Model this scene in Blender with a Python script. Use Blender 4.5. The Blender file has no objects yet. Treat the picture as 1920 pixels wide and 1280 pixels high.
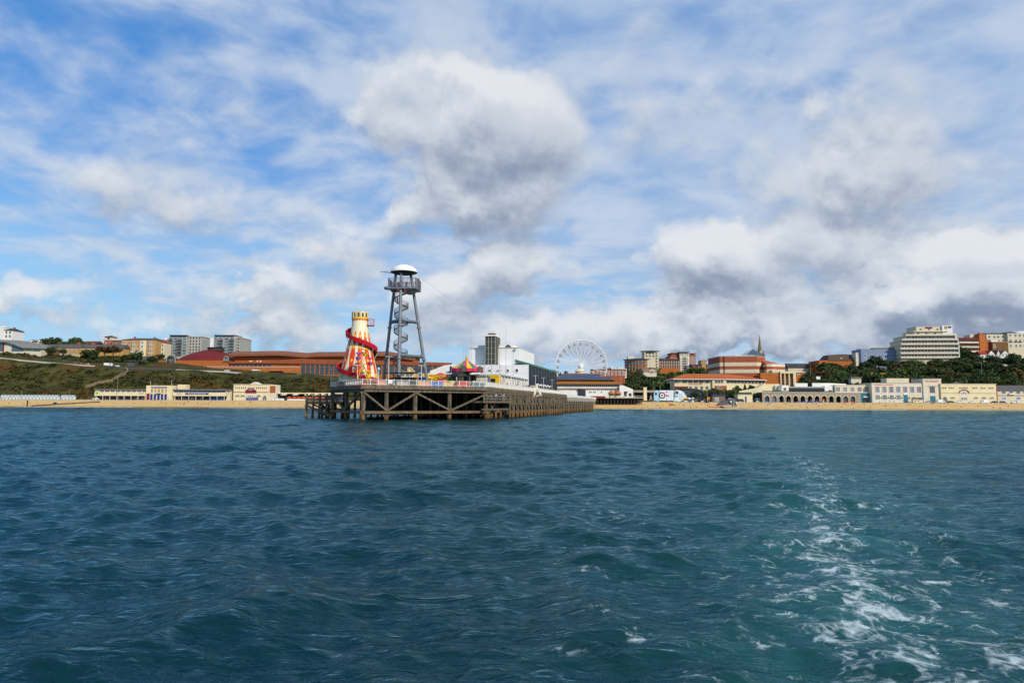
import bpy, bmesh, math, random
import numpy as np
from mathutils import Vector, Matrix

random.seed(11)
rng = np.random.default_rng(7)
R = math.radians
scene = bpy.context.scene
COL = scene.collection

# ------------------------------------------------------------------ camera
F = 1280.0            # focal length in photo pixels (24 mm on 36 mm)
CAM_H = 3.2
HORIZON = 756.5       # photo row of the horizon in the middle column
ROLL = 0.0037
PITCH = math.atan((HORIZON - 640.0) / F)
cam_d = bpy.data.cameras.new("camera")
cam_d.sensor_width = 36.0
cam_d.lens = 36.0 * F / 1920.0
cam_d.clip_start = 0.1
cam_d.clip_end = 20000.0
cam = bpy.data.objects.new("camera", cam_d)
COL.objects.link(cam)
cam.location = (0, 0, CAM_H)
CAM_ROT = Matrix.Rotation(math.pi / 2 + PITCH, 3, 'X') @ Matrix.Rotation(math.atan(ROLL), 3, 'Z')
cam.rotation_euler = CAM_ROT.to_euler()
scene.camera = cam
scene.render.resolution_x, scene.render.resolution_y = 1024, 682


def ray(px, py):
    return CAM_ROT @ Vector(((px - 960.0) / F, -(py - 640.0) / F, -1.0))


def at(px, py, Y):
    """world point at depth Y seen at photo pixel (px, py)"""
    d = ray(px, py)
    return Vector((0, 0, CAM_H)) + d * (Y / d.y)


def on_sea(px, py, z=0.0):
    d = ray(px, py)
    return Vector((0, 0, CAM_H)) + d * ((z - CAM_H) / d.z)


def zz(px, py, Y):
    return at(px, py, Y).z


# ------------------------------------------------------------------ sun and sky
SUN_DIR = Vector((0.52, -0.66, 0.60)).normalized()      # towards the sun: behind the boat, to the right
SUN_EL = math.asin(SUN_DIR.z)
SUN_AZ = math.atan2(SUN_DIR.x, SUN_DIR.y)
sun_d = bpy.data.lights.new("sun", 'SUN')
sun_d.energy = 4.2
sun_d.angle = R(0.6)
sun_d.color = (1.0, 0.93, 0.82)
sun = bpy.data.objects.new("sun", sun_d)
COL.objects.link(sun)
sun.rotation_euler = (-SUN_DIR).to_track_quat('-Z', 'Y').to_euler()
sun.location = (60, -80, 90)

scene.view_settings.view_transform = 'Standard'
scene.view_settings.look = 'None'
scene.view_settings.exposure = 0.0
scene.view_settings.gamma = 1.0
scene.cycles.use_denoising = True
scene.cycles.max_bounces = 6
scene.cycles.diffuse_bounces = 3
scene.cycles.glossy_bounces = 3
scene.cycles.transparent_max_bounces = 6
scene.cycles.caustics_reflective = False
scene.cycles.caustics_refractive = False


class NT:
    """small helper around a node tree"""
    def __init__(self, tree):
        self.t = tree
        self.n = tree.nodes
        self.l = tree.links

    def new(self, kind, **kw):
        n = self.n.new(kind)
        for k, v in kw.items():
            setattr(n, k, v)
        return n

    def put(self, sock, v):
        if v is None:
            return
        if isinstance(v, bpy.types.NodeSocket):
            self.l.new(v, sock)
        else:
            sock.default_value = v

    def math(self, op, a, b=None, c=None, clamp=False):
        n = self.new('ShaderNodeMath', operation=op, use_clamp=clamp)
        self.put(n.inputs[0], a)
        if b is not None:
            self.put(n.inputs[1], b)
        if c is not None:
            self.put(n.inputs[2], c)
        return n.outputs[0]

    def vmath(self, op, a, b=None):
        n = self.new('ShaderNodeVectorMath', operation=op)
        self.put(n.inputs[0], a)
        if b is not None:
            self.put(n.inputs[1], b)
        return n.outputs[0]

    def combine(self, x, y, z):
        n = self.new('ShaderNodeCombineXYZ')
        for i, v in enumerate((x, y, z)):
            self.put(n.inputs[i], v)
        return n.outputs[0]

    def noise(self, vec, scale, detail=4.0, rough=0.55, dist=0.0, lac=2.0):
        n = self.new('ShaderNodeTexNoise')
        self.put(n.inputs['Vector'], vec)
        n.inputs['Scale'].default_value = scale
        n.inputs['Detail'].default_value = detail
        n.inputs['Roughness'].default_value = rough
        n.inputs['Lacunarity'].default_value = lac
        n.inputs['Distortion'].default_value = dist
        return n.outputs['Fac']

    def smooth(self, v, lo, hi, to0=0.0, to1=1.0):
        n = self.new('ShaderNodeMapRange', interpolation_type='SMOOTHSTEP')
        self.put(n.inputs['Value'], v)
        n.inputs['From Min'].default_value = lo
        n.inputs['From Max'].default_value = hi
        n.inputs['To Min'].default_value = to0
        n.inputs['To Max'].default_value = to1
        return n.outputs[0]

    def mix(self, fac, a, b, blend='MIX'):
        n = self.new('ShaderNodeMix', data_type='RGBA', blend_type=blend)
        self.put(n.inputs[0], fac)
        for s, v in ((n.inputs[6], a), (n.inputs[7], b)):
            if isinstance(v, (tuple, list)) and len(v) == 3:
                v = (*v, 1.0)
            self.put(s, v)
        return n.outputs[2]

    def ramp(self, fac, stops):
        n = self.new('ShaderNodeValToRGB')
        cr = n.color_ramp
        while len(cr.elements) < len(stops):
            cr.elements.new(0.5)
        for e, (p, c) in zip(cr.elements, stops):
            e.position = p
            e.color = (*c, 1.0) if len(c) == 3 else c
        self.put(n.inputs[0], fac)
        return n.outputs[0]


world = bpy.data.worlds.new("World")
scene.world = world
world.use_nodes = True
W = NT(world.node_tree)
W.n.clear()
SKY_STRENGTH = 0.1
w_out = W.new('ShaderNodeOutputWorld')
w_bg = W.new('ShaderNodeBackground')
w_bg.inputs['Strength'].default_value = SKY_STRENGTH
W.l.new(w_bg.outputs[0], w_out.inputs[0])
sky = W.new('ShaderNodeTexSky', sky_type='NISHITA')
sky.sun_disc = False
sky.sun_elevation = SUN_EL
sky.sun_rotation = SUN_AZ
sky.altitude = 0.0
sky.air_density = 1.0
sky.dust_density = 0.3
sky.ozone_density = 3.0
hs = W.new('ShaderNodeHueSaturation')
hs.inputs['Saturation'].default_value = 1.22
hs.inputs['Value'].default_value = 1.55
W.l.new(sky.outputs[0], hs.inputs['Color'])
g_ = W.new('ShaderNodeTexCoord').outputs['Generated']
sep = W.new('ShaderNodeSeparateXYZ')
W.l.new(g_, sep.inputs[0])
dx, dy, dz = sep.outputs
AZ0 = W.math('ARCTAN2', dx, dy)
EL0 = W.math('ARCSINE', dz)
def K(r, g, b, s=1.0):
    """a display colour (0-255) as sky radiance before the background strength"""
    f = lambda c: (((c / 255.0 + 0.055) / 1.055) ** 2.4 if c > 10 else c / 255.0 / 12.92) / SKY_STRENGTH * s
    return (f(r), f(g), f(b))


def plane_at(lift, off):
    """direction projected on a flat cloud base, so that clouds close up towards the horizon"""
    inv = W.math('DIVIDE', 1.0, W.math('ADD', W.math('MAXIMUM', W.math('ADD', dz, lift), 0.0), off))
    return W.combine(W.math('MULTIPLY', dx, inv), W.math('MULTIPLY', dy, inv), 0.0)


# paler, milkier air low down
clear = W.mix(0.55, hs.outputs[0], K(70, 142, 220))
col = W.mix(W.smooth(EL0, 0.0, 0.36, 0.90, 0.0), clear, K(166, 212, 240))

# thin high sheet, closing towards the east
pl = plane_at(0.0, 0.14)
pw = W.noise(pl, 1.1, 3.0, 0.5)
pl = W.vmath('ADD', pl, W.combine(W.math('MULTIPLY', pw, 0.6), W.math('MULTIPLY', pw, -0.4), 0.0))
sheet_a = W.noise(pl, 1.25, 6.0, 0.52)
sheet_b = W.noise(W.vmath('ADD', pl, (7.3, 2.1, 0.0)), 4.2, 6.0, 0.54)
sheet = W.math('ADD', W.math('MULTIPLY', sheet_a, 0.45), W.math('MULTIPLY', sheet_b, 0.55))
cover = W.smooth(AZ0, -0.65, 0.25, 0.045, 0.19)
veil = W.math('MULTIPLY', W.smooth(W.math('ADD', W.math('ADD', sheet, cover), W.smooth(EL0, 0.03, 0.30, -0.10, 0.0)), 0.40, 0.68), 0.84)
veil_c = W.mix(W.smooth(sheet_b, 0.35, 0.68), K(168, 192, 224), K(202, 214, 231))
col = W.mix(veil, col, veil_c)

# cumulus: one field of turbulence, thickened where the heaps stand (photo pixels: x, y, half width, half height, tilt, strength)
HEAPS = [(860, 285, 300, 190, 0.25, 0.42), (960, 200, 180, 130, 0.0, 0.18),
         (1310, 490, 170, 105, 0.3, 0.36), (1010, 500, 110, 58, 0, 0.24), (1740, 280, 240, 170, 0.7, 0.22), (1440, 330, 230, 95, 0.5, 0.17),
         (1600, 480, 380, 100, 0.5, 0.26), (1860, 515, 280, 95, 0.1, 0.32), (1640, 600, 520, 95, 0.1, 0.36), (1180, 620, 330, 75, 0.0, 0.30),
         (60, 545, 140, 56, 0, 0.25), (190, 490, 130, 60, 0, 0.19), (390, 548, 150, 55, 0, 0.23), (570, 520, 150, 85, -0.3, 0.24), (690, 440, 140, 85, -0.3, 0.19),
         (290, 612, 230, 40, 0, 0.20), (550, 618, 140, 50, 0.1, 0.25), (860, 552, 150, 62, 0, 0.23), (850, 628, 180, 52, 0, 0.22), (420, 380, 480, 75, -0.05, 0.085),
         (330, 180, 420, 120, 0.1, 0.07), (150, 290, 300, 80, 0.0, 0.10), (1250, 150, 500, 160, 0, 0.09), (1650, 100, 500, 120, 0, 0.08)]


def density(lift):
    p = plane_at(lift, 0.80)
    n = W.noise(W.vmath('ADD', p, (1.7, 0.35, 0.0)), 5.6, 8.0, 0.55, 0.1)
    n2 = W.noise(W.vmath('ADD', p, (5.2, 8.1, 0.0)), 17.0, 6.0, 0.56, 0.0)
    d = W.math('ADD', W.math('MULTIPLY', n, 0.74), W.math('MULTIPLY', n2, 0.26))
    az = W.math('ADD', AZ0, W.math('MULTIPLY', W.math('SUBTRACT', n, 0.5), 0.30))
    el = W.math('ADD', W.math('ADD', EL0, lift), W.math('MULTIPLY', W.math('SUBTRACT', n2, 0.5), 0.10))
    for px, py, rx, ry, tilt, w in HEAPS:
        q = ray(px, py).normalized()
        a0, e0 = math.atan2(q.x, q.y), math.asin(q.z)
        ra = rx / F * max(math.cos(a0) ** 2, 0.45)
        re_ = ry / F * math.cos(e0) * max(math.cos(a0), 0.6)
        u = W.math('MULTIPLY_ADD', az, 1.0 / ra, -a0 / ra)
        v = W.math('MULTIPLY_ADD', el, 1.0 / re_, -e0 / re_)
        if tilt:
            v = W.math('MULTIPLY_ADD', u, tilt, v)
        rr = W.math('MULTIPLY_ADD', u, u, W.math('MULTIPLY', v, v))
        bump = W.math('MULTIPLY', W.math('SUBTRACT', 1.0, rr), w)
        d = W.math('ADD', d, W.math('MAXIMUM', bump, 0.0))
    return d


D0, D1 = density(0.0), density(0.035)
thr = W.smooth(EL0, 0.0, 0.5, 0.585, 0.60)
body_ = W.math('SUBTRACT', D0, thr)
alpha_ = W.math('MULTIPLY', W.smooth(body_, -0.05, 0.17), 0.94)
lit = W.math('ADD', W.math('SUBTRACT', D0, D1), W.math('MULTIPLY', body_, -0.16))
lit = W.smooth(lit, -0.30, 0.20)
cu = W.ramp(lit, [(0.0, K(132, 146, 170)), (0.35, K(168, 179, 197)), (0.62, K(196, 204, 216)), (0.85, K(212, 218, 226)), (1.0, K(229, 232, 237))])
col = W.mix(alpha_, col, cu)
# slate blue bases far off along the eastern horizon
W.l.new(col, w_bg.inputs['Color'])
world.cycles.sampling_method = 'MANUAL'
world.cycles.sample_map_resolution = 512

# ------------------------------------------------------------------ materials
def lin(c):
    c = c / 255.0
    return ((c + 0.055) / 1.055) ** 2.4 if c > 0.04 else c / 12.92


MATS = {}


def mat(name, col, rough=0.7, var=0.12, scale=0.6, metal=0.0, streak=0.0, spec=0.3, bump=0.0, bscale=6.0):
    """plain painted / masonry surface: base colour with blotchy wear and optional rain streaks"""
    if name in MATS:
        return MATS[name]
    m = bpy.data.materials.new(name)
    m.use_nodes = True
    t = NT(m.node_tree)
    p = m.node_tree.nodes['Principled BSDF']
    p.inputs['Roughness'].default_value = rough
    p.inputs['Metallic'].default_value = metal
    p.inputs['Specular IOR Level'].default_value = spec
    pos = t.new('ShaderNodeNewGeometry').outputs['Position']
    n = t.noise(pos, scale, 5.0, 0.6)
    dark = tuple(c * (1 - var * 1.6) for c in col)
    lite = tuple(min(1.0, c * (1 + var)) for c in col)
    c = t.mix(t.smooth(n, 0.28, 0.72), dark, lite)
    if streak:
        s = t.noise(t.vmath('MULTIPLY', pos, (2.2, 2.2, 0.18)), 1.0, 4.0, 0.6)
        c = t.mix(t.smooth(s, 0.5, 0.75, 0.0, streak), c, tuple(x * 0.45 for x in col))
    t.l.new(c, p.inputs['Base Color'])
    if bump:
        b = t.new('ShaderNodeBump')
        b.inputs['Strength'].default_value = bump
        t.l.new(t.noise(pos, bscale, 4.0, 0.6), b.inputs['Height'])
        t.l.new(b.outputs[0], p.inputs['Normal'])
    MATS[name] = m
    return m


def glass_mat(name, col, rough=0.08):
    if name in MATS:
        return MATS[name]
    m = bpy.data.materials.new(name)
    m.use_nodes = True
    t = NT(m.node_tree)
    p = m.node_tree.nodes['Principled BSDF']
    p.inputs['Roughness'].default_value = rough
    p.inputs['Specular IOR Level'].default_value = 0.7
    inf = t.new('ShaderNodeObjectInfo').outputs['Random']
    c = t.mix(inf, tuple(x * 0.6 for x in col), tuple(x * 1.7 for x in col))
    t.l.new(c, p.inputs['Base Color'])
    MATS[name] = m
    return m


# ------------------------------------------------------------------ mesh helpers
class MB:
    """collects shapes; build() links them as one mesh object"""
    def __init__(self):
        self.v, self.f, self.m = [], [], []

    def add(self, vs, fs, mi=0):
        o = len(self.v)
        self.v.extend([tuple(v) for v in vs])
        for f in fs:
            self.f.append(tuple(i + o for i in f))
            self.m.append(mi)
        return self

    def box(self, x0, x1, y0, y1, z0, z1, mi=0):
        return self.add([(x0, y0, z0), (x1, y0, z0), (x1, y1, z0), (x0, y1, z0), (x0, y0, z1), (x1, y0, z1), (x1, y1, z1), (x0, y1, z1)],
                        [(0, 3, 2, 1), (4, 5, 6, 7), (0, 1, 5, 4), (1, 2, 6, 5), (2, 3, 7, 6), (3, 0, 4, 7)], mi)

    def bar(self, a, b, w, h=None, mi=0, up=(0, 0, 1)):
        """square bar from a to b: width w, height h"""
        a, b = Vector(a), Vector(b)
        h = w if h is None else h
        d = (b - a)
        if d.length < 1e-6:
            return self
        d.normalize()
        up = Vector(up)
        if abs(d.dot(up)) > 0.98:
            up = Vector((0, 1, 0))
        s = d.cross(up).normalized()
        u = s.cross(d).normalized()
        vs = []
        for p in (a, b):
            for i, j in ((-1, -1), (1, -1), (1, 1), (-1, 1)):
                vs.append(p + s * (w / 2 * i) + u * (h / 2 * j))
        return self.add(vs, [(0, 1, 2, 3)[::-1], (4, 5, 6, 7), (0, 1, 5, 4), (1, 2, 6, 5), (2, 3, 7, 6), (3, 0, 4, 7)], mi)

    def tube(self, a, b, r0, r1=None, n=8, mi=0, caps=True):
        a, b = Vector(a), Vector(b)
        r1 = r0 if r1 is None else r1
        d = (b - a).normalized()
        up = Vector((0, 0, 1)) if abs(d.z) < 0.95 else Vector((1, 0, 0))
        s = d.cross(up).normalized()
        u = s.cross(d)
        vs = []
        for p, r in ((a, r0), (b, r1)):
            for i in range(n):
                t = 2 * math.pi * i / n
                vs.append(p + s * (math.cos(t) * r) + u * (math.sin(t) * r))
        fs = [(i, (i + 1) % n, n + (i + 1) % n, n + i)[::-1] for i in range(n)]
        if caps:
            fs += [tuple(range(n)), tuple(range(2 * n - 1, n - 1, -1))]
        return self.add(vs, fs, mi)

    def path(self, pts, r, n=6, mi=0):
        for a, b in zip(pts[:-1], pts[1:]):
            self.tube(a, b, r, r, n, mi)
        return self

    def lathe(self, prof, n=24, c=(0, 0), mi=0, a0=0.0, a1=2 * math.pi, mf=None):
        """prof: [(r, z)...]; closed round unless a0..a1 given; mf(i, j) -> material"""
        full = abs(a1 - a0 - 2 * math.pi) < 1e-6
        cols = n if full else n + 1
        o = len(self.v)
        for r, z in prof:
            for i in range(cols):
                t = a0 + (a1 - a0) * i / n
                self.v.append((c[0] + math.cos(t) * r, c[1] + math.sin(t) * r, z))
        for j in range(len(prof) - 1):
            for i in range(n):
                k = (i + 1) % cols
                self.f.append((o + j * cols + i, o + j * cols + k, o + (j + 1) * cols + k, o + (j + 1) * cols + i))
                self.m.append(mf(i, j) if mf else mi)
        return self

    def prism(self, poly, z0, z1, mi=0):
        """plan polygon (counter-clockwise) extruded from z0 to z1; z may be lists"""
        n = len(poly)
        vs = [(x, y, z0) for x, y in poly] + [(x, y, z1) for x, y in poly]
        fs = [tuple(range(n - 1, -1, -1)), tuple(range(n, 2 * n))] + [(i, (i + 1) % n, n + (i + 1) % n, n + i) for i in range(n)]
        return self.add(vs, fs, mi)

    def slab(self, poly, y0, y1, mi=0):
        """front outline in (x, z) extruded in depth from y0 to y1"""
        n = len(poly)
        vs = [(x, y0, z) for x, z in poly] + [(x, y1, z) for x, z in poly]
        fs = [tuple(range(n)), tuple(range(2 * n - 1, n - 1, -1))] + [(i, n + i, n + (i + 1) % n, (i + 1) % n) for i in range(n)]
        return self.add(vs, fs, mi)

    def hip(self, x0, x1, y0, y1, z0, z1, run=None, mi=0, ov=0.0):
        """hipped roof over a rectangle, solid"""
        x0, x1, y0, y1 = x0 - ov, x1 + ov, y0 - ov, y1 + ov
        w, d = x1 - x0, y1 - y0
        r = min(w, d) / 2 if run is None else run
        if w >= d:
            a, b = (x0 + r, (y0 + y1) / 2, z1), (x1 - r, (y0 + y1) / 2, z1)
            vs = [(x0, y0, z0), (x1, y0, z0), (x1, y1, z0), (x0, y1, z0), a, b]
            fs = [(0, 1, 5, 4), (1, 2, 5), (2, 3, 4, 5), (3, 0, 4), (0, 3, 2, 1)]
        else:
            a, b = ((x0 + x1) / 2, y0 + r, z1), ((x0 + x1) / 2, y1 - r, z1)
            vs = [(x0, y0, z0), (x1, y0, z0), (x1, y1, z0), (x0, y1, z0), a, b]
            fs = [(0, 1, 4), (1, 2, 5, 4), (2, 3, 5), (3, 0, 4, 5), (0, 3, 2, 1)]
        return self.add(vs, fs, mi)

    def gable(self, x0, x1, y0, y1, z0, z1, mi=0, axis='x', ov=0.0):
        """gabled roof; ridge along axis"""
        if axis == 'x':
            ym = (y0 + y1) / 2
            vs = [(x0 - ov, y0 - ov, z0), (x1 + ov, y0 - ov, z0), (x1 + ov, y1 + ov, z0), (x0 - ov, y1 + ov, z0), (x0 - ov, ym, z1), (x1 + ov, ym, z1)]
            fs = [(0, 1, 5, 4), (2, 3, 4, 5), (0, 4, 3), (1, 2, 5), (0, 3, 2, 1)]
        else:
            xm = (x0 + x1) / 2
            vs = [(x0 - ov, y0 - ov, z0), (x1 + ov, y0 - ov, z0), (x1 + ov, y1 + ov, z0), (x0 - ov, y1 + ov, z0), (xm, y0 - ov, z1), (xm, y1 + ov, z1)]
            fs = [(0, 1, 4), (1, 2, 5, 4), (2, 3, 5), (3, 0, 4, 5), (0, 3, 2, 1)]
        return self.add(vs, fs, mi)

    def mesh(self, name, mats, smooth=False):
        me = bpy.data.meshes.new(name)
        me.from_pydata(self.v, [], self.f)
        for m in (mats if isinstance(mats, (list, tuple)) else [mats]):
            me.materials.append(m)
        me.polygons.foreach_set('material_index', self.m)
        if smooth:
            me.polygons.foreach_set('use_smooth', [True] * len(self.f))
        me.update()
        return me

    def build(self, name, mats, parent=None, loc=(0, 0, 0), rz=0.0, smooth=False):
        return put(name, self.mesh(name, mats, smooth), parent, loc, rz)


def put(name, mesh, parent=None, loc=(0, 0, 0), rz=0.0, scale=None):
    o = bpy.data.objects.new(name, mesh)
    COL.objects.link(o)
    o.parent = parent
    o.location = loc
    if rz:
        o.rotation_euler = (0, 0, rz)
    if scale is not None:
        o.scale = scale if isinstance(scale, (tuple, list, Vector)) else (scale,) * 3
    return o


def tag(o, label, cat, group=None):
    o['label'] = label
    o['category'] = cat
    o['kind'] = 'thing'
    if group:
        o['group'] = group
    return o


def thing(name, label, cat, loc=(0, 0, 0), rz=0.0, group=None):
    o = bpy.data.objects.new(name, None)
    COL.objects.link(o)
    o.location = loc
    o.rotation_euler = (0, 0, rz)
    o.empty_display_size = 0.3
    return tag(o, label, cat, group)


def kind(o, k):
    o['kind'] = k
    return o


def copy_tree(o, parent=None):
    c = o.copy()
    COL.objects.link(c)
    c.parent = parent
    for ch in list(o.children):
        copy_tree(ch, c)
    return c


def text(name, s, size, m, parent, loc, depth=0.06, align='CENTER', rx=math.pi / 2, width=None, shear=0.0):
    """lettering as a mesh, standing upright facing -y"""
    cu = bpy.data.curves.new(name, 'FONT')
    cu.body = s
    cu.size = size
    cu.extrude = depth
    cu.shear = shear
    cu.align_x = align
    cu.align_y = 'CENTER'
    tmp = bpy.data.objects.new('tmp', cu)
    COL.objects.link(tmp)
    dg = bpy.context.evaluated_depsgraph_get()
    me = bpy.data.meshes.new_from_object(tmp.evaluated_get(dg))
    bpy.data.objects.remove(tmp)
    me.materials.clear()
    me.materials.append(m)
    xs = [v.co.x for v in me.vertices]
    sx = 1.0
    if width and xs:
        sx = width / max(1e-3, max(xs) - min(xs))
    me.transform(Matrix.Rotation(rx, 4, 'X') @ Matrix.Diagonal((sx, 1, 1, 1)))
    return put(name, me, parent, loc)


# ------------------------------------------------------------------ sea
SHORE_Y = 440.0


def seg_dist(P, pts):
    """distance from points to a polyline and the running parameter along it"""
    best = np.full(len(P), 1e9)
    par = np.zeros(len(P))
    L = 0.0
    for a, b in zip(pts[:-1], pts[1:]):
        a, b = np.array(a[:2]), np.array(b[:2])
        ab = b - a
        ln = np.linalg.norm(ab)
        t = np.clip(((P - a) @ ab) / (ln * ln), 0, 1)
        d = np.linalg.norm(P - (a + t[:, None] * ab), axis=1)
        k = d < best
        best[k] = d[k]
        par[k] = L + t[k] * ln
        L += ln
    return best, par


def make_sea():
    nrow, ncol = 940, 700
    v = 7.0 * (470.0 / 7.0) ** (np.arange(nrow) / (nrow - 1.0))
    tc = np.concatenate([-np.geomspace(2.6, 0.90, 26)[:-1], np.linspace(-0.90, 0.90, ncol), np.geomspace(0.90, 2.6, 26)[1:]])
    nc = len(tc)
    V, T = np.meshgrid(v, tc, indexing='ij')
    X, Y = (T * V).ravel(), (V - 3.0).ravel()
    step = np.repeat(v * (math.log(470.0 / 7.0) / (nrow - 1.0)), nc)
    P = np.stack([X, Y], 1)
    # the boat's wake: a churned middle, smoother water on its right
    wake = [on_sea(*p) for p in ((1880, 1500), (1740, 1290), (1660, 1180), (1575, 1070), (1560, 1000), (1548, 940), (1540, 895), (1512, 862), (1490, 835), (1440, 815))]
    wd, wp = seg_dist(P, wake)
    slick = np.exp(-(np.maximum(0, (X - np.interp(Y, [w.y for w in wake], [w.x for w in wake])) - 1.0) / np.maximum(4.0, Y * 0.35)) ** 2) * (X > np.interp(Y, [w.y for w in wake], [w.x for w in wake]))
    slick *= np.clip((Y - 16) / 20, 0, 1) * np.clip((190 - Y) / 80, 0, 1)
    Z = np.zeros_like(X)
    DX = np.zeros_like(X)
    DY = np.zeros_like(X)
    wind = R(74)
    lam = np.geomspace(0.28, 7.0, 124)
    for i, L in enumerate(lam):
        k = 2 * math.pi / L
        spread = 0.50 if L > 2.5 else 0.75
        th = wind + rng.normal(0, spread) + (0.35 if L > 4 else 0.0)
        a = 0.0053 * L * rng.uniform(0.6, 1.4) * min(1.0, (3.6 / L) ** 0.65)
        ph = rng.uniform(0, 2 * math.pi)
        cx, cy = math.cos(th), math.sin(th)
        # waves too short for the local spacing of the mesh fade out (the bump map carries them)
        wgt = np.clip((L / step - 2.2) / 2.5, 0, 1) * (1 - (0.72 if L < 4 else 0.4) * slick)
        A = a * wgt
        arg = k * (cx * X + cy * Y) + ph
        # slow grouping of the wave train
        grp = 0.75 + 0.5 * np.sin(0.13 * k * (cx * Y - cy * X) + 3.0 * ph + 0.11 * k * (cx * X + cy * Y))
        A = A * grp
        Z += A * np.cos(arg)
        s = np.sin(arg)
        q = 0.90
        DX -= q * A * cx * s
        DY -= q * A * cy * s
    # foam where the wake churns, on the shoulder waves left of it, at the right, and a surf line
    foam = np.zeros_like(X)
    width = 0.62 + 0.040 * np.maximum(0, Y - 3)
    core = np.exp(-(wd / width) ** 2) * np.interp(Y, [5, 14, 24, 40, 60], [0.80, 0.72, 0.62, 0.50, 0.0])
    halo = np.exp(-(wd / (width * 3.4)) ** 2) * np.interp(Y, [5, 12, 24, 45, 70], [0.60, 0.56, 0.47, 0.30, 0.0])
    foam = np.maximum(core, halo)
    for pts, w0, s0 in ((((1090, 1090), (1125, 1150), (1190, 1200), (1330, 1270), (1420, 1400)), 0.50, 0.46),
                        (((1090, 1090), (1130, 930), (1180, 990), (1330, 1050)), 1.5, 0.40),
                        (((1400, 1180), (1330, 1250), (1300, 1330)), 0.8, 0.42),
                        (((1960, 1190), (1860, 1245), (1930, 1290), (1900, 1400)), 0.5, 0.74),
                        (((1730, 1000), (1830, 1090), (1930, 1150)), 1.3, 0.45),
                        (((1780, 1180), (1640, 1170)), 0.8, 0.52),
                        (((960, 1290), (1000, 1220), (1080, 1240)), 0.6, 0.33),
                        (((1500, 1070), (1545, 1100), (1570, 1120)), 0.25, 0.72)):
        d, _ = seg_dist(P, [on_sea(*p) for p in pts])
        foam = np.maximum(foam, s0 * np.exp(-(d / w0) ** 2))
    # a crest along the foam of the shoulder wave and a raised churn
    Z += 0.10 * np.exp(-(wd / (width * 1.5)) ** 2) * np.clip((45 - Y) / 30, 0, 1)
    d2, _ = seg_dist(P, [on_sea(*p) for p in ((1080, 1060), (1125, 1150), (1190, 1200), (1330, 1270))])
    Z += 0.13 * np.exp(-(d2 / 0.7) ** 2)
    d3, _ = seg_dist(P, [on_sea(*p) for p in ((180, 1240), (330, 1205), (450, 1160), (520, 1150))])
    Z += 0.20 * np.exp(-(d3 / 0.9) ** 2)
    shore = np.clip((SHORE_Y - 10 - Y) / 60, 0, 1)
    Z *= 0.25 + 0.75 * shore
    crest = np.clip((Z - 0.22) / 0.25, 0, 1) * np.clip((60 - Y) / 40, 0, 1)
    foam = np.maximum(foam, 0.22 * crest)
    surf = np.exp(-((Y - SHORE_Y + 1.2) / 1.1) ** 2)
    foam = np.maximum(foam, 0.85 * surf)
    co = np.stack([X + DX, Y + DY, Z], 1).astype(np.float32)
    idx = np.arange(nrow * nc).reshape(nrow, nc)
    q = np.stack([idx[:-1, :-1], idx[:-1, 1:], idx[1:, 1:], idx[1:, :-1]], -1).reshape(-1, 4)
    me = bpy.data.meshes.new('sea')
    me.vertices.add(len(co))
    me.vertices.foreach_set('co', co.ravel())
    me.loops.add(q.size)
    me.loops.foreach_set('vertex_index', q.ravel().astype(np.int32))
    me.polygons.add(len(q))
    me.polygons.foreach_set('loop_start', np.arange(0, q.size, 4, dtype=np.int32))
    me.polygons.foreach_set('loop_total', np.full(len(q), 4, dtype=np.int32))
    me.polygons.foreach_set('use_smooth', np.ones(len(q), dtype=bool))
    me.update(calc_edges=True)
    at_ = me.attributes.new('foam', 'FLOAT', 'POINT')
    at_.data.foreach_set('value', foam.astype(np.float32))
    ch = np.exp(-(wd / (1.7 + 0.10 * np.maximum(Y, 0))) ** 2) * np.interp(Y, [5, 20, 60, 150], [0.95, 0.85, 0.5, 0.0])
    at2 = me.attributes.new('churn', 'FLOAT', 'POINT')
    at2.data.foreach_set('value', ch.astype(np.float32))
    m = bpy.data.materials.new('sea_water')
    m.use_nodes = True
    t = NT(m.node_tree)
    p = m.node_tree.nodes['Principled BSDF']
    out = m.node_tree.nodes['Material Output']
    pos = t.new('ShaderNodeNewGeometry').outputs['Position']
    fa = t.new('ShaderNodeAttribute', attribute_name='foam').outputs['Fac']
    flat = t.vmath('MULTIPLY', pos, (1, 1, 0.15))
    big = t.noise(flat, 0.05, 3.0, 0.5)
    # water: dark green-blue body
    body = t.mix(t.smooth(big, 0.35, 0.65), (0.0013, 0.020, 0.025), (0.0020, 0.027, 0.029))
    ca = t.new('ShaderNodeAttribute', attribute_name='churn').outputs['Fac']
    churn = t.math('MULTIPLY', ca, t.smooth(t.noise(flat, 0.45, 4.0, 0.6, 0.5), 0.25, 0.75, 0.25, 0.85))
    body = t.mix(churn, body, (0.018, 0.100, 0.098))
    wd_ = t.new('ShaderNodeBsdfDiffuse')
    t.l.new(body, wd_.inputs['Color'])
    wg = t.new('ShaderNodeBsdfGlossy')
    wg.inputs['Color'].default_value = (0.40, 0.67, 0.81, 1)
    wg.inputs['Roughness'].default_value = 0.10
    fr = t.new('ShaderNodeFresnel')
    fr.inputs['IOR'].default_value = 1.333
    wm = t.new('ShaderNodeMixShader')
    t.l.new(fr.outputs[0], wm.inputs[0])
    t.l.new(wd_.outputs[0], wm.inputs[1])
    t.l.new(wg.outputs[0], wm.inputs[2])
    # ripples: ridged so that their crests are sharp
    def ridge(n):
        return t.math('SUBTRACT', 1.0, t.math('ABSOLUTE', t.math('MULTIPLY_ADD', n, 2.0, -1.0)))
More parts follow.
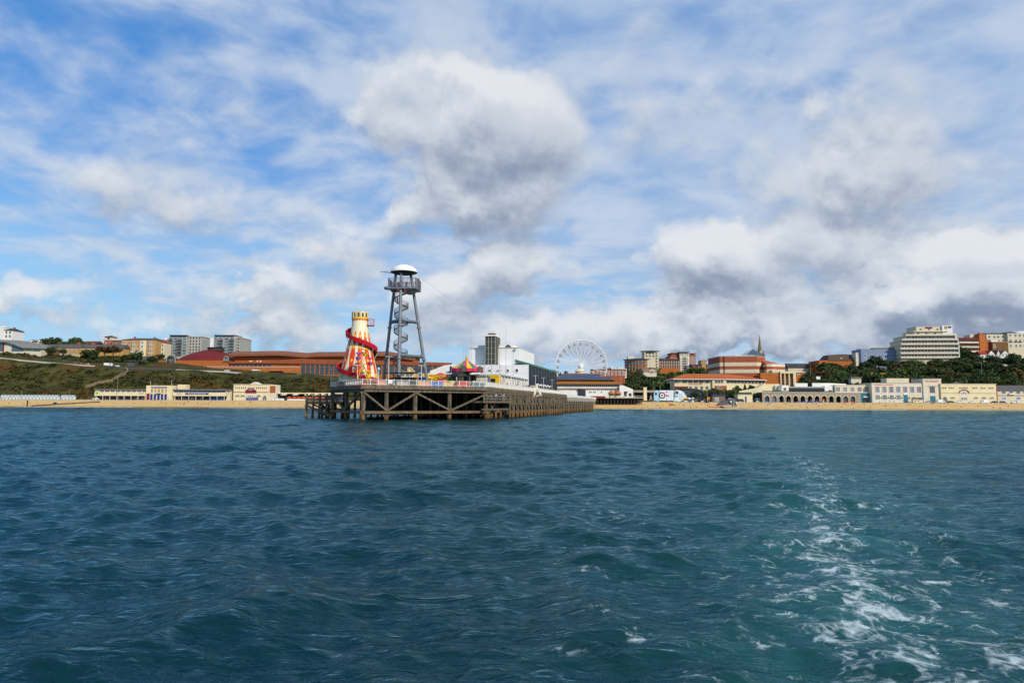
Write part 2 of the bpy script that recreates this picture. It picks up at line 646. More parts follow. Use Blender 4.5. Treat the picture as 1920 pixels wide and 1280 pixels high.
    r1 = ridge(t.noise(t.vmath('MULTIPLY', pos, (0.75, 1.6, 0.3)), 2.6, 4.0, 0.58, 0.5))
    r2 = ridge(t.noise(t.vmath('ADD', t.vmath('MULTIPLY', pos, (0.6, 1.5, 0.3)), (9, 4, 0)), 0.75, 3.0, 0.55, 0.4))
    b1 = t.new('ShaderNodeBump')
    b1.inputs['Strength'].default_value = 0.6
    b1.inputs['Distance'].default_value = 0.07
    t.l.new(r1, b1.inputs['Height'])
    b2 = t.new('ShaderNodeBump')
    b2.inputs['Strength'].default_value = 0.5
    b2.inputs['Distance'].default_value = 0.22
    t.l.new(r2, b2.inputs['Height'])
    t.l.new(b1.outputs[0], b2.inputs['Normal'])
    for sh_ in (wd_, wg, fr):
        t.l.new(b2.outputs[0], sh_.inputs['Normal'])
    # foam: lace of bubbles torn by turbulence
    wv = t.new('ShaderNodeTexNoise')
    wv.inputs['Scale'].default_value = 1.6
    wv.inputs['Detail'].default_value = 4.0
    t.l.new(flat, wv.inputs['Vector'])
    warp = t.vmath('ADD', flat, t.vmath('MULTIPLY', wv.outputs['Color'], (1.1, 1.1, 0.0)))
    vo = t.new('ShaderNodeTexVoronoi', feature='DISTANCE_TO_EDGE')
    vo.inputs['Scale'].default_value = 2.3
    t.l.new(warp, vo.inputs['Vector'])
    vo2 = t.new('ShaderNodeTexVoronoi', feature='DISTANCE_TO_EDGE')
    vo2.inputs['Scale'].default_value = 6.5
    t.l.new(warp, vo2.inputs['Vector'])
    lace = t.math('ADD', t.smooth(vo.outputs['Distance'], 0.0, 0.16, 0.20, 0.0), t.smooth(vo2.outputs['Distance'], 0.0, 0.2, 0.14, 0.0))
    fb = t.noise(t.vmath('ADD', t.vmath('MULTIPLY', pos, (1.0, 1.0, 0.2)), (5.0, 3.0, 0.0)), 1.55, 9.0, 0.70, 0.5)
    ff = t.math('ADD', fa, t.math('MULTIPLY', t.math('SUBTRACT', fb, 0.5), 2.1))
    ff = t.math('ADD', ff, lace)
    mask = t.smooth(ff, 0.72, 1.22)
    mask = t.math('MULTIPLY', mask, t.smooth(fa, 0.06, 0.25))
    df = t.new('ShaderNodeBsdfDiffuse')
    df.inputs['Color'].default_value = (0.50, 0.58, 0.60, 1)
    mx = t.new('ShaderNodeMixShader')
    t.l.new(t.math('MULTIPLY', mask, 0.80), mx.inputs[0])
    t.l.new(wm.outputs[0], mx.inputs[1])
    m.node_tree.nodes.remove(p)
    t.l.new(df.outputs[0], mx.inputs[2])
    t.l.new(mx.outputs[0], out.inputs['Surface'])
    me.materials.append(m)
    o = put('sea', me)
    kind(o, 'structure')
    o['label'] = 'choppy dark teal sea with a white foaming boat wake at the right'
    return o


make_sea()


def C(r, g, b, k=0.80):
    return (lin(r) * k, lin(g) * k, lin(b) * k)


# ------------------------------------------------------------------ land
PROM_Z = 4.9
PROM_Y0, PROM_Y1 = 482.0, 506.0
ST_PX = [-900, 0, 120, 235, 290, 450, 620, 850, 1000, 1200, 1350, 1450, 1560, 1700, 1850, 1920, 2900]
ST_Y = [506, 560, 620, 760]
ST_PY = [[748, 668, 656, 655], [748, 670, 657, 655], [748, 679, 663, 660], [748, 688, 667, 662], [748, 690, 673, 665], [748, 697, 691, 672],
         [748, 706, 704, 690], [748, 722, 718, 700], [748, 745, 742, 720], [748, 745, 736, 697], [748, 746, 736, 697], [748, 743, 728, 692],
         [748, 738, 716, 686], [748, 737, 704, 678], [748, 736, 697, 670], [748, 735, 694, 666], [748, 735, 690, 662]]
ST_Z = np.array([[zz(min(max(px, 0), 1920), py, Y) for py, Y in zip(row, ST_Y)] for px, row in zip(ST_PX, ST_PY)])
ST_Z[:, 0] = PROM_Z - 0.15
_ks = rng.uniform(0.02, 0.16, (14, 2)) * rng.choice([-1, 1], (14, 2))
_kp = rng.uniform(0, 6.28, 14)


def rough(X, Y):
    s = np.zeros_like(X)
    for (a, b), p in zip(_ks, _kp):
        s += np.sin(a * X + b * Y + p)
    return s / 5.0


def ground_z(X, Y):
    """height of the land (arrays)"""
    X, Y = np.asarray(X, float), np.asarray(Y, float)
    px = 960 + F * X / np.maximum(Y, 1.0)
    cols = [np.interp(px, ST_PX, ST_Z[:, j]) for j in range(4)]
    z = np.where(Y < ST_Y[1], cols[0] + (cols[1] - cols[0]) * np.clip((Y - ST_Y[0]) / (ST_Y[1] - ST_Y[0]), 0, 1),
                 np.where(Y < ST_Y[2], cols[1] + (cols[2] - cols[1]) * (Y - ST_Y[1]) / (ST_Y[2] - ST_Y[1]),
                          cols[2] + (cols[3] - cols[2]) * np.clip((Y - ST_Y[2]) / (ST_Y[3] - ST_Y[2]), 0, 1)))
    steep = np.clip((z - PROM_Z - 1.0) / 8.0, 0, 1)
    z = z + rough(X, Y) * 1.1 * steep * np.clip((640 - Y) / 60, 0.15, 1)
    beach = np.interp(Y, [400, SHORE_Y - 8, SHORE_Y, SHORE_Y + 6, PROM_Y0 + 1, PROM_Y1 + 1], [-3.0, -0.9, -0.02, 0.75, PROM_Z - 0.30, PROM_Z - 0.15])
    beach = beach + 0.10 * rough(X * 3, Y * 3) * np.clip((Y - SHORE_Y - 2) / 10, 0, 1)
    return np.where(Y <= PROM_Y1, beach, z)


def gz(x, y):
    return float(ground_z(np.array([x]), np.array([y]))[0])


def sheet(name, Ys, Ts, zf, m, smooth=True):
    Yg, Tg = np.meshgrid(Ys, Ts, indexing='ij')
    X, Y = (Tg * Yg).ravel(), Yg.ravel()
    Z = zf(X, Y)
    nr, nc = len(Ys), len(Ts)
    idx = np.arange(nr * nc).reshape(nr, nc)
    q = np.stack([idx[:-1, :-1], idx[:-1, 1:], idx[1:, 1:], idx[1:, :-1]], -1).reshape(-1, 4)
    me = bpy.data.meshes.new(name)
    me.from_pydata(np.stack([X, Y, Z], 1).tolist(), [], q.tolist())
    me.materials.append(m)
    me.polygons.foreach_set('use_smooth', [smooth] * len(q))
    me.update()
    return kind(put(name, me), 'structure')


def sand_material():
    m = bpy.data.materials.new('sand')
    m.use_nodes = True
    t = NT(m.node_tree)
    p = m.node_tree.nodes['Principled BSDF']
    p.inputs['Roughness'].default_value = 0.9
    p.inputs['Specular IOR Level'].default_value = 0.1
    pos = t.new('ShaderNodeNewGeometry').outputs['Position']
    z = t.new('ShaderNodeSeparateXYZ')
    t.l.new(pos, z.inputs[0])
    n = t.noise(pos, 0.25, 6.0, 0.6)
    n2 = t.noise(t.vmath('MULTIPLY', pos, (0.25, 1, 1)), 0.6, 4.0, 0.6)
    c = t.mix(t.smooth(n, 0.3, 0.7), C(206, 168, 108), C(224, 189, 130))
    c = t.mix(t.smooth(n2, 0.52, 0.75, 0, 0.5), c, C(178, 144, 96))
    wet = t.smooth(t.math('ADD', z.outputs[2], t.math('MULTIPLY', n2, 0.8)), 0.55, 1.5, 0.75, 0.0)   # sand the last wave reached
    c = t.mix(wet, c, C(150, 112, 70))
    t.l.new(c, p.inputs['Base Color'])
    b = t.new('ShaderNodeBump')
    b.inputs['Strength'].default_value = 0.5
    t.l.new(t.noise(pos, 1.5, 4.0, 0.6), b.inputs['Height'])
    t.l.new(b.outputs[0], p.inputs['Normal'])
    return m


def scrub_material(name, bright=1.0):
    m = bpy.data.materials.new(name)
    m.use_nodes = True
    t = NT(m.node_tree)
    p = m.node_tree.nodes['Principled BSDF']
    p.inputs['Roughness'].default_value = 0.85
    p.inputs['Specular IOR Level'].default_value = 0.1
    pos = t.new('ShaderNodeNewGeometry').outputs['Position']
    n1 = t.noise(pos, 0.035, 3.0, 0.55, 0.6)
    n2 = t.noise(t.vmath('ADD', pos, (40, 9, 3)), 0.11, 5.0, 0.6)
    n3 = t.noise(t.vmath('ADD', pos, (4, 90, 3)), 0.05, 4.0, 0.6, 0.5)
    k = bright * 0.7  # darkened evenly, cloud shadow on the slope put into the colour
    c = t.ramp(n2, [(0.28, (0.022 * k, 0.028 * k, 0.010 * k)), (0.45, (0.046 * k, 0.050 * k, 0.014 * k)), (0.60, (0.085 * k, 0.080 * k, 0.022 * k)), (0.75, (0.12 * k, 0.10 * k, 0.04 * k))])
    c = t.mix(t.smooth(n1, 0.50, 0.66, 0, 0.75), c, (0.115 * k, 0.055 * k, 0.016 * k))
    c = t.mix(t.smooth(n3, 0.60, 0.72, 0, 0.7), c, (0.085 * k, 0.085 * k, 0.06 * k))
    t.l.new(c, p.inputs['Base Color'])
    return m


def linspace_t(a, b, n):
    return np.linspace(a, b, n)


TS = np.concatenate([np.linspace(-2.2, -0.85, 30)[:-1], np.linspace(-0.85, 0.85, 330), np.linspace(0.85, 2.2, 30)[1:]])
SAND = sand_material()
sheet('beach', np.concatenate([np.linspace(405, 438, 6), np.linspace(439, 484, 26)]), TS, ground_z, SAND)
SCRUB = scrub_material('scrub')
sheet('hillside', np.concatenate([np.linspace(504, 625, 62), np.linspace(632, 780, 16), [900, 1200, 2500, 6000]]), TS, ground_z, SCRUB)
paving = mat('paving', C(178, 168, 150), 0.85, 0.1, 0.3)
pm = MB()
pm.box(-1200, 1200, PROM_Y0, PROM_Y1, 1.0, PROM_Z)
kind(pm.build('promenade', paving), 'structure')

# the last wave on the sand: a thin broken line of foam
sf = MB()
for i in range(900):
    x_ = -420 + i * 0.95
    if -24 < x_ < 58 or math.sin(i * 0.05) + math.sin(i * 0.021 + 1) < -0.9:
        continue
    y_ = SHORE_Y - 0.4 + 0.5 * math.sin(i * 0.11) + 0.3 * math.sin(i * 0.37)
    w_ = 0.25 + 0.55 * abs(math.sin(i * 0.043 + 0.6 * math.sin(i * 0.2)))
    sf.box(x_, x_ + 1.0, y_ - w_, y_ + w_, -0.2, 0.13 + 0.05 * math.sin(i * 0.9))
so = sf.build('surf', mat('surf_foam', (0.62, 0.66, 0.66), 0.9, 0.1))
kind(so, 'stuff')
so['label'] = 'thin white line of surf along the beach'

# roads on the slope at the left: strips laid along the ground
ASPHALT = mat('asphalt', (0.075, 0.074, 0.075), 0.9, 0.15, 0.4)
WHITE_WALL = mat('white_wall', C(196, 190, 174), 0.8, 0.06, 0.4, streak=0.25)


def strip(name, pts, w, m, lift=0.12, thick=1.6):
    """a road or path: a ribbon through points (px, py, Y) with its own bed"""
    b = MB()
    c = [at(*p) for p in pts]
    L, Rr = [], []
    for i, p in enumerate(c):
        q = c[min(i + 1, len(c) - 1)] - c[max(i - 1, 0)]
        s = Vector((q.y, -q.x, 0)).normalized() * (w / 2)
        L.append(p - s)
        Rr.append(p + s)
    n = len(c)
    vs = [(*v.xy, v.z + lift) for v in L] + [(*v.xy, v.z + lift) for v in Rr] + [(*v.xy, v.z - thick) for v in L] + [(*v.xy, v.z - thick) for v in Rr]
    fs = []
    for i in range(n - 1):
        fs += [(i, n + i, n + i + 1, i + 1), (2 * n + i, i, i + 1, 2 * n + i + 1), (n + i, 3 * n + i, 3 * n + i + 1, n + i + 1)]
    b.add(vs, fs)
    return kind(b.build(name, m), 'structure')


strip('cliff_road', [(-80, 666, 562), (0, 671, 562), (60, 677, 562), (130, 683, 562), (190, 687, 562), (235, 689, 562), (300, 691, 562), (360, 693, 563), (480, 700, 564), (620, 707, 566), (760, 716, 568)], 9.0, ASPHALT)
strip('side_road', [(228, 688.5, 563), (243, 683, 572), (256, 677, 586), (268, 672, 600), (276, 668, 612)], 8.0, ASPHALT)
strip('zigzag_path', [(160, 724, 520), (185, 716, 527), (210, 712, 534), (224, 703, 541), (240, 697, 550), (236, 690, 557)], 1.3, mat('path_stone', C(128, 112, 84), 0.9, 0.2, 0.8), 0.7)

# low white walls beside the cliff road
for nm, lab, pts, h in (('low_wall', 'long low white wall beside the cliff road at the far left', [(0, 671, 557), (60, 677, 557), (130, 683, 557), (178, 686, 557)], 0.45),
                        ('garden_wall', 'white garden wall below the long brick terrace', [(78, 662, 604), (110, 664.5, 604), (150, 667.5, 604)], 1.4),
                        ('road_parapet', 'pale parapet along the road below the conference hall', [(330, 693, 558), (420, 696.5, 558), (520, 704, 559), (620, 709, 561)], 0.4)):
    w = MB()
    c = [at(*p) for p in pts]
    for a, b_ in zip(c[:-1], c[1:]):
        w.bar(a + Vector((0, 0, h / 2 - 0.4)), b_ + Vector((0, 0, h / 2 - 0.4)), 0.4, h + 0.8)
    tag(w.build(nm, WHITE_WALL), lab, 'wall')


# ------------------------------------------------------------------ scrub and trees
def leaf_quads(cs, size, rs, up=0.35):
    """random small leaf faces at points cs"""
    n = len(cs)
    a = rs.normal(size=(n, 3))
    a /= np.linalg.norm(a, axis=1)[:, None]
    b = rs.normal(size=(n, 3))
    b[:, 2] *= 1 - up
    b -= a * (a * b).sum(1)[:, None]
    b /= np.linalg.norm(b, axis=1)[:, None]
    s = size * rs.uniform(0.6, 1.4, n)[:, None] if np.isscalar(size) else size[:, None] * rs.uniform(0.6, 1.4, n)[:, None]
    a, b = a * s, b * s * 0.8
    v = np.stack([cs - a, cs - b * 0.9, cs + a, cs + b], 1).reshape(-1, 3)
    f = np.arange(4 * n).reshape(-1, 4)
    return v, f


def quads_mesh(name, v, f, m):
    me = bpy.data.meshes.new(name)
    me.vertices.add(len(v))
    me.vertices.foreach_set('co', v.astype(np.float32).ravel())
    me.loops.add(f.size)
    me.loops.foreach_set('vertex_index', f.ravel().astype(np.int32))
    me.polygons.add(len(f))
    me.polygons.foreach_set('loop_start', np.arange(0, f.size, f.shape[1], dtype=np.int32))
    me.polygons.foreach_set('loop_total', np.full(len(f), f.shape[1], dtype=np.int32))
    me.materials.append(m)
    me.update(calc_edges=True)
    return me


def make_scrub():
    n = 2600
    px = rng.uniform(-30, 900, n)
    Y = rng.uniform(508, 604, n)
    X = (px - 960) / F * Y
    keep = ~((Y > 553) & (Y < 572)) & ~((Y > 572) & (px > 225))
    X, Y = X[keep], Y[keep]
    Z = ground_z(X, Y)
    pts, sz = [], []
    for x, y, z in zip(X, Y, Z):
        k = rng.integers(14, 34)
        r = rng.uniform(0.9, 2.9)
        d = rng.normal(size=(k, 3))
        d /= np.linalg.norm(d, axis=1)[:, None]
        d[:, 2] = np.abs(d[:, 2]) * rng.uniform(0.5, 0.9)
        pts.append(np.array([x, y, z - 0.2]) + d * r * rng.uniform(0.7, 1.0, (k, 1)))
        sz.append(np.full(k, r * 0.34))
    cs = np.concatenate(pts)
    v, f = leaf_quads(cs, np.concatenate(sz), rng)
    o = put('scrub', quads_mesh('scrub', v, f, scrub_material('scrub_leaves', 1.25)))
    kind(o, 'stuff')
    o['label'] = 'olive and rust brown scrub covering the cliff slope'


make_scrub()


def leaf_material(name, a, b):
    m = bpy.data.materials.new(name)
    m.use_nodes = True
    t = NT(m.node_tree)
    p = m.node_tree.nodes['Principled BSDF']
    p.inputs['Roughness'].default_value = 0.7
    p.inputs['Specular IOR Level'].default_value = 0.15
    inf = t.new('ShaderNodeObjectInfo').outputs['Random']
    pos = t.new('ShaderNodeNewGeometry').outputs['Position']
    n = t.noise(pos, 0.5, 3.0, 0.6)
    c = t.mix(t.math('ADD', t.math('MULTIPLY', inf, 0.6), t.math('MULTIPLY', n, 0.5)), a, b)
    t.l.new(c, p.inputs['Base Color'])
    return m


LEAF = [leaf_material('leaf_dark', (0.028, 0.050, 0.016), (0.062, 0.082, 0.025)),
        leaf_material('leaf_green', (0.042, 0.080, 0.018), (0.095, 0.135, 0.034)),
        leaf_material('leaf_brown', (0.060, 0.045, 0.014), (0.11, 0.07, 0.022))]
BARK = mat('bark', (0.06, 0.045, 0.03), 0.9, 0.2, 1.0)


def crown_mesh(i, m, n_clump=26, per=64):
    rs = np.random.default_rng(100 + i)
    cs, sz = [], []
    for k in range(n_clump):
        d = rs.normal(size=3)
        d /= np.linalg.norm(d)
        d[2] = d[2] * 0.72
        c = d * rs.uniform(0.30, 0.86) * np.array([1, 1, 0.85])
        r = rs.uniform(0.20, 0.40)
        q = rs.normal(size=(per, 3))
        q /= np.linalg.norm(q, axis=1)[:, None]
        cs.append(c + q * r * rs.uniform(0.75, 1.05, (per, 1)))
        sz.append(np.full(per, r * 0.30))
    v, f = leaf_quads(np.concatenate(cs), np.concatenate(sz), rs)
    return quads_mesh('crown', v, f, m)


CROWNS = {k: [crown_mesh(k * 10 + i, LEAF[k]) for i in range(4)] for k in range(3)}


def trunk_mesh():
    b = MB()
    b.tube((0, 0, -0.6), (0.05, 0, 1.0), 0.075, 0.05, 8)
    for i in range(5):
        t = i * 1.3
        b.tube((0.04, 0, 0.75), (0.45 * math.cos(t), 0.45 * math.sin(t), 1.35), 0.03, 0.012, 5)
    return b.mesh('trunk', BARK)


TRUNK = trunk_mesh()


def tree(px, pyc, w, h, Y, k, label, cat='tree', group=None, name='tree', gy=None):
    """crown centred on photo pixel (px, pyc), w x h photo pixels, standing on the ground at depth Y"""
    c = at(px, pyc, Y)
    rx, rz = w / 2 * Y / F, h / 2 * Y / F
    g = gz(c.x, Y) if gy is None else gy
    base = min(g, c.z - rz * 0.9)
    if c.z - rz - base > 1.2 * rz:      # a tall tree: the crown reaches further down the stem
        top = c.z + rz
        rz = (top - base) * 0.40
        c.z = top - rz
    o = thing(name, label, cat, (c.x, Y, base), 0, group)
    hgt = c.z - base
    put('trunk', TRUNK, o, (0, 0, 0), 0, (rx * 1.1, rx * 1.1, hgt / 1.1))
    cr = put('crown', random.choice(CROWNS[k]), o, (0, 0, hgt), random.uniform(0, 6.28), (rx * 1.12, rx * 1.0, rz * 1.15))
    return o


def tree_row(spec, group, label):
    for px, py, w, h, Y, k in spec:
        kinds = ('dark green', 'green', 'brownish')
        tree(px, py, w, h, Y, k, '%s leafy tree %s' % (kinds[k], label), 'tree', group)


# trees among the houses on the left cliff
tree_row([(88, 640, 26, 16, 640, 0), (104, 639, 30, 18, 645, 0), (124, 642, 22, 14, 640, 1), (144, 638, 26, 16, 650, 0), (152, 643, 20, 14, 645, 0),
          (95, 654, 18, 12, 590, 0), (118, 657, 14, 10, 590, 0), (166, 664, 34, 22, 588, 0), (196, 656, 26, 18, 600, 2), (212, 656, 26, 18, 600, 2),
          (60, 642, 18, 10, 650, 0)], 'trees on the left cliff', 'among the houses on the left cliff')
tree_row([(x, y, 20, 13, 578, 0) for x, y in ((148, 677), (168, 677), (186, 678), (204, 679), (222, 676), (238, 670), (250, 665), (259, 662))],
         'hedge trees on the left cliff', 'in the hedge row above the cliff road')
tree_row([(285, 672, 22, 14, 600, 0), (300, 668, 18, 12, 610, 0), (272, 680, 16, 10, 586, 1)], 'trees beside the conference hall', 'left of the dark red domed roof')
# the wooded gardens in the middle
spec = []
for i in range(46):
    px = random.uniform(1165, 1352)
    dep = random.uniform(0, 1)
    py = 728 - dep * 30 + random.uniform(-4, 4)
    if px < 1185:
        py = max(py, 706)
    spec.append((px, py, random.uniform(22, 34), random.uniform(18, 26), 560 + dep * 150, random.choice((0, 0, 1, 1, 0))))
tree_row(spec, 'trees of the wooded gardens', 'in the wood left of the pavilion')
tree_row([(1042, 697, 26, 18, 640, 2), (1063, 698, 20, 12, 640, 0), (1140, 692, 16, 12, 640, 0)], 'trees behind the big wheel', 'behind the white big wheel')
# the wooded cliff at the right
spec = []
for i in range(128):
    px = random.uniform(1508, 1940)
    lo = np.interp(px, [1505, 1560, 1640, 1700, 1800, 1940], [724, 716, 708, 712, 716, 716])
    hi = np.interp(px, [1505, 1530, 1560, 1640, 1700, 1760, 1830, 1940], [706, 690, 686, 682, 683, 678, 676, 670])
    dep = random.uniform(0, 1)
    spec.append((px, lo + (hi - lo) * dep + random.uniform(-2, 2), random.uniform(20, 38), random.uniform(16, 26), 530 + dep * 115, random.choice((0, 0, 0, 0, 0, 0, 1, 1, 0, 0, 0, 2))))
spec += [(1640, 676, 30, 22, 660, 0), (1662, 681, 26, 18, 655, 0), (1752, 670, 36, 24, 660, 0), (1775, 668, 22, 16, 660, 1), (1806, 657, 26, 26, 660, 0), (1815, 668, 34, 26, 655, 0),
         (1900, 668, 30, 16, 650, 0), (1506, 708, 22, 20, 560, 0), (1516, 700, 26, 22, 565, 0)]
tree_row(spec, 'trees on the right cliff', 'on the wooded cliff at the right')
tree_row([(1335, 730, 12, 12, 508, 0), (1322, 731, 10, 9, 508, 1), (1382, 724, 12, 10, 520, 1), (1397, 722, 8, 10, 520, 0), (1410, 723, 22, 8, 522, 0),
          (1345, 742, 14, 10, 506.5, 1), (1295, 742, 8, 8, 506.5, 2), (1604, 716, 20, 10, 520, 0), (1620, 716, 16, 10, 520, 0)], 'garden shrubs above the promenade', 'planted just behind the promenade')

sp_ = []
for i in range(22):
    px = random.uniform(1300, 1446)
    dep = random.random()
    sp_.append((px, 741 - dep * 13 + random.uniform(-1, 1), random.uniform(9, 19), random.uniform(7, 12), 508 + dep * 30, random.choice((0, 0, 1))))
for i, px in enumerate((1303, 1331, 1340, 1352, 1365, 1374, 1390)):
    sp_.append((px, 736 - (i % 3) * 2.5, 15, 13, 512 + i, i % 2))
tree_row(sp_, 'shrubs below the pavilion', 'on the terraces below the pavilion')


# ------------------------------------------------------------------ buildings: helpers
class B:
    """a building: an Empty at its base; front wall in the plane y = 0 of its own frame, depth behind it"""
    def __init__(self, name, label, px0, px1, pyb, Y, depth, rz=0.0, cat='building', group=None, sink=2.5):
        self.pm = (px0 + px1) / 2
        self.Y = Y
        a, b = at(px0, pyb, Y), at(px1, pyb, Y)
        self.base = (a + b) / 2
        self.w = (b.x - a.x) / math.cos(rz)
        self.d = depth
        self.sink = sink
        self.k = Y / F
        self.o = thing(name, label, cat, (self.base.x, Y, self.base.z), rz, group)
        self.rz = rz

    def z(self, py):
        return zz(self.pm, py, self.Y) - self.base.z

    def x(self, px):
        return (px - self.pm) * self.k / math.cos(self.rz)

    def part(self, name, mb, m, smooth=False):
        return mb.build(name, m, self.o, smooth=smooth)

    def box(self, name, m, x0=None, x1=None, y0=0.0, y1=None, z0=None, z1=1.0):
        x0 = -self.w / 2 if x0 is None else x0
        x1 = self.w / 2 if x1 is None else x1
        y1 = self.d if y1 is None else y1
        z0 = -self.sink if z0 is None else z0
        return MB().box(x0, x1, y0, y1, z0, z1).build(name, m, self.o)

    def wins(self, xs, zs, w, h, fm, gm, y=0.0, nx=1, nz=1, name='window', rz=0.0):
        me = win_mesh(w, h, fm, gm, nx, nz)
        for x in xs:
            for z in zs:
                put(name, me, self.o, (x, y, z), rz)


WIN = {}


def win_mesh(w, h, fm, gm, nx=1, nz=1, f=None):
    """window centred on its own origin, frame proud of the wall, panes set back in the frame"""
    key = (round(w, 2), round(h, 2), fm.name, gm.name, nx, nz)
    if key in WIN:
        return WIN[key]
    f = min(0.16, 0.11 * min(w, h)) if f is None else f
    b = MB()
    b.box(-w / 2, w / 2, -0.05, 0.05, -h / 2, h / 2, 1)
    for x0, x1, z0, z1 in ((-w / 2 - f, -w / 2 + f / 2, -h / 2 - f, h / 2 + f), (w / 2 - f / 2, w / 2 + f, -h / 2 - f, h / 2 + f),
                           (-w / 2 + f / 2, w / 2 - f / 2, h / 2 - f / 2, h / 2 + f), (-w / 2 + f / 2, w / 2 - f / 2, -h / 2 - f, -h / 2 + f / 2)):
        b.box(x0, x1, -0.16, 0.04, z0, z1, 0)
    for i in range(1, nx):
        x = -w / 2 + w * i / nx
        b.box(x - f / 3, x + f / 3, -0.12, 0.0, -h / 2 + f / 2, h / 2 - f / 2, 0)
    for i in range(1, nz):
        z = -h / 2 + h * i / nz
        b.box(-w / 2 + f / 2, w / 2 - f / 2, -0.11, 0.0, z - f / 3, z + f / 3, 0)
    WIN[key] = b.mesh('window', [fm, gm])
    return WIN[key]


def ls(a, b, n):
    return [a] if n == 1 else [a + (b - a) * i / (n - 1) for i in range(n)]


def spread(w, n, m=0.5):
    """n centres spread over a width w with m of a pitch at each end"""
    p = w / (n - 1 + 2 * m)
    return [-w / 2 + p * m + p * i for i in range(n)]


CREAM = mat('cream_render', C(238, 222, 178), 0.8, 0.05, 0.3, streak=0.15)
PALE = mat('pale_render', C(224, 212, 180), 0.8, 0.06, 0.3, streak=0.25)
WHITE = mat('white_paint', C(242, 240, 234), 0.6, 0.04, 0.3, streak=0.12)
OFFW = mat('off_white', C(226, 216, 192), 0.7, 0.06, 0.4, streak=0.25)
GREYW = mat('grey_render', C(176, 176, 170), 0.8, 0.08, 0.4, streak=0.2)
BRICK_O = mat('orange_brick', C(186, 106, 48), 0.85, 0.14, 0.5)
BRICK_R = mat('red_brick', C(170, 92, 62), 0.85, 0.14, 0.5)
BRICK_D = mat('dark_red_brick', C(120, 52, 38), 0.85, 0.14, 0.5)
BRICK_Y = mat('yellow_brick', C(196, 152, 92), 0.85, 0.14, 0.5)
BRICK_B = mat('brown_brick', C(126, 92, 58), 0.85, 0.14, 0.5)
TILE_O = mat('orange_tile', C(184, 96, 42), 0.8, 0.16, 0.8, bump=0.4, bscale=4)
TILE_B = mat('brown_tile', C(160, 104, 44), 0.8, 0.16, 0.8, bump=0.4, bscale=4)
TILE_R = mat('red_tile', C(150, 62, 44), 0.8, 0.16, 0.8)
COPPER = mat('brown_metal_roof', C(136, 84, 54), 0.6, 0.10, 0.3)
MAROON = mat('maroon_roof', C(112, 26, 22), 0.65, 0.14, 0.3)
SLATE = mat('slate', C(92, 88, 88), 0.75, 0.14, 0.6)
SLATE_B = mat('dark_slate', C(62, 58, 58), 0.75, 0.14, 0.6)
GREYR = mat('grey_sheet_roof', C(128, 126, 120), 0.6, 0.08, 0.3)
DARK = mat('dark_void', (0.012, 0.012, 0.013), 0.6, 0.1)
DARKG = mat('dark_cladding', C(48, 56, 68), 0.5, 0.1, 0.4)
GREEN_R = mat('green_roof', C(76, 122, 102), 0.6, 0.1, 0.4)
BLUE = mat('blue_paint', C(26, 60, 140), 0.5, 0.08)
BLUE_L = mat('light_blue_paint', C(60, 120, 200), 0.5, 0.08)
TEAL = mat('teal_paint', C(40, 120, 140), 0.5, 0.08)
BURG = mat('burgundy_paint', C(130, 30, 50), 0.6, 0.08)
RED = mat('red_paint', C(208, 26, 30), 0.45, 0.06)
REDSIGN = mat('red_lettering', C(226, 60, 40), 0.5, 0.02)
ORANGE = mat('orange_canvas', C(240, 96, 26), 0.7, 0.06)
YELLOW = mat('yellow_paint', C(244, 196, 24), 0.5, 0.05)
PINK = mat('pink_paint', C(232, 60, 130), 0.5, 0.05)
GREEN = mat('green_paint', C(34, 140, 110), 0.5, 0.05)
BLACK = mat('black_paint', (0.015, 0.015, 0.017), 0.5, 0.05)
STEEL = mat('galvanised_steel', C(132, 140, 146), 0.5, 0.10, 0.7, metal=0.2, streak=0.2)
STONE = mat('rubble_stone', C(172, 158, 136), 0.9, 0.22, 1.2, bump=0.5, bscale=1.5)
CONC = mat('concrete', C(176, 168, 150), 0.85, 0.12, 0.4, streak=0.4)
BLUEGREY = mat('blue_grey_render', C(132, 150, 182), 0.8, 0.05, 0.3)
GL_DARK = glass_mat('dark_glass', (0.018, 0.022, 0.026))
GL_BLUE = glass_mat('blue_glass', (0.035, 0.055, 0.075))
GL_GREY = glass_mat('grey_glass', (0.07, 0.08, 0.085))
GL_OR = glass_mat('amber_glass', (0.26, 0.15, 0.04))
GL_TEAL = glass_mat('teal_glass', (0.05, 0.11, 0.13))
GL_VIO = glass_mat('violet_glass', (0.10, 0.09, 0.11))

# ------------------------------------------------------------------ beach huts
hut = thing('beach_hut', 'hut', 'beach hut', (0, 0, 0), 0, 'beach huts on the promenade')
MB().slab([(-1, 0), (1, 0), (1, 1.95), (0, 2.75), (-1, 1.95)], 0, 2.4).build('wall', WHITE, hut)
MB().slab([(-1.15, 1.86), (0, 2.79), (1.15, 1.86), (1.15, 1.97), (0, 2.93), (-1.15, 1.97)], -0.2, 2.5).build('roof', mat('hut_roof', C(150, 162, 168), 0.6, 0.08), hut)
MB().box(-0.55, 0.55, -0.06, 0.05, 0.05, 1.8).build('door', mat('hut_door', C(150, 186, 196), 0.6, 0.05), hut)
hut_x = [3 + 6.4 * i for i in range(17)] + [116 + 6.4 * i for i in range(4)]
HUTS = []
for i, px in enumerate(hut_x):
    h = hut if i == 0 else copy_tree(hut)
    p = at(px, 750, 490)
    h.location = (p.x, 490 + random.uniform(-0.2, 0.2), PROM_Z)
    h.scale = (1.0, 1, 1.18)
    HUTS.append(h)
ORD = ['first', 'second', 'third', 'fourth', 'fifth', 'sixth', 'seventh', 'eighth', 'ninth', 'tenth', 'eleventh', 'twelfth', 'thirteenth', 'fourteenth', 'fifteenth', 'sixteenth', 'seventeenth', 'eighteenth', 'nineteenth', 'twentieth']
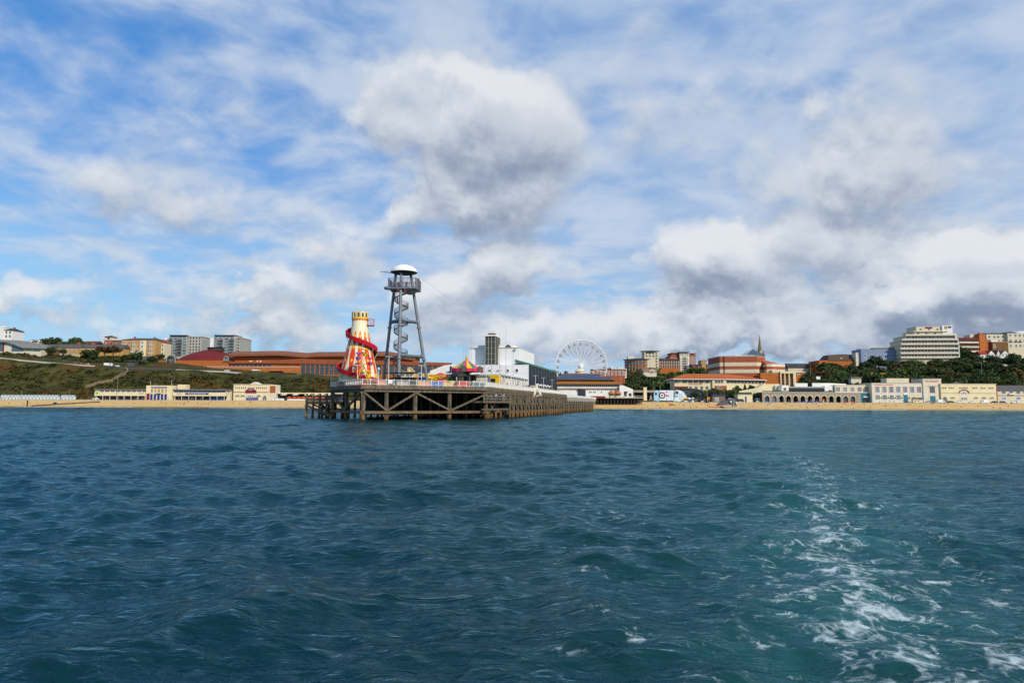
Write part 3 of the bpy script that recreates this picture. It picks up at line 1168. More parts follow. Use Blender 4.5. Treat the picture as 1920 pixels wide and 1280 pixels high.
for i, h in enumerate(HUTS):
    h['label'] = ('white gabled beach hut, %s from the left edge of the picture' % ORD[i]) if i < 17 else 'white gabled beach hut, %s of the four right of the gap' % ORD[i - 17]

# ------------------------------------------------------------------ amusement hall on the promenade
b = B('amusement_hall', 'long cream amusement hall with blue sign boards and a taller middle block', 177, 430, 750, 492, 14)
x = b.x
lw = MB().box(x(177), x(275), 2.2, 12, 0, b.z(740)).box(x(177), x(275), 0, 12, b.z(742), b.z(735.5)).box(x(177), x(275), 0.6, 12, b.z(735.5), b.z(731))
b.part('wing_wall', lw, CREAM)
b.part('wing_roof', MB().box(x(176), x(275), -0.3, 12.3, b.z(731), b.z(729.5)), GREYR)
b.part('shop_front', MB().box(x(179), x(274), 2.1, 2.25, 0.1, b.z(742.5)), DARKG)
for i, px in enumerate(ls(190, 270, 9)):
    put('window', win_mesh(3.0, 1.1, OFFW, glass_mat('navy_glass', (0.02, 0.04, 0.12)), 2), b.o, (x(px), 0.55, b.z(733.2)))
b.part('green_board', MB().box(x(179), x(184), -0.05, 0.05, b.z(739), b.z(735)), mat('green_board', C(110, 200, 60), 0.6, 0.05))
b.part('sign_board', MB().box(x(260), x(268.5), -0.06, 0.05, b.z(738.6), b.z(736.8)), GREYW)
b.part('block_wall', MB().box(x(274.5), x(323), -1.0, 12, -2.5, b.z(722.5)), CREAM)
b.part('sign_board', MB().box(x(284), x(313), -1.12, -0.98, b.z(727.6), b.z(724.8)), BLUE)
text('lettering', 'HAPPYLAND', 0.85, WHITE, b.o, (x(298.5), -1.15, b.z(726.3)), 0.02, width=9.6)
b.wins([x(p) for p in ls(285.5, 311.5, 5)], [b.z(732.3)], 1.5, 2.5, CREAM, GL_OR, y=-1.0, nx=1, nz=3)
for p in ls(285, 311.5, 5):
    MB().box(x(p) - 0.85, x(p) + 0.85, -1.07, -0.95, 0.1, b.z(738.4)).build('door', BLUE, b.o)
b.part('awning', MB().box(x(294), x(303), -1.9, -1.0, b.z(738.2), b.z(737.6)), BLACK)
b.part('clown_board', MB().box(x(276), x(281.5), -1.15, -0.98, 0.2, b.z(737.5)), BURG)
b.part('stair_head', MB().box(x(328), x(343.5), 3, 9, b.z(730), b.z(720.3)), CREAM)
rw = MB().box(x(323), x(423), 2.2, 12, 0, b.z(741)).box(x(324), x(423), -0.6, 12, b.z(742), b.z(735.3)).box(x(323), x(424), 0.6, 12, b.z(735.3), b.z(731.4))
b.part('wing_wall', rw, CREAM)
b.part('wing_roof', MB().box(x(323), x(431), -0.4, 12.3, b.z(731.2), b.z(729.3)), GREYR)
for px in ls(329, 417, 11):
    put('window', win_mesh(2.8, 1.2, mat('navy_frame', C(30, 40, 90), 0.5, 0.05), glass_mat('navy_glass', (0.02, 0.04, 0.12)), 1), b.o, (x(px), 0.55, b.z(733.3)))
b.part('sign_board', MB().box(x(347.5), x(391), -0.75, -0.58, b.z(739.2), b.z(736.2)), BLUE)
text('lettering', 'AMUSEMENTS', 0.9, WHITE, b.o, (x(369), -0.78, b.z(737.7)), 0.02, width=12.5)
b.part('notice', MB().box(x(331.5), x(340), -0.7, -0.58, b.z(738.6), b.z(736.8)), GREYW)
b.part('shop_front', MB().box(x(327), x(421), 2.0, 2.18, 0.1, b.z(742)), DARKG)
b.part('shutter', MB().box(x(390), x(418), 1.9, 2.02, 0.1, b.z(743)), mat('shutter_blue', C(50, 90, 150), 0.6, 0.1))
b.part('side_wall', MB().box(x(423.5), x(430), 1.0, 12, -2.5, b.z(731)), PALE)
for i, p in enumerate(ls(327, 420, 8) + ls(180, 272, 8)):
    MB().box(x(p) - 0.15, x(p) + 0.15, -0.3, 0.1, 0, b.z(741.8)).build('column', OFFW, b.o)
for p in (279, 319):
    MB().tube((x(p), 1, b.z(722.6)), (x(p), 1, b.z(712)), 0.09, 0.05, 6).build('flagpole', WHITE, b.o)
# open stair
s = MB()
for i in range(8):
    s.box(x(424) + i * 0.35, x(424) + (i + 1) * 0.35, -1.2, 0.6, 0, 0.5 + i * 0.75)
b.part('stair', s, PALE)


# ------------------------------------------------------------------ the two cream cafes with small high windows
def cream_cafe(name, label, px0, px1, pyt, Y, groups, arches, centre, pediment, cat='building'):
    b = B(name, label, px0, px1, 751, Y, 13, cat=cat)
    b.o.location.z = PROM_Z
    b.base.z = PROM_Z
    x = b.x
    hw = b.w / 2
    b.box('wall', CREAM, z1=b.z(pyt))
    mid = b.z(pyt) * 0.52
    b.part('cornice', MB().box(-hw - 0.3, hw + 0.3, -0.3, b.d + 0.3, b.z(pyt), b.z(pyt) + 0.35), OFFW)
    b.part('band', MB().box(-hw - 0.1, hw + 0.1, -0.15, 0, mid - 0.15, mid + 0.2), BURG if pediment else GREYW)
    for px, n in groups:
        for i in range(n):
            put('window', win_mesh(0.75, 1.05, OFFW, GL_DARK), b.o, (x(px) + (i - (n - 1) / 2) * 1.35, 0, b.z(pyt) * 0.80))
    for px in arches:
        fan_window(b, x(px), mid * 0.44, 1.7, 1.3)
    cx = x(centre)
    a = MB()
    n = 14
    for i in range(n):
        t0, t1 = math.pi * i / n, math.pi * (i + 1) / n
        a.bar((cx + 3.6 * math.cos(t0), -0.25, mid + 0.1 + 2.3 * math.sin(t0)), (cx + 3.6 * math.cos(t1), -0.25, mid + 0.1 + 2.3 * math.sin(t1)), 0.5, 0.45)
    b.part('arch_moulding', a, BURG)
    fan = MB()
    fan.slab([(cx - 3.2, mid * 0.2)] + [(cx + 3.2, mid * 0.2)] + [(cx + 3.2 * math.cos(math.pi * i / n), mid + 2.0 * math.sin(math.pi * i / n)) for i in range(n + 1)], -0.12, 0.02)
    b.part('arch_panel', fan, OFFW)
    for i in (-1, 0, 1):
        put('window', win_mesh(0.9, 1.6, OFFW, GL_GREY, 2, 2), b.o, (cx + i * 1.5, -0.12, mid * 0.45))
        put('window', win_mesh(0.75, 0.8, OFFW, GL_GREY), b.o, (cx + i * 1.3, -0.12, mid * 0.98 + (0.5 if i == 0 else 0)))
    return b


def fan_window(b, cx, z0, r, h, y=0.0):
    n = 10
    g = MB()
    g.slab([(cx - r, z0), (cx + r, z0)] + [(cx + r * math.cos(math.pi * i / n), z0 + h * math.sin(math.pi * i / n)) for i in range(n + 1)], y - 0.06, y + 0.05, 1)
    for i in range(n):
        t0, t1 = math.pi * i / n, math.pi * (i + 1) / n
        g.bar((cx + r * math.cos(t0), y - 0.1, z0 + h * math.sin(t0)), (cx + r * math.cos(t1), y - 0.1, z0 + h * math.sin(t1)), 0.2, 0.2, 0)
    for t in (0.25, 0.5, 0.75):
        g.bar((cx, y - 0.1, z0), (cx + r * math.cos(math.pi * t), y - 0.1, z0 + h * math.sin(math.pi * t)), 0.1, 0.1, 0)
    g.bar((cx - r, y - 0.1, z0), (cx + r, y - 0.1, z0), 0.2, 0.2, 0)
    g.build('fan_window', [OFFW, GL_GREY], b.o)


b = cream_cafe('cream_cafe', 'cream beach cafe with burgundy arch below the small pediment', 437, 504, 721, 494,
               [(445, 3), (456, 3), (470, 4), (484, 3), (495, 3)], [445, 455, 485], 469.5, True)
x = b.x
b.part('pediment', MB().slab([(x(465), b.z(721)), (x(486), b.z(721)), (x(475.5), b.z(715.5))], 0.2, 8), OFFW)
b.part('burgundy_board', MB().box(x(460), x(480), -0.32, -0.02, b.z(736.8), b.z(731.2)), BURG)
b.part('shutter', MB().box(x(461.5), x(484), -0.2, 0.1, 0.1, b.z(744.5)), mat('shutter_violet', C(96, 96, 150), 0.6, 0.08))
fan_window(b, x(496), 0.2, 1.6, 3.4)
b.part('annexe', MB().box(x(503.5), x(516), 1.0, 10, -2, b.z(721)), OFFW)
b.part('brick_panel', MB().box(x(504.5), x(514.5), 0.85, 1.05, b.z(736), b.z(723)), BRICK_R)

b2 = cream_cafe('cream_hall', 'cream seafront hall with small high windows and a central arch beside the fish restaurant', 1765, 1869, 720, 498,
                [(1771, 3), (1785, 3), (1808, 5), (1829, 3), (1844, 3), (1859.5, 3)], [1786, 1830, 1845, 1860], 1808, False)
b2.part('roof_vent', MB().hip(b2.x(1795), b2.x(1813), 3, 9, b2.z(720), b2.z(714.5)), SLATE)
fan_window(b2, b2.x(1772), 0.2, 2.0, 4.4)
b2.part('red_edge', MB().box(b2.w / 2, b2.w / 2 + 0.3, -0.05, 1.2, 0, b2.z(720)), mat('red_edge', C(190, 60, 60), 0.7, 0.1))

# ------------------------------------------------------------------ seafront restaurant with orange parasols
b = B('beach_restaurant', 'low white beach restaurant with orange parasols on its terrace', 516, 640, 751, 496, 9)
b.o.location.z = b.base.z = PROM_Z
x = b.x
b.box('wall', DARKG, z1=b.z(738), y0=4)
b.part('roof', MB().box(-b.w / 2, b.w / 2, 1.0, 9.2, b.z(738), b.z(736)), CREAM)
for px in (532, 554, 576, 590, 602, 614):
    MB().slab([(x(px) - 2.4, b.z(741)), (x(px) + 1.4, b.z(741)), (x(px) + 2.4, b.z(738)), (x(px) - 1.4, b.z(738))], -0.2, 2.5).build('awning', OFFW, b.o)
b.part('terrace_wall', MB().box(x(514), x(536), -4, -3.7, 0, b.z(747)).box(x(542), x(575), -4, -3.7, 0, b.z(747.8)), WHITE)
par = thing('parasol', 'p', 'parasol', (0, 0, 0), 0, 'orange parasols on the restaurant terrace')
MB().tube((0, 0, 0), (0, 0, 2.6), 0.05, 0.05, 6).build('pole', WHITE, par)
MB().lathe([(1.9, 1.75), (1.9, 2.0), (1.2, 2.4), (0.05, 2.75)], 8).build('canopy', ORANGE, par)
ords = ['first', 'second', 'third', 'fourth', 'fifth', 'sixth', 'seventh', 'eighth', 'ninth', 'tenth', 'eleventh', 'twelfth']
for i, px in enumerate((542, 551, 560, 568, 580, 592, 604)):
    q = par if i == 0 else copy_tree(par)
    q.location = (at(px, 745, 494).x, 494.2 + (i % 2) * 0.8, PROM_Z)
    q['label'] = 'orange parasol on the beach restaurant terrace, %s from the left' % ords[i]
tag(MB().box(-5, 5, -0.2, 0.2, 0, 0.02).box(-5.5, -2, -1, 0.5, 0.05, 0.5).box(-1, 3, -1, 0.5, 0.05, 0.4).build('canoe_rack', YELLOW, None, (at(470, 752, 484).x, 484, 4.3)), 'yellow pedal boats lying on the sand below the cream cafe', 'pedal boat')

# ------------------------------------------------------------------ conference hall on the cliff (brick with brown roofs)
b = B('conference_hall', 'huge orange brick conference hall with brown roofs and a maroon dome', 285, 860, 700, 600, 60, sink=14)
x, z = b.x, b.z
# domed theatre at the left
b.part('drum_wall', MB().box(x(288), x(425), 2, 50, -12, z(676)), BRICK_O)
cx = x(363)
R0 = x(428) - cx
b.part('dome_roof', MB().lathe([(R0, z(676)), (R0 * 0.80, z(666.5)), (R0 * 0.55, z(659)), (R0 * 0.30, z(653.5)), (R0 * 0.24, z(652.5))], 20, (cx, 34)), MAROON)
b.part('roof_lantern', MB().lathe([(R0 * 0.24, z(653.5)), (R0 * 0.24, z(647)), (R0 * 0.27, z(646.8)), (0.1, z(645))], 12, (cx + 4, 34)), SLATE_B)


def arch_front(px0, px1, pyt, pyb, y):
    xa, xb = x(px0), x(px1)
    c, r = (xa + xb) / 2, (xb - xa) / 2
    zt = z(pyt) - r
    n = 14
    b.part('arch_glass', MB().slab([(c - r, z(pyb)), (c + r, z(pyb))] + [(c + r * math.cos(math.pi * i / n), zt + r * math.sin(math.pi * i / n)) for i in range(n + 1)], y, y + 3), GL_DARK)
    a = MB()
    for i in range(n):
        t0, t1 = math.pi * i / n, math.pi * (i + 1) / n
        a.bar((c + r * math.cos(t0), y - 0.2, zt + r * math.sin(t0)), (c + r * math.cos(t1), y - 0.2, zt + r * math.sin(t1)), 0.7, 0.7)
    a.bar((c - r, y - 0.2, z(pyb)), (c - r, y - 0.2, zt), 0.7).bar((c + r, y - 0.2, z(pyb)), (c + r, y - 0.2, zt), 0.7)
    for dx_ in (-0.35, 0, 0.35):
        a.bar((c + dx_ * r, y - 0.1, z(pyb)), (c + dx_ * r, y - 0.1, zt), 0.25)
    for q in (0.25, 0.5):
        a.bar((c - r, y - 0.1, z(pyb) + q * (zt - z(pyb)) * 2), (c + r, y - 0.1, z(pyb) + q * (zt - z(pyb)) * 2), 0.2)
    b.part('arch_rim', a, CONC)


arch_front(310, 326.5, 666.5, 688, 1.0)
arch_front(418, 426, 668.5, 678, 1.2)
for px in ls(338, 376, 6) + [291, 296, 301, 306]:
    put('window', win_mesh(1.6, 1.3, BRICK_O, GL_DARK), b.o, (x(px), 2, z(686.5)))
# main hall
hall = [(x(421), z(657)), (x(516), z(655)), (x(565), z(659)), (x(588), z(657)), (x(720), z(655.5)), (x(775), z(664))]
b.part('hall_wall', MB().box(x(428), x(770), 12, 58, -12, z(664)), BRICK_O)
rf = MB()
for (xa, za), (xb, zb) in zip(hall[:-1], hall[1:]):
    rf.add([(xa, 8, za - 3.6), (xb, 8, zb - 3.6), (xb, 16, zb), (xa, 16, za), (xb, 58, zb + 0.2), (xa, 58, za + 0.2), (xa, 8, za - 5.0), (xb, 8, zb - 5.0)],
           [(0, 1, 2, 3), (3, 2, 4, 5), (6, 7, 1, 0)])
b.part('hall_roof', rf, COPPER)
b.part('eaves', MB().box(x(424), x(772), 9.4, 12.2, z(667.6), z(665)), mat('dark_brown_eaves', C(60, 34, 26), 0.7, 0.1))
# lower roof strip and glazed gallery
b.part('gallery_roof', MB().slab([(x(386), z(680)), (x(420), z(677.8)), (x(500), z(678)), (x(508), z(675)), (x(560), z(672)), (x(845), z(678.5)), (x(845), z(684)), (x(505), z(681)), (x(386), z(681.5))], 3.5, 13),
       mat('copper_brown_roof', C(160, 86, 50), 0.6, 0.12, 0.3))
b.part('gallery_wall', MB().box(x(380), x(560), 5, 14, -12, z(681)), BRICK_O)
for i, px in enumerate(ls(392, 500, 14)):
    put('window', win_mesh(2.7, 2.6, BRICK_R, GL_DARK), b.o, (x(px), 5.0, z(684.6)))
b.part('terrace_wall', MB().box(x(330), x(562), 1.2, 5.2, -12, z(688.5)), mat('tan_brick', C(188, 112, 54), 0.85, 0.12, 0.5))
b.part('terrace_rail', MB().box(x(386), x(562), 1.3, 1.4, z(688.5), z(687)), GREYW)
b.part('loading_door', MB().box(x(506), x(529), 1.0, 1.3, -3, z(696)), DARK)
b.part('canopy', MB().box(x(504), x(531), -0.8, 1.25, z(696), z(694.6)), BRICK_R)
b.part('glazed_wall', MB().box(x(561), x(640), 4.6, 12, -12, z(681)), GL_BLUE)
for px in ls(561, 650, 11):
    MB().box(x(px) - 0.4, x(px) + 0.4, 3.9, 4.7, -12, z(681)).build('pilaster', BRICK_O, b.o)
b.part('glazed_wall', MB().box(x(690), x(845), 4.6, 12, -12, z(683)), GL_BLUE)
for px in ls(690, 845, 14):
    MB().box(x(px) - 0.5, x(px) + 0.5, 3.9, 4.7, -12, z(683)).build('pilaster', BRICK_O, b.o)
b.part('plinth_wall', MB().box(x(561), x(845), 2.4, 4.0, -14, z(702)), BRICK_O)
b.part('bird_panel', MB().slab([(x(455), z(676.6)), (x(464), z(676.6)), (x(460), z(674.4)), (x(457), z(675.6))], 11.8, 11.95), WHITE)
for px in (472, 478):
    MB().slab([(x(px) - 1, z(676.8)), (x(px) + 1, z(676.8)), (x(px) + 0.3, z(673.6))], 11.8, 11.95).build('bird_panel', WHITE, b.o)
b.wins([x(490.2), x(493.5)], [z(674.9)], 1.1, 1.6, BRICK_O, GL_GREY, y=12, nx=2, nz=2)
b.part('end_wall', MB().box(x(640), x(690), 4.2, 12, -12, z(683)), BRICK_O)


# ------------------------------------------------------------------ two modern apartment blocks
def apartment(label, px0, px1, pyt, mirror, Y=680):
    b = B('apartment_block', label, px0, px1, 668, Y, 22, cat='apartments', group='modern apartment blocks behind the dome', sink=8)
    x, z = b.x, b.z
    hw = b.w / 2
    b.box('wall', GREYW, z1=z(pyt + 5))
    b.part('penthouse', MB().box(-hw * 0.72, hw * 0.8, 2, 20, z(pyt + 5), z(pyt + 1)), OFFW)
    b.part('penthouse_roof', MB().box(-hw * 0.8, hw * 0.9, 0.8, 21, z(pyt + 1), z(pyt)), SLATE)
    b.wins(spread(b.w * 0.8, 5), [z(pyt + 3)], 3.0, 1.6, SLATE, GL_BLUE, y=2)
    s = 1 if mirror else -1
    b.part('white_pier', MB().box(s * hw - 1.9, s * hw + 1.9, -0.7, 3, -6, z(pyt + 6)), WHITE) if not mirror else None
    if mirror:
        b.part('white_pier', MB().box(-hw - 0.4, -hw + 3.2, -0.7, 3, -6, z(pyt + 6)), WHITE)
    rows = [z(pyt + 8 + 5.4 * i) for i in range(6)]
    xs = spread(b.w * 0.9, 4)
    for r in rows:
        b.wins([v + 0.6 for v in xs], [r], 3.6, 1.9, GREYW, GL_TEAL, nx=3)
        for v in (xs[1], xs[3]) if mirror else (xs[0], xs[2]):
            m = MB().box(v - 2.4, v + 3.2, -1.5, -0.1, r - 1.35, r - 1.2, 0).box(v - 2.4, v + 3.2, -1.52, -1.44, r - 1.2, r - 0.3, 1)
            m.build('balcony', [OFFW, GL_GREY], b.o)
    return b


apartment('left of two modern grey apartment blocks, with a white corner, behind the maroon dome', 311, 350, 627.5, False)
b = apartment('right of two modern glass apartment blocks with white left edge behind the hall', 394, 440, 627.5, True)
for px0, px1, py, lab, dep in ((352, 377, 631, 'dark set back wing of the left modern apartment block', 30), (440, 449, 633, 'narrow set back wing of the right modern apartment block', 30)):
    bb = B('apartment_wing', lab, px0, px1, 668, 684, dep, cat='apartments', sink=8)
    bb.box('wall', GREYW, z1=bb.z(py))
    for r in [bb.z(py + 3 + 5.4 * i) for i in range(6)]:
        bb.wins(spread(bb.w * 0.9, 4 if px0 < 400 else 2), [r], 2.0, 2.0, OFFW, GL_BLUE)
    bb.part('roof', MB().box(-bb.w / 2 - 0.5, bb.w / 2 + 0.5, -0.6, dep, bb.z(py), bb.z(py) + 0.6), OFFW)

# ------------------------------------------------------------------ victorian hotel, terrace and villas on the left cliff
b = B('cliff_hotel', 'yellow brick victorian hotel with white bay windows on the left cliff', 226, 291, 669, 640, 24, sink=6)
x, z = b.x, b.z
b.box('wall', BRICK_Y, z1=z(637))
b.part('roof', MB().hip(-b.w / 2, b.w / 2, 0, 24, z(637), z(631.5), 6, ov=0.6), SLATE)
for q, px in enumerate((233, 251, 267, 283)):
    bay = MB().prism([(x(px) - 3, 0.2), (x(px) - 2, -1.4), (x(px) + 2, -1.4), (x(px) + 3, 0.2)], -6, z(638.5)).build('bay', BRICK_Y if q != 2 else CREAM, b.o)
    for zr in (642, 650, 658, 665):
        put('window', win_mesh(1.7, 2.4, WHITE, GL_GREY, 2, 2), b.o, (x(px), -1.42, z(zr)))
    for zr in (646, 654, 662):
        MB().box(x(px) - 2.4, x(px) + 2.4, -1.55, -1.38, z(zr) - 0.15, z(zr) + 0.2).build('string_course', WHITE, b.o)
for px in (242, 259, 275, 289):
    b.wins([x(px)], [z(v) for v in (642, 650, 658)], 1.0, 2.0, WHITE, GL_DARK)
b.part('porch', MB().box(x(244), x(262), -3.0, -1.6, -4, z(660)).box(x(243.5), x(262.5), -3.3, -1.5, z(660), z(659)), WHITE)
b.part('chimney', MB().box(x(240), x(242), 8, 10, z(634), z(629.5)).box(x(278), x(280), 8, 10, z(634), z(630)), BRICK_R)

b = B('stair_tower', 'small pale square tower with a pyramid roof left of the victorian hotel', 194, 210, 660, 655, 8, sink=4)
b.box('wall', BRICK_R, z1=b.z(637.5))
b.part('upper_storey', MB().box(-b.w / 2 + 0.2, b.w / 2 - 0.2, 0.2, 7.8, b.z(637.5), b.z(631.5)), OFFW)
b.part('roof', MB().hip(-b.w / 2, b.w / 2, 0, 8, b.z(631.5), b.z(628), ov=0.8), SLATE)
b.wins([-1.8, 1.8], [b.z(643)], 1.2, 1.8, WHITE, GL_DARK)
b.wins([0], [b.z(634.4)], 1.6, 1.4, SLATE, GL_DARK, y=0.2)
b = B('brick_hotel_wing', 'dark red brick wing between the pale tower and the victorian hotel', 209, 228, 662, 652, 12, sink=4)
b.box('wall', BRICK_D, z1=b.z(638))
b.wins(spread(b.w, 4), [b.z(643), b.z(650)], 1.2, 1.7, OFFW, GL_DARK)
b.part('parapet', MB().box(-b.w / 2, b.w / 2, -0.2, 12, b.z(638), b.z(637.2)), OFFW)
b = B('red_roof_villa', 'cream villa with a red turret roof beside the victorian hotel', 290, 307, 668, 650, 14, sink=5)
b.box('wall', PALE, z1=b.z(642))
b.part('roof', MB().hip(-b.w / 2, b.w / 2, 0, 14, b.z(642), b.z(635.5), ov=0.6), TILE_R)
b.wins(spread(b.w, 3), [b.z(647), b.z(655), b.z(662)], 1.3, 2.4, WHITE, GL_GREY)
b = B('brick_terrace', 'long low yellow brick terrace with slate roof and small gables', 78, 230, 664, 615, 12, sink=4)
x, z = b.x, b.z
b.box('wall', BRICK_Y, z1=z(652.5))
b.part('roof', MB().gable(-b.w / 2, b.w / 2, 0, 12, z(652.5), z(644.5), ov=0.5), SLATE)
for px in (109, 157, 205):
    MB().box(x(px) - 3.5, x(px) + 3.5, -1.5, 3, -4, z(652.5)).build('gable_wall', BRICK_Y, b.o)
    MB().gable(x(px) - 3.5, x(px) + 3.5, -1.5, 6, z(652.5), z(646.5), axis='y', ov=0.3).build('gable_roof', SLATE, b.o)
    put('window', win_mesh(1.6, 1.8, WHITE, GL_GREY, 2), b.o, (x(px), -1.5, z(657)))
for px in (118, 126, 134, 142, 165, 173, 181, 189, 213, 221, 90, 98):
    put('window', win_mesh(1.6, 1.5, WHITE, GL_GREY, 2), b.o, (x(px), 0, z(655.5)))
for px in (139, 167, 197):
    MB().box(x(px) - 1, x(px) + 1, 5, 6.4, z(646), z(641)).build('chimney', BRICK_R, b.o)
b = B('hip_roof_lodge', 'low lodge with a dark hipped roof at the left end of the terrace', 79, 104, 659, 598, 8, sink=3)
b.box('wall', BRICK_B, z1=b.z(657))
b.part('roof', MB().hip(-b.w / 2, b.w / 2, 0, 8, b.z(657), b.z(650), ov=0.4), SLATE_B)

b = B('leisure_building', 'low modern building with a big sloping grey roof at the left edge', -40, 76, 659, 590, 22, sink=4)
x, z = b.x, b.z
b.part('roof', MB().add([(x(-45), -1.5, z(637)), (x(16), -1.5, z(641.5)), (x(44), -1.5, z(651.5)), (x(78), -1.5, z(652.5)), (x(78), 23, z(651)), (x(44), 23, z(640)), (x(0), 23, z(633.5)), (x(-45), 23, z(632)),
                         (x(-45), -1.5, z(636)), (x(16), -1.5, z(642.6)), (x(44), -1.5, z(652.6)), (x(78), -1.5, z(653.6)), (x(78), 23, z(653.6)), (x(-45), 23, z(636))],
                        [(0, 1, 6, 7), (1, 2, 5, 6), (2, 3, 4, 5), (8, 9, 1, 0), (9, 10, 2, 1), (10, 11, 3, 2), (11, 12, 4, 3)]), GREYR)
b.part('wall', MB().slab([(x(-40), -4), (x(76), -4), (x(76), z(653)), (x(44), z(652)), (x(18), z(642)), (x(-40), z(638))], 1.0, 20), OFFW)
b.part('glazing', MB().slab([(x(-40), 0.3), (x(4), 0.3), (x(4), z(640)), (x(-40), z(637.5))], 0.85, 1.05).slab([(x(20), 0.3), (x(42), 0.3), (x(42), z(651.5)), (x(20), z(643.5))], 0.85, 1.05), GL_TEAL)
b.part('red_fin', MB().box(x(4), x(5.6), 0.2, 1.05, -1, z(641)), BURG)
b = B('corner_hotel', 'white hotel with dark roof cut off by the left edge of the picture', -30, 22, 640, 660, 16, sink=8)
b.box('wall', WHITE, z1=b.z(619))
b.part('roof', MB().hip(-b.w / 2, b.w / 2, 0, 16, b.z(619), b.z(614), 4, ov=0.8), SLATE_B)
b.part('turret', MB().box(b.x(-5), b.x(7), -0.8, 6, -2, b.z(613.5)).hip(b.x(-5), b.x(7), -0.8, 6, b.z(613.5), b.z(610.5), ov=0.4), WHITE)
b.part('chimney', MB().box(b.x(15.5), b.x(18.5), 5, 7, b.z(618), b.z(612.5)), BRICK_R)
b.wins([b.x(p) for p in (2, 11, 18)], [b.z(623), b.z(630)], 1.6, 2.2, OFFW, GL_DARK)
for i, (px0, px1, pt, pe, lab) in enumerate(((50, 68, 636.5, 641, 'white gabled house with brown roof behind the low modern building'), (67, 82, 635.5, 640.5, 'white gabled house with bargeboards left of the cliff trees'), (155, 180, 638.5, 643.5, 'dark roofed house behind the long brick terrace'))):
    b = B('gabled_house', lab, px0, px1, 652, 650, 12, sink=4, cat='house')
    b.box('wall', WHITE if i < 2 else BRICK_B, z1=b.z(pe))
    b.part('roof', MB().gable(-b.w / 2, b.w / 2, 0, 12, b.z(pe), b.z(pt), axis='y' if i < 2 else 'x', ov=0.5), mat('brown_roof_tile', C(104, 60, 46), 0.8, 0.1))
    b.part('gable_front', MB().slab([(-b.w / 2 + 1, b.z(pe)), (b.w / 2 - 1, b.z(pe)), (0, b.z(pt + 0.8))], -0.62, -0.5), WHITE if i < 2 else BRICK_B)
    b.wins([0] if i < 2 else [-3, 3], [b.z(pe + 3)], 1.6, 1.6, OFFW, GL_DARK)


# ------------------------------------------------------------------ pier entrance building and big wheel
b = B('pier_entrance', 'white pier entrance building with two tiers of brown tiled roof and solar panels', 1034, 1166, 743, 470, 26, sink=1.2, cat='building')
x, z = b.x, b.z
PEZ = b.base.z
b.box('wall', WHITE, z1=z(727.5))
b.part('window_band', MB().box(x(1036), x(1163), 0.6, 24, z(727.5), z(719.5)), GL_GREY)
for px in ls(1036, 1163, 34):
    MB().box(x(px) - 0.14, x(px) + 0.14, 0.4, 0.62, z(727.5), z(719.6)).build('mullion', WHITE, b.o)
b.part('balcony_rail', MB().box(x(1045), x(1162), -1.2, -1.1, z(727.3), z(724.8)).box(x(1045), x(1162), -1.3, 0.4, z(728.2), z(727.4)), OFFW)
b.part('lower_roof', MB().add([(x(1030), -1.5, z(719.8)), (x(1168), -1.5, z(719.8)), (x(1157), 4, z(714)), (x(1036), 4, z(714)), (x(1168), 26, z(719.8)), (x(1157), 21, z(714)), (x(1030), 26, z(719.8)), (x(1036), 21, z(714))],
                              [(0, 1, 2, 3), (1, 4, 5, 2), (4, 6, 7, 5), (6, 0, 3, 7), (3, 2, 5, 7), (0, 6, 4, 1)]), TILE_B)
b.part('clerestory', MB().box(x(1038), x(1153), 4.5, 21, z(714), z(711.5)), DARK)
b.part('upper_roof', MB().add([(x(1034), 2.5, z(711.8)), (x(1157), 2.5, z(711.8)), (x(1128), 9, z(698.5)), (x(1064), 9, z(698.5)), (x(1157), 23, z(711.8)), (x(1128), 16, z(698.5)), (x(1034), 23, z(711.8)), (x(1064), 16, z(698.5))],
                              [(0, 1, 2, 3), (1, 4, 5, 2), (4, 6, 7, 5), (6, 0, 3, 7), (3, 2, 5, 7), (0, 6, 4, 1)]), TILE_B)
sp = MB().add([(-0.95, -1.33, -1.0), (0.95, -1.33, -1.0), (0.95, 1.40, 1.05), (-0.95, 1.40, 1.05), (-0.95, -1.43, -0.92), (0.95, -1.43, -0.92), (0.95, 1.30, 1.13), (-0.95, 1.30, 1.13)],
              [(4, 5, 6, 7), (0, 1, 5, 4), (1, 2, 6, 5), (2, 3, 7, 6), (3, 0, 4, 7)]).mesh('solar_panel', mat('solar_panel', C(62, 76, 102), 0.25, 0.1, spec=0.6))
for j, (py, n) in enumerate(((708.6, 22), (703.2, 14))):
    yy = 2.5 + 6.5 * (711.8 - py) / 13.3
    for i in range(n):
        px = 1091 + (i - (n - 1) / 2) * 5.45 * 0.97
        put('solar_panel', sp, b.o, (x(px), yy - 0.06, z(py) + 0.08))
b.part('lantern', MB().lathe([(3.3, z(699)), (3.3, z(695)), (3.9, z(694.5)), (2.2, z(690.5)), (0.1, z(689.5))], 12, (x(1091), 12.5)), OFFW)
b.wins([x(p) for p in (1107, 1114.5)], [z(735)], 1.6, 0.7, OFFW, GL_DARK)
b.wins([x(1128)], [z(735)], 0.8, 0.8, OFFW, GL_DARK)
b.part('entry', MB().box(x(1083), x(1098), -0.2, 0.1, -0.5, z(730)), GL_DARK)
b.part('awning', MB().box(x(1083.5), x(1091), -1.5, 0, z(730.5), z(728.8)), BRICK_D)
st = B('stair_block', 'white block with a sloping roof and open stair at the right of the pier entrance', 1162, 1187, 743, 466, 14, sink=1.2)
st.part('wall', MB().slab([(st.x(1162), -1), (st.x(1187), -1), (st.x(1187), st.z(729.5)), (st.x(1168), st.z(722)), (st.x(1162), st.z(722))], 0, 14), WHITE)
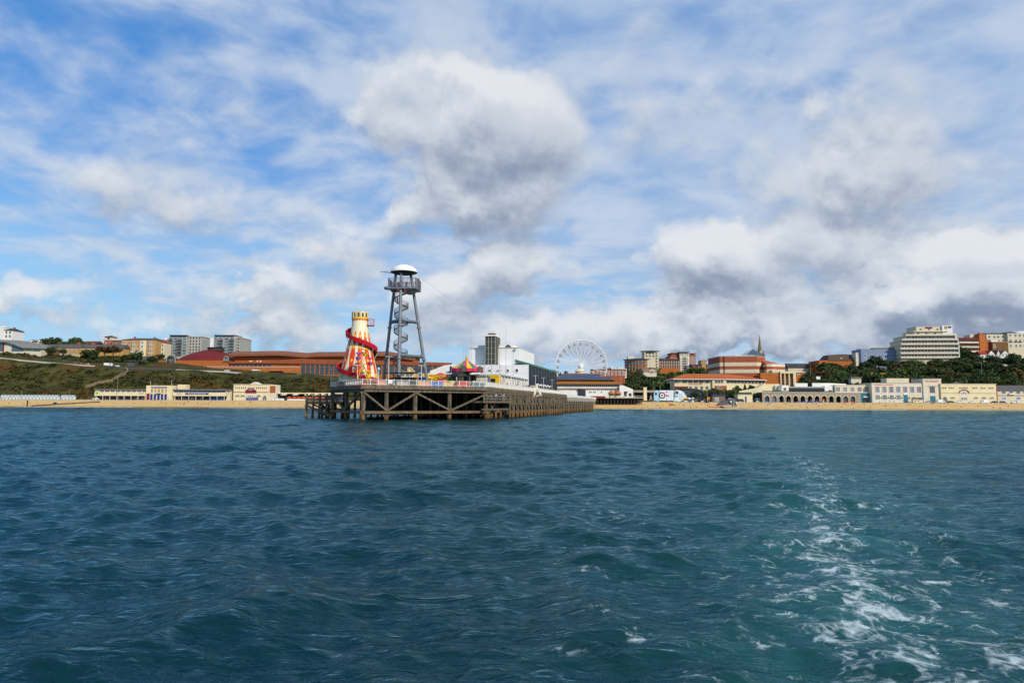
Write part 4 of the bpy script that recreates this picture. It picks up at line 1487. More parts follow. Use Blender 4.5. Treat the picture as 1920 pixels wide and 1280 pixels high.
st.part('opening', MB().box(st.x(1170), st.x(1175.5), -0.06, 0.2, 0, st.z(733.5)).box(st.x(1179), st.x(1184), -0.06, 0.2, 0, st.z(737)), DARK)
sm = MB()
for i in range(7):
    sm.box(st.x(1171) + i * 0.42, st.x(1171) + (i + 1) * 0.42, -1.4, -0.1, 0.4 + i * 0.55, 0.7 + i * 0.55)
st.part('stair', sm, OFFW)
# approach deck standing on the beach
b = B('approach_deck', 'low pier approach deck on dark legs above the sand', 1100, 1206, 744.5, 462, 40, cat='pier', sink=0.5)
b.box('deck', CONC, z0=-0.7, z1=0)
b.part('sign_band', MB().box(b.x(1108), b.x(1135), -0.15, -0.02, -0.55, 0.75), BURG)
for px in ls(1103, 1203, 17):
    MB().box(b.x(px) - 0.3, b.x(px) + 0.3, 1.5, 2.1, -4.5, -0.7).build('leg', SLATE_B, b.o)
    MB().box(b.x(px) - 0.3, b.x(px) + 0.3, 6.5, 7.1, -4.5, -0.7).build('leg', SLATE_B, b.o)
b.part('back_wall', MB().box(b.x(1101), b.x(1205), 12, 12.4, -5, -0.7), SLATE_B)
rl = MB().box(b.x(1100), b.x(1206), 0, 0.08, 1.0, 1.1)
for px in ls(1100, 1206, 60):
    rl.box(b.x(px) - 0.05, b.x(px) + 0.05, 0, 0.08, 0, 1.0)
kind(b.part('railing', rl, OFFW), 'stuff')
for px0, px1, lab in ((1141, 1152, 'thatched round kiosk, left of the pair in front of the pier entrance'), (1152, 1164.5, 'thatched round kiosk, right of the pair in front of the pier entrance')):
    kx = at((px0 + px1) / 2, 743, 464)
    r = (px1 - px0) / 2 * 464 / F * 1.15
    o = thing('kiosk', lab, 'kiosk', (kx.x, 464.5, b.base.z), 0, 'thatched kiosks')
    MB().lathe([(r * 0.75, 0), (r * 0.75, 1.1)], 10).lathe([(r * 0.70, 1.1), (r * 0.70, 2.3)], 10, mi=1).build('counter', [WHITE, DARK], o)
    for i in range(6):
        t = i * math.pi / 3
        MB().tube((r * .8 * math.cos(t), r * .8 * math.sin(t), 0), (r * .8 * math.cos(t), r * .8 * math.sin(t), 2.5), 0.08, 0.08, 6).build('post', BRICK_B, o)
    MB().lathe([(r * 1.1, 2.2), (r * 1.05, 2.6), (r * 0.5, 4.0), (0.05, 4.7)], 14).build('roof', mat('thatch', C(176, 112, 60), 0.9, 0.2, 2.0), o)

# big wheel
WY = 505.0
hub = at(1089.5, 685.5, WY)
WR = 48.0 * WY / F
wz = PROM_Z
o = thing('big_wheel', 'white observation wheel with hanging gondolas behind the pier entrance', 'big wheel', (hub.x, WY, wz))
hz = hub.z - wz
WHT = mat('wheel_white', C(246, 246, 244), 0.5, 0.03)
for yy in (-1.1, 1.1):
    rm = MB()
    n = 72
    for i in range(n):
        t0, t1 = 2 * math.pi * i / n, 2 * math.pi * (i + 1) / n
        rm.tube((WR * math.cos(t0), yy, hz + WR * math.sin(t0)), (WR * math.cos(t1), yy, hz + WR * math.sin(t1)), 0.34, 0.34, 6, caps=False)
    rm.build('rim', WHT, o)
n = 24
gon = MB()
gon.lathe([(0.1, 0.0), (0.95, -0.15), (1.0, -0.45)], 10).lathe([(1.05, -1.15), (1.1, -1.7), (0.8, -2.1), (0.1, -2.15)], 10)
for i in range(4):
    gon.tube((0.9 * math.cos(i * 1.57), 0.9 * math.sin(i * 1.57), -0.4), (0.9 * math.cos(i * 1.57), 0.9 * math.sin(i * 1.57), -1.2), 0.05, 0.05, 5)
gon_m = gon.mesh('gondola', mat('gondola_grey', C(170, 172, 168), 0.5, 0.05))
spk = None
for i in range(n):
    t = 2 * math.pi * i / n + math.pi / 2
    c, s = math.cos(t), math.sin(t)
    MB().tube((0.9 * c, -1.0, hz + 0.9 * s), (WR * c, -1.1, hz + WR * s), 0.17, 0.17, 5, caps=False).tube((0.9 * c, 1.0, hz + 0.9 * s), (WR * c, 1.1, hz + WR * s), 0.13, 0.13, 5, caps=False).tube((WR * c, -1.1, hz + WR * s), (WR * c, 1.1, hz + WR * s), 0.12, 0.12, 5).build('spoke', WHT, o)
    put('gondola', gon_m, o, ((WR - 1.6) * c, 0, hz + (WR - 1.6) * s + 0.2))
MB().tube((0, -2.4, hz), (0, 2.4, hz), 1.5, 1.5, 18).tube((0, -2.5, hz), (0, -2.4, hz), 0.7, 0.7, 12).build('hub', WHT, o)
for sx in (-1, 1):
    for yy in (-2.6, 2.6):
        MB().tube((sx * 9.5, yy * 1.6, 0), (0, yy, hz), 0.42, 0.34, 8).build('support_leg', WHT, o)
MB().tube((0, -4.2, 0), (0, -2.6, hz), 0.35, 0.3, 8).build('support_leg', WHT, o)

# ------------------------------------------------------------------ behind the wheel and the wooded gardens
b = B('red_brick_flats', 'red brick flats with white windows right of the big wheel', 1110, 1172, 706, 610, 12, sink=6)
b.box('wall', BRICK_R, z1=b.z(693))
b.wins(spread(b.w, 9), [b.z(696.5), b.z(701.5)], 1.5, 1.6, WHITE, GL_GREY, nx=2)
b.part('roof', MB().box(-b.w / 2 - .3, b.w / 2 + .3, -0.3, 12.3, b.z(693), b.z(692)), SLATE)
b = B('pale_flats', 'pale flat roofed block behind the red brick flats', 1141, 1175, 697, 640, 12, sink=6)
b.box('wall', OFFW, z1=b.z(690.5))
b.part('roof_plant', MB().box(b.x(1159), b.x(1169), 2, 8, b.z(690.5), b.z(688)), OFFW)
b.wins(spread(b.w, 6), [b.z(694)], 1.8, 1.4, GREYW, GL_DARK)

b = B('curved_hotel', 'modern hotel with orange brick bands and a round tower under a flat disc roof', 1176, 1278, 697, 700, 30, sink=8)
x, z = b.x, b.z
cxl = x(1204)
rl = x(1232) - cxl
fl = [(697.5, 694, BRICK_O), (694, 690.5, GL_BLUE), (690.5, 688.3, BRICK_O), (688.3, 684.6, GL_BLUE), (684.6, 682.4, BRICK_O), (682.4, 679, GL_BLUE), (679, 677, BRICK_O), (677, 673.3, GL_BLUE)]
for i, (p0, p1, m) in enumerate(fl):
    rr = rl if m is BRICK_O else rl - 0.4
    b.part('brick_band' if m is BRICK_O else 'window_band', MB().lathe([(0.1, z(p0) - (8 if i == 0 else 0)), (rr, z(p0) - (8 if i == 0 else 0)), (rr, z(p1)), (0.1, z(p1))], 32, (cxl, 15)), m)
for i in range(15):
    t = math.pi + math.pi * i / 14
    for zr in (692.2, 686.4, 680.7, 675.2):
        put('mullion', win_mesh(0.35, 2.0, PALE, PALE), b.o, (cxl + rl * math.cos(t), 15 + rl * math.sin(t), z(zr)))
b.part('roof_disc', MB().lathe([(0.1, z(673.3)), (rl + 1.4, z(673.3)), (rl + 1.4, z(672.6)), (rl * 0.5, z(670.5)), (0.1, z(670))], 32, (cxl, 15)), SLATE)
b.part('plant_room', MB().box(x(1180), x(1192), 8, 14, z(672), z(666.5)), OFFW)
b.part('tower_wall', MB().box(x(1209), x(1236), 1, 16, -6, z(659.5)), PALE)
b.wins([x(p) for p in (1213, 1219.5, 1226, 1231.5)], [z(662.2), z(667)], 1.7, 1.7, PALE, GL_DARK, y=1)
b.wins([x(1231.5)], [z(v) for v in (672.2, 677.5, 683, 688)], 1.7, 1.8, PALE, GL_DARK, y=1)
b.part('tower_roof', MB().lathe([(0.1, z(659.3)), (10.0, z(658)), (10.0, z(657.4)), (0.1, z(656.8))], 24, (x(1222), 8)), SLATE)
for i, (p0, p1, m) in enumerate([(697.5, 688.5, BRICK_O), (688.5, 685, GL_BLUE), (685, 683, BRICK_O), (683, 679.5, GL_BLUE), (679.5, 677.5, BRICK_O), (677.5, 674.2, GL_BLUE)]):
    y0 = 3.0 if m is BRICK_O else 3.3
    b.part('brick_band' if m is BRICK_O else 'window_band', MB().box(x(1235), x(1276), y0, 20, z(p0) - (6 if i == 0 else 0), z(p1)), m)
for px in ls(1239, 1274, 9):
    MB().box(x(px) - 0.2, x(px) + 0.2, 2.9, 3.3, z(688.5), z(674)).build('mullion', PALE, b.o)
b.part('wing_roof', MB().slab([(x(1234), z(674.2)), (x(1277), z(674.2)), (x(1274), z(672.8)), (x(1236), z(671))], 2, 20), SLATE)

b = B('brick_apartments', 'tall red brick and white apartment block with balconies behind the gardens', 1257, 1306, 693, 740, 26, sink=8, cat='apartments')
x, z = b.x, b.z
b.part('wall', MB().box(x(1257), x(1276), 3, 24, -8, z(667)).box(x(1291), x(1306), 2, 24, -8, z(664)), BRICK_R)
b.part('centre_wall', MB().box(x(1275), x(1293), 0, 24, -8, z(662.5)), PALE)
b.part('roof', MB().box(x(1260), x(1275), 2.6, 24.4, z(662), z(661)).box(x(1274), x(1294), -0.6, 24.6, z(660.8), z(659.4)).box(x(1293), x(1306.4), 1.2, 24.4, z(662.8), z(661.8)), SLATE)
b.part('attic', MB().box(x(1261), x(1274.5), 3.6, 23, z(667), z(662)), BRICK_R)
b.wins([x(p) for p in (1277.5, 1281, 1286, 1290)], [z(664.5)], 1.2, 1.9, WHITE, GL_BLUE)
for i in range(6):
    zr = z(670 + 4.2 * i)
    b.wins([x(1284)], [zr], 4.2, 1.7, WHITE, GL_BLUE, nx=3)
    MB().box(x(1279), x(1289), -1.3, -0.2, zr - 1.25, zr - 1.05).box(x(1279), x(1289), -1.32, -1.22, zr - 1.05, zr - 0.4).build('balcony', OFFW, b.o)
    b.wins([x(1298), x(1303)], [zr], 1.6, 1.6, WHITE, GL_TEAL, y=2)
    b.wins([x(1262), x(1268)], [zr - 0.8], 1.4, 1.4, WHITE, GL_DARK, y=3)
for px in (1277, 1291):
    MB().box(x(px) - 0.6, x(px) + 0.6, -0.4, 0.1, -6, z(668)).build('pier', WHITE, b.o)
for nm, lab, px0, px1, pt, pb, m, rf in (('brick_tower', 'small square tan brick tower above the wooded gardens', 1315, 1325, 675.5, 693, BRICK_Y, None),
                                         ('slate_roof_house', 'low slate roofed house left of the tan brick tower', 1297, 1316, 682, 694, BRICK_D, SLATE),
                                         ('slate_roof_house', 'low slate roofed house right of the tan brick tower', 1324, 1338, 682, 694, BRICK_D, SLATE),
                                         ('tan_house', 'tan brick house with a dark flat roof left of the striped hall', 1337, 1356, 677, 694, BRICK_Y, SLATE_B),
                                         ('glass_house', 'low grey glazed house at the foot of the brick apartments', 1288, 1306, 686, 696, GREYW, SLATE)):
    b = B(nm, lab, px0, px1, pb, 715, 12, sink=6, cat='tower' if rf is None else 'house')
    b.box('wall', m, z1=b.z(pt + (0.6 if rf is None else 2.5)))
    if rf is None:
        b.part('cap', MB().box(-b.w / 2 - .2, b.w / 2 + .2, -.2, 12.2, b.z(pt + .6), b.z(pt)), BRICK_B)
    elif nm == 'tan_house':
        b.part('roof', MB().box(-b.w / 2 - .8, b.w / 2 + .8, -.8, 12.8, b.z(pt + 2.5), b.z(pt)), rf)
    else:
        b.part('roof', MB().gable(-b.w / 2, b.w / 2, 0, 12, b.z(pt + 2.5), b.z(pt), ov=0.4), rf)
    b.wins(spread(b.w, max(2, int(b.w / 4))), [b.z(pt + 6.5)], 1.4, 1.6, OFFW, GL_DARK)
b = B('white_chalet', 'small white gabled house standing in the wood below the curved hotel', 1207, 1231, 700, 640, 8, sink=3, cat='house')
b.box('wall', OFFW, z1=b.z(696.5))
b.part('roof', MB().gable(-b.w / 2, b.w / 2, 0, 8, b.z(696.5), b.z(691), axis='x', ov=0.5), mat('tan_roof', C(150, 120, 90), 0.8, 0.15))
b.part('gable_front', MB().slab([(b.x(1216), b.z(697)), (b.x(1230), b.z(697)), (b.x(1223), b.z(691.5))], -0.8, 4), PALE)
b.wins([b.x(1223)], [b.z(696)], 1.6, 1.4, WHITE, GL_DARK, y=-0.8)

# ------------------------------------------------------------------ the pavilion
b = B('pavilion', 'cream pavilion with a long orange tiled hip roof and red PAVILION lettering', 1264, 1448, 731, 552, 34, sink=6)
x, z = b.x, b.z
b.part('wall', MB().box(x(1265), x(1362), 0, 30, -5, z(711.5)), CREAM)
b.part('wing_wall', MB().prism([(x(1361), 0.5), (x(1447), 14), (x(1447), 30), (x(1361), 30)], -5, z(711.5)), CREAM)
b.part('bay_wall', MB().box(x(1335), x(1361), -1.6, 0.5, -5, z(711.6)), CREAM)
b.part('eaves', MB().prism([(x(1261.5), -2.4), (x(1362), -2.4), (x(1449), 12.0), (x(1449), 31), (x(1261.5), 31)], z(711.8), z(710.6)), WHITE)
b.part('roof', MB().add([(x(1262), -2.2, z(710.6)), (x(1362), -2.2, z(710.6)), (x(1448), 12.2, z(711)), (x(1448), 31, z(711)), (x(1262), 31, z(710.6)), (x(1293), 15, z(699.3)), (x(1366), 15, z(698.8)), (x(1425), 24, z(703.5))],
                        [(0, 1, 6, 5), (1, 2, 7, 6), (2, 3, 7), (3, 4, 5, 6, 7), (4, 0, 5)]), TILE_O)
for px in (1267.5, 1272.5, 1284, 1294.5, 1304.5, 1315, 1326):
    put('window', win_mesh(3.4 if px > 1275 else 1.9, 2.9, PALE, GL_DARK, 2), b.o, (x(px), 0, z(714.8)))
    MB().box(x(px + 5) - 0.3, x(px + 5) + 0.3, -0.25, 0.0, z(717.8), z(711.8)).build('pilaster', PALE, b.o)
for px in (1342, 1347.5, 1353):
    put('window', win_mesh(2.0, 2.6, PALE, GL_DARK, 2), b.o, (x(px), -1.6, z(714.8)))
sl = math.atan2(13.5, x(1447) - x(1361))
for i in range(11):
    q = (i + 0.7) / 11.3
    put('window', win_mesh(2.8, 2.9, PALE, GL_DARK, 2), b.o, (x(1361) + q * (x(1447) - x(1361)), 0.5 + 13.5 * q, z(714.8)), sl)
text('lettering', 'PAVILION', 1.7, REDSIGN, b.o, (x(1304.5), -0.12, z(720.3)), 0.06, width=10.4)
b.wins([x(p) for p in (1285, 1295, 1305.5, 1316, 1326)], [z(727)], 2.2, 2.4, PALE, GL_BLUE, nx=2)
b.part('brick_bay', MB().box(x(1340), x(1361), -2.4, -1.55, -5, z(723)), BRICK_R)
fan_window(b, x(1347.5), z(729), 2.2, 2.2, y=-2.4)
b.part('brick_base', MB().box(x(1265), x(1290), -0.5, 0, -5, z(724.5)), BRICK_D)
# stage house with stripes
S = B('striped_hall', 'tall brick stage hall with two cream bands behind the pavilion roof', 1353, 1441, 715, 600, 40, sink=8)
x, z = S.x, S.z
plan = [(x(1353), 4), (x(1419), -2), (x(1443), 9), (x(1443), 40), (x(1353), 40)]
ctr = (x(1400), 20)
for i, (p0, p1, m) in enumerate(((722, 699, BRICK_R), (699, 692.3, PALE), (692.3, 686, BRICK_R), (686, 679.2, PALE), (679.2, 668.4, BRICK_R), (668.4, 666.8, CONC))):
    k = 1.0 if m is not PALE else 1.002
    S.part('brick_course' if m is BRICK_R else 'cream_band', MB().prism([(ctr[0] + (a - ctr[0]) * k, ctr[1] + (c - ctr[1]) * k) for a, c in plan], z(p0) - (8 if i == 0 else 0), z(p1)), m)
S.part('roof_lights', MB().box(x(1385), x(1422), 8, 20, z(666.8), z(664.8)), WHITE)
S.part('downpipe', MB().box(x(1360.2), x(1361.2), 2.7, 3.0, z(699), z(667)), BLACK)
S.part('flagstaff', MB().tube((x(1443), 12, z(668)), (x(1443), 12, z(664)), 0.1, 0.1, 6), BLACK)
b = B('brick_foyer', 'lower brick foyer with a cream band right of the striped hall', 1420, 1482, 722, 592, 34, sink=8)
x, z = b.x, b.z
for p0, p1, m in ((730, 698.5, BRICK_R), (698.5, 692, PALE), (692, 686.4, BRICK_R), (686.4, 685.4, WHITE), (685.4, 681.5, PALE)):
    b.part('brick_course' if m is BRICK_R else 'cream_band', MB().prism([(x(1441), 3), (x(1450), 2), (x(1480), 8), (x(1480), 34), (x(1441), 34)], z(p0), z(p1)), m)
b.part('roof', MB().add([(x(1440), 3, z(681.5)), (x(1470), 6, z(681.5)), (x(1441), 24, z(668.5)), (x(1441), 30, z(681.5))], [(0, 1, 2), (1, 3, 2), (3, 0, 2)]), TILE_O)
b.part('front_wall', MB().box(x(1424), x(1461), -3, 4, -8, z(699)), BRICK_O)
b.part('front_band', MB().box(x(1446), x(1461), -3.15, 4, z(699), z(694)), PALE)
b.part('portico_frame', MB().box(x(1460), x(1489), -4.5, -3.2, z(700), z(696.2)).box(x(1460), x(1462), -4.4, -3.2, -5, z(700)).box(x(1467.5), x(1469.2), -4.4, -3.2, -5, z(700)).box(x(1475.5), x(1477.2), -4.4, -3.2, -5, z(700)).box(x(1484), x(1489), -4.4, -3.2, -5, z(700)), CREAM)
b.part('portico_wall', MB().box(x(1461), x(1489), -2.4, 6, -8, z(696.4)), BRICK_O)
for px in (1464.7, 1472.3, 1480.5):
    put('window', win_mesh(1.8, 3.4, PALE, GL_GREY, 2, 3), b.o, (x(px), -2.4, z(714)))
    put('window', win_mesh(1.8, 1.6, PALE, GL_GREY, 2), b.o, (x(px), -2.4, z(701)))
b.part('end_wall', MB().box(x(1489), x(1507), -2.8, 10, -8, z(698)), BRICK_O)
b.part('end_cornice', MB().box(x(1488.5), x(1507.5), -3.2, 10, z(698), z(696.6)), WHITE)
b.part('lattice_panel', MB().box(x(1491.5), x(1497.5), -2.95, -2.8, z(703), z(700.5)), GREYW)
b = B('glass_pyramid', 'blue grey glass pyramid roof beside the church spire', 1398, 1437, 666, 650, 22, sink=10)
b.part('roof', MB().hip(-b.w / 2, b.w / 2, 0, 22, b.z(666), b.z(653), run=9), GL_BLUE)
gl = MB()
for i in range(1, 6):
    q = i / 6
    gl.bar((-b.w / 2 + 9 * q, 11 * q - 0.1, b.z(666) + q * (b.z(653) - b.z(666))), (b.w / 2 - 9 * q, 11 * q - 0.1, b.z(666) + q * (b.z(653) - b.z(666))), 0.2)
for i in range(9):
    xx = -b.w / 2 + b.w * i / 8
    gl.bar((xx, -0.1, b.z(666)), (xx * 0.12, 10.9, b.z(653)), 0.2)
b.part('glazing_bars', gl, OFFW)
b = B('church_spire', 'tall slender stone church spire rising behind the striped hall', 1422, 1432, 668, 680, 6, sink=12, cat='church')
r0 = b.w / 2
b.part('tower', MB().box(-r0, r0, 0, 2 * r0, -12, b.z(662)), BRICK_B)
b.part('spire', MB().lathe([(r0 * 1.05, b.z(662)), (r0 * 0.8, b.z(655)), (r0 * 0.45, b.z(642)), (0.12, b.z(627))], 8, (0, r0)), mat('spire_stone', C(140, 126, 100), 0.9, 0.15, 0.5))
b.part('lucarne', MB().gable(-1.1, 1.1, -0.6, 2, b.z(661), b.z(656), axis='y').box(-1.0, 1.0, -0.5, 2, b.z(664), b.z(661)), PALE)
for sx in (-1, 1):
    b.part('pinnacle', MB().lathe([(0.5, b.z(664)), (0.5, b.z(660)), (0.02, b.z(656))], 6, (sx * r0, 0)), BRICK_B)
b.part('nave_roof', MB().gable(-7, 6, 5, 13, b.z(669), b.z(665), ov=0.3), TILE_R)

b = B('slate_hall', 'long low building with a dark slate roof right of the striped hall', 1478, 1532, 697, 690, 16, sink=8)
b.box('wall', PALE, z1=b.z(690))
b.part('roof', MB().gable(-b.w / 2, b.w / 2, 0, 16, b.z(690), b.z(680.5), ov=0.3), SLATE_B)
b = B('brown_roof_house', 'brick house with a brown tiled roof at the edge of the wooded cliff', 1524, 1560, 696, 680, 12, sink=8, cat='house')
b.box('wall', BRICK_O, z1=b.z(687))
b.part('roof', MB().gable(-b.w / 2, b.w / 2, 0, 12, b.z(687), b.z(679.5), ov=0.4), mat('brown_roof_tile', C(104, 60, 46), 0.8, 0.1))
b.wins(spread(b.w, 3), [b.z(690)], 1.4, 1.6, WHITE, GL_DARK)
b.part('chimney', MB().box(b.x(1531), b.x(1534), 5, 7, b.z(682), b.z(677.5)), BRICK_R)
b = B('mansard_theatre', 'broad orange brick building under a brown mansard roof on the right cliff', 1536, 1617, 686, 670, 24, sink=8)
x, z = b.x, b.z
b.box('wall', BRICK_O, z1=z(675.5))
b.part('roof', MB().add([(x(1553), -0.5, z(675.8)), (x(1617), -0.5, z(675.8)), (x(1609), 7, z(663.5)), (x(1560), 7, z(664.5)), (x(1617), 24, z(675.8)), (x(1609), 18, z(663.5)), (x(1553), 24, z(675.8)), (x(1560), 18, z(664.5)), (x(1588), 9, z(662.5))],
                        [(0, 1, 2, 8, 3), (1, 4, 5, 2), (4, 6, 7, 5), (6, 0, 3, 7), (3, 8, 2, 5, 7)]), mat('mansard', C(88, 70, 56), 0.8, 0.1))
b.part('skylight', MB().box(x(1578), x(1583), 2.4, 4, z(672.8), z(670.6)), WHITE)
b = B('blue_grey_flats', 'flat roofed blue grey block left of the stepped white hotel', 1615, 1696, 680, 665, 18, sink=8)
x, z = b.x, b.z
b.box('wall', BLUEGREY, z1=z(655.5))
b.part('roof_plant', MB().box(x(1616), x(1636), 4, 10, z(655.5), z(653.6)).box(x(1642), x(1695), 3, 10, z(655.5), z(651.6)), SLATE)
b.wins([x(p) for p in (1622.5, 1633, 1639, 1650, 1661, 1672, 1686)], [z(667)], 2.0, 2.2, WHITE, GL_DARK, nx=2)
b.wins([x(p) for p in (1622.5, 1650, 1655, 1672, 1676, 1686)], [z(672.5)], 2.0, 2.0, WHITE, GL_VIO, nx=2)
b.part('coping', MB().box(-b.w / 2 - .2, b.w / 2 + .2, -0.25, 18, z(655.5), z(654.9)), OFFW)
b.part('side_house', MB().box(x(1607), x(1615), 2, 10, -8, z(661)), OFFW)

# ------------------------------------------------------------------ stepped hotel and neighbours on the right cliff
b = B('stepped_hotel', 'big stepped white hotel with long balconies on the right cliff top', 1695, 1797, 677, 650, 30, rz=R(-6), sink=8, cat='hotel')
x, z = b.x, b.z
lv = [(671, 1693, 1797), (663, 1693, 1797), (654.5, 1693, 1797), (646, 1694, 1797), (637.5, 1696, 1796), (629, 1703, 1792)]
for i, (py, p0, p1) in enumerate(lv):
    zt = z(py)
    zb = z(lv[i - 1][0]) if i else -8.0
    b.part('storey_wall', MB().box(x(p0) + 0.6, x(p1) - 0.3, 1.8, 28, zb, zt - 0.15), PALE)
    b.part('balcony', MB().box(x(p0), x(p1), 0.0, 28.3, zt - 0.15, zt + 0.15).box(x(p0), x(p1), -0.02, 0.18, zt + 0.15, zt + 1.45), OFFW)
    if i:
        for j, v in enumerate(ls(x(p0) + 2.4, x(p1) - 2.4, 17)):
            put('window', win_mesh(2.3, 2.2, OFFW, GL_GREY if (j * 7 + i) % 3 == 0 else GL_DARK, 2), b.o, (v, 1.8, (zb + zt) / 2 + 0.6))
    b.part('end_bay', MB().box(x(p1) - 0.5, x(p1) + 0.2, 0.4, 8, zb, zt + 0.1), WHITE)
b.part('upper_storey', MB().box(x(1721), x(1783), 3, 26, z(629), z(620.5)), PALE)
b.part('upper_balcony', MB().box(x(1719), x(1780), 1.6, 26.3, z(621.3), z(619.8)), OFFW)
b.wins([x(p) for p in (1728, 1743, 1758, 1772, 1779)], [z(625)], 1.9, 1.7, OFFW, GL_DARK, y=3)
b.part('penthouse', MB().box(x(1726), x(1771), 4, 24, z(620), z(611.6)), PALE)
b.part('lift_house', MB().box(x(1771), x(1789), 2.5, 22, z(629), z(609.6)), WHITE)
b.part('penthouse_edge', MB().box(x(1725.5), x(1771), 3.8, 24.2, z(611.6), z(610.8)), OFFW)
b.wins([x(p) for p in (1734, 1749, 1764)], [z(616.6)], 1.9, 1.4, OFFW, GL_DARK, y=4)
b.part('sign_board', MB().box(x(1742), x(1754.5), 3.75, 3.95, z(615), z(612.2)), BURG)
b.part('sign_board', MB().box(x(1781), x(1787), 2.3, 2.5, z(614.6), z(611.2)), SLATE)
b.part('sign_board', MB().box(x(1775), x(1779.5), 2.3, 2.5, z(616.5), z(611)), BRICK_Y)
b.part('water_tank', MB().box(x(1794), x(1801.5), 8, 14, z(633), z(624)), OFFW)
b = B('red_brick_hotel', 'red brick block with white balcony bands between the stepped and white hotels', 1797, 1862, 672, 662, 24, sink=8, cat='hotel')
x, z = b.x, b.z
b.part('wall', MB().box(x(1797), x(1838), 0, 22, -8, z(633)), BRICK_D)  # darker brick colour carries the shade on this face
b.part('stair_tower', MB().prism([(x(1838), -0.4), (x(1853.5), 3), (x(1853.5), 22), (x(1838), 22)], -8, z(625.5)), BRICK_O)  # orange brick colour carries the sunlight on the right side
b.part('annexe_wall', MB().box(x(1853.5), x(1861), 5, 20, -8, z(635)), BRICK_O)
b.part('chimney', MB().box(x(1842), x(1845), 3, 5, z(625.5), z(623.4)), BRICK_D)
b.part('roof_house', MB().box(x(1829), x(1841), 6, 14, z(633), z(626)), OFFW)
for i in range(5):
    zr = z(643.5 + 8.4 * i)
    MB().box(x(1799), x(1836), -1.0, 0.05, zr, zr + 1.5).build('balcony', OFFW, b.o)
    b.wins([x(p) for p in (1803, 1810, 1817, 1824, 1831)], [zr + 2.9], 2.2, 1.7, BRICK_D, GL_DARK)
b = B('white_hotel', 'white hotel with dormers cut off by the right edge of the picture', 1855, 1950, 657, 690, 22, sink=10, cat='hotel')
x, z = b.x, b.z
b.part('wall', MB().box(x(1855), x(1892), 3, 20, -10, z(625.5)).box(x(1891), x(1950), 0, 20, -10, z(624)), PALE)
b.part('roof', MB().hip(x(1855), x(1892), 3, 20, z(625.5), z(622), 3, ov=0.5).hip(x(1890), x(1908), 0, 18, z(624), z(620.8), 2, ov=0.4), SLATE)
b.part('gable_front', MB().slab([(x(1908), z(624)), (x(1928), z(624)), (x(1928), z(620.5)), (x(1915), z(620.5))], -0.1, 12), WHITE)
b.wins([x(p) for p in (1860, 1870, 1877, 1886)], [z(631), z(638)], 2.2, 2.4, WHITE, GL_GREY, y=3, nx=2)
b.wins([x(p) for p in (1896, 1906, 1914, 1922)], [z(628.5), z(638.5), z(648)], 1.9, 2.8, WHITE, GL_GREY, nx=2)
for p in (1896, 1906, 1914):
    MB().box(x(p) - 1.8, x(p) + 1.8, -1.1, 0, z(640.6), z(640)).build('balcony', SLATE, b.o)
b = B('brown_block', 'plain brown brick block below the white hotel', 1861, 1891, 657, 668, 14, sink=10)
b.box('wall', BRICK_B, z1=b.z(641.5))
b.part('parapet', MB().box(-b.w / 2 - .1, b.w / 2 + .1, -0.15, 14, b.z(641.5), b.z(640.3)), BRICK_Y)
b.part('white_roof_shed', MB().box(b.x(1862), b.x(1875), 2, 8, b.z(640.3), b.z(637)), WHITE)
b.wins([b.x(1865)], [b.z(649)], 1.8, 3.4, WHITE, GL_GREY, nx=2, nz=3)
for i, (px0, px1, pt, pe, lab, tl) in enumerate(((1839, 1853, 657.5, 664.5, 'red tiled villa with white bays below the red brick hotel', TILE_R), (1852, 1866, 656.5, 664, 'half timbered white gabled villa beside the red tiled villa', TILE_R), (1868, 1876, 656, 665, 'narrow white house with a pointed blue gable', SLATE), (1877, 1892, 656.5, 663.5, 'white gabled villa below the brown brick block', SLATE))):
    b = B('cliff_villa', lab, px0, px1, 674, 650, 9, sink=6, cat='house')
    b.box('wall', WHITE, z1=b.z(pe))
    b.part('roof', MB().gable(-b.w / 2, b.w / 2, 0, 9, b.z(pe), b.z(pt), axis='x' if i == 0 else 'y', ov=0.4), tl)
    if i:
        b.part('gable_front', MB().slab([(-b.w / 2 + .6, b.z(pe)), (b.w / 2 - .6, b.z(pe)), (0, b.z(pt + 1.2))], -0.5, -0.42), WHITE)
    b.wins([-b.w / 4, b.w / 4], [b.z(pe + 3)], 1.2, 1.5, WHITE, GL_DARK, nx=2)

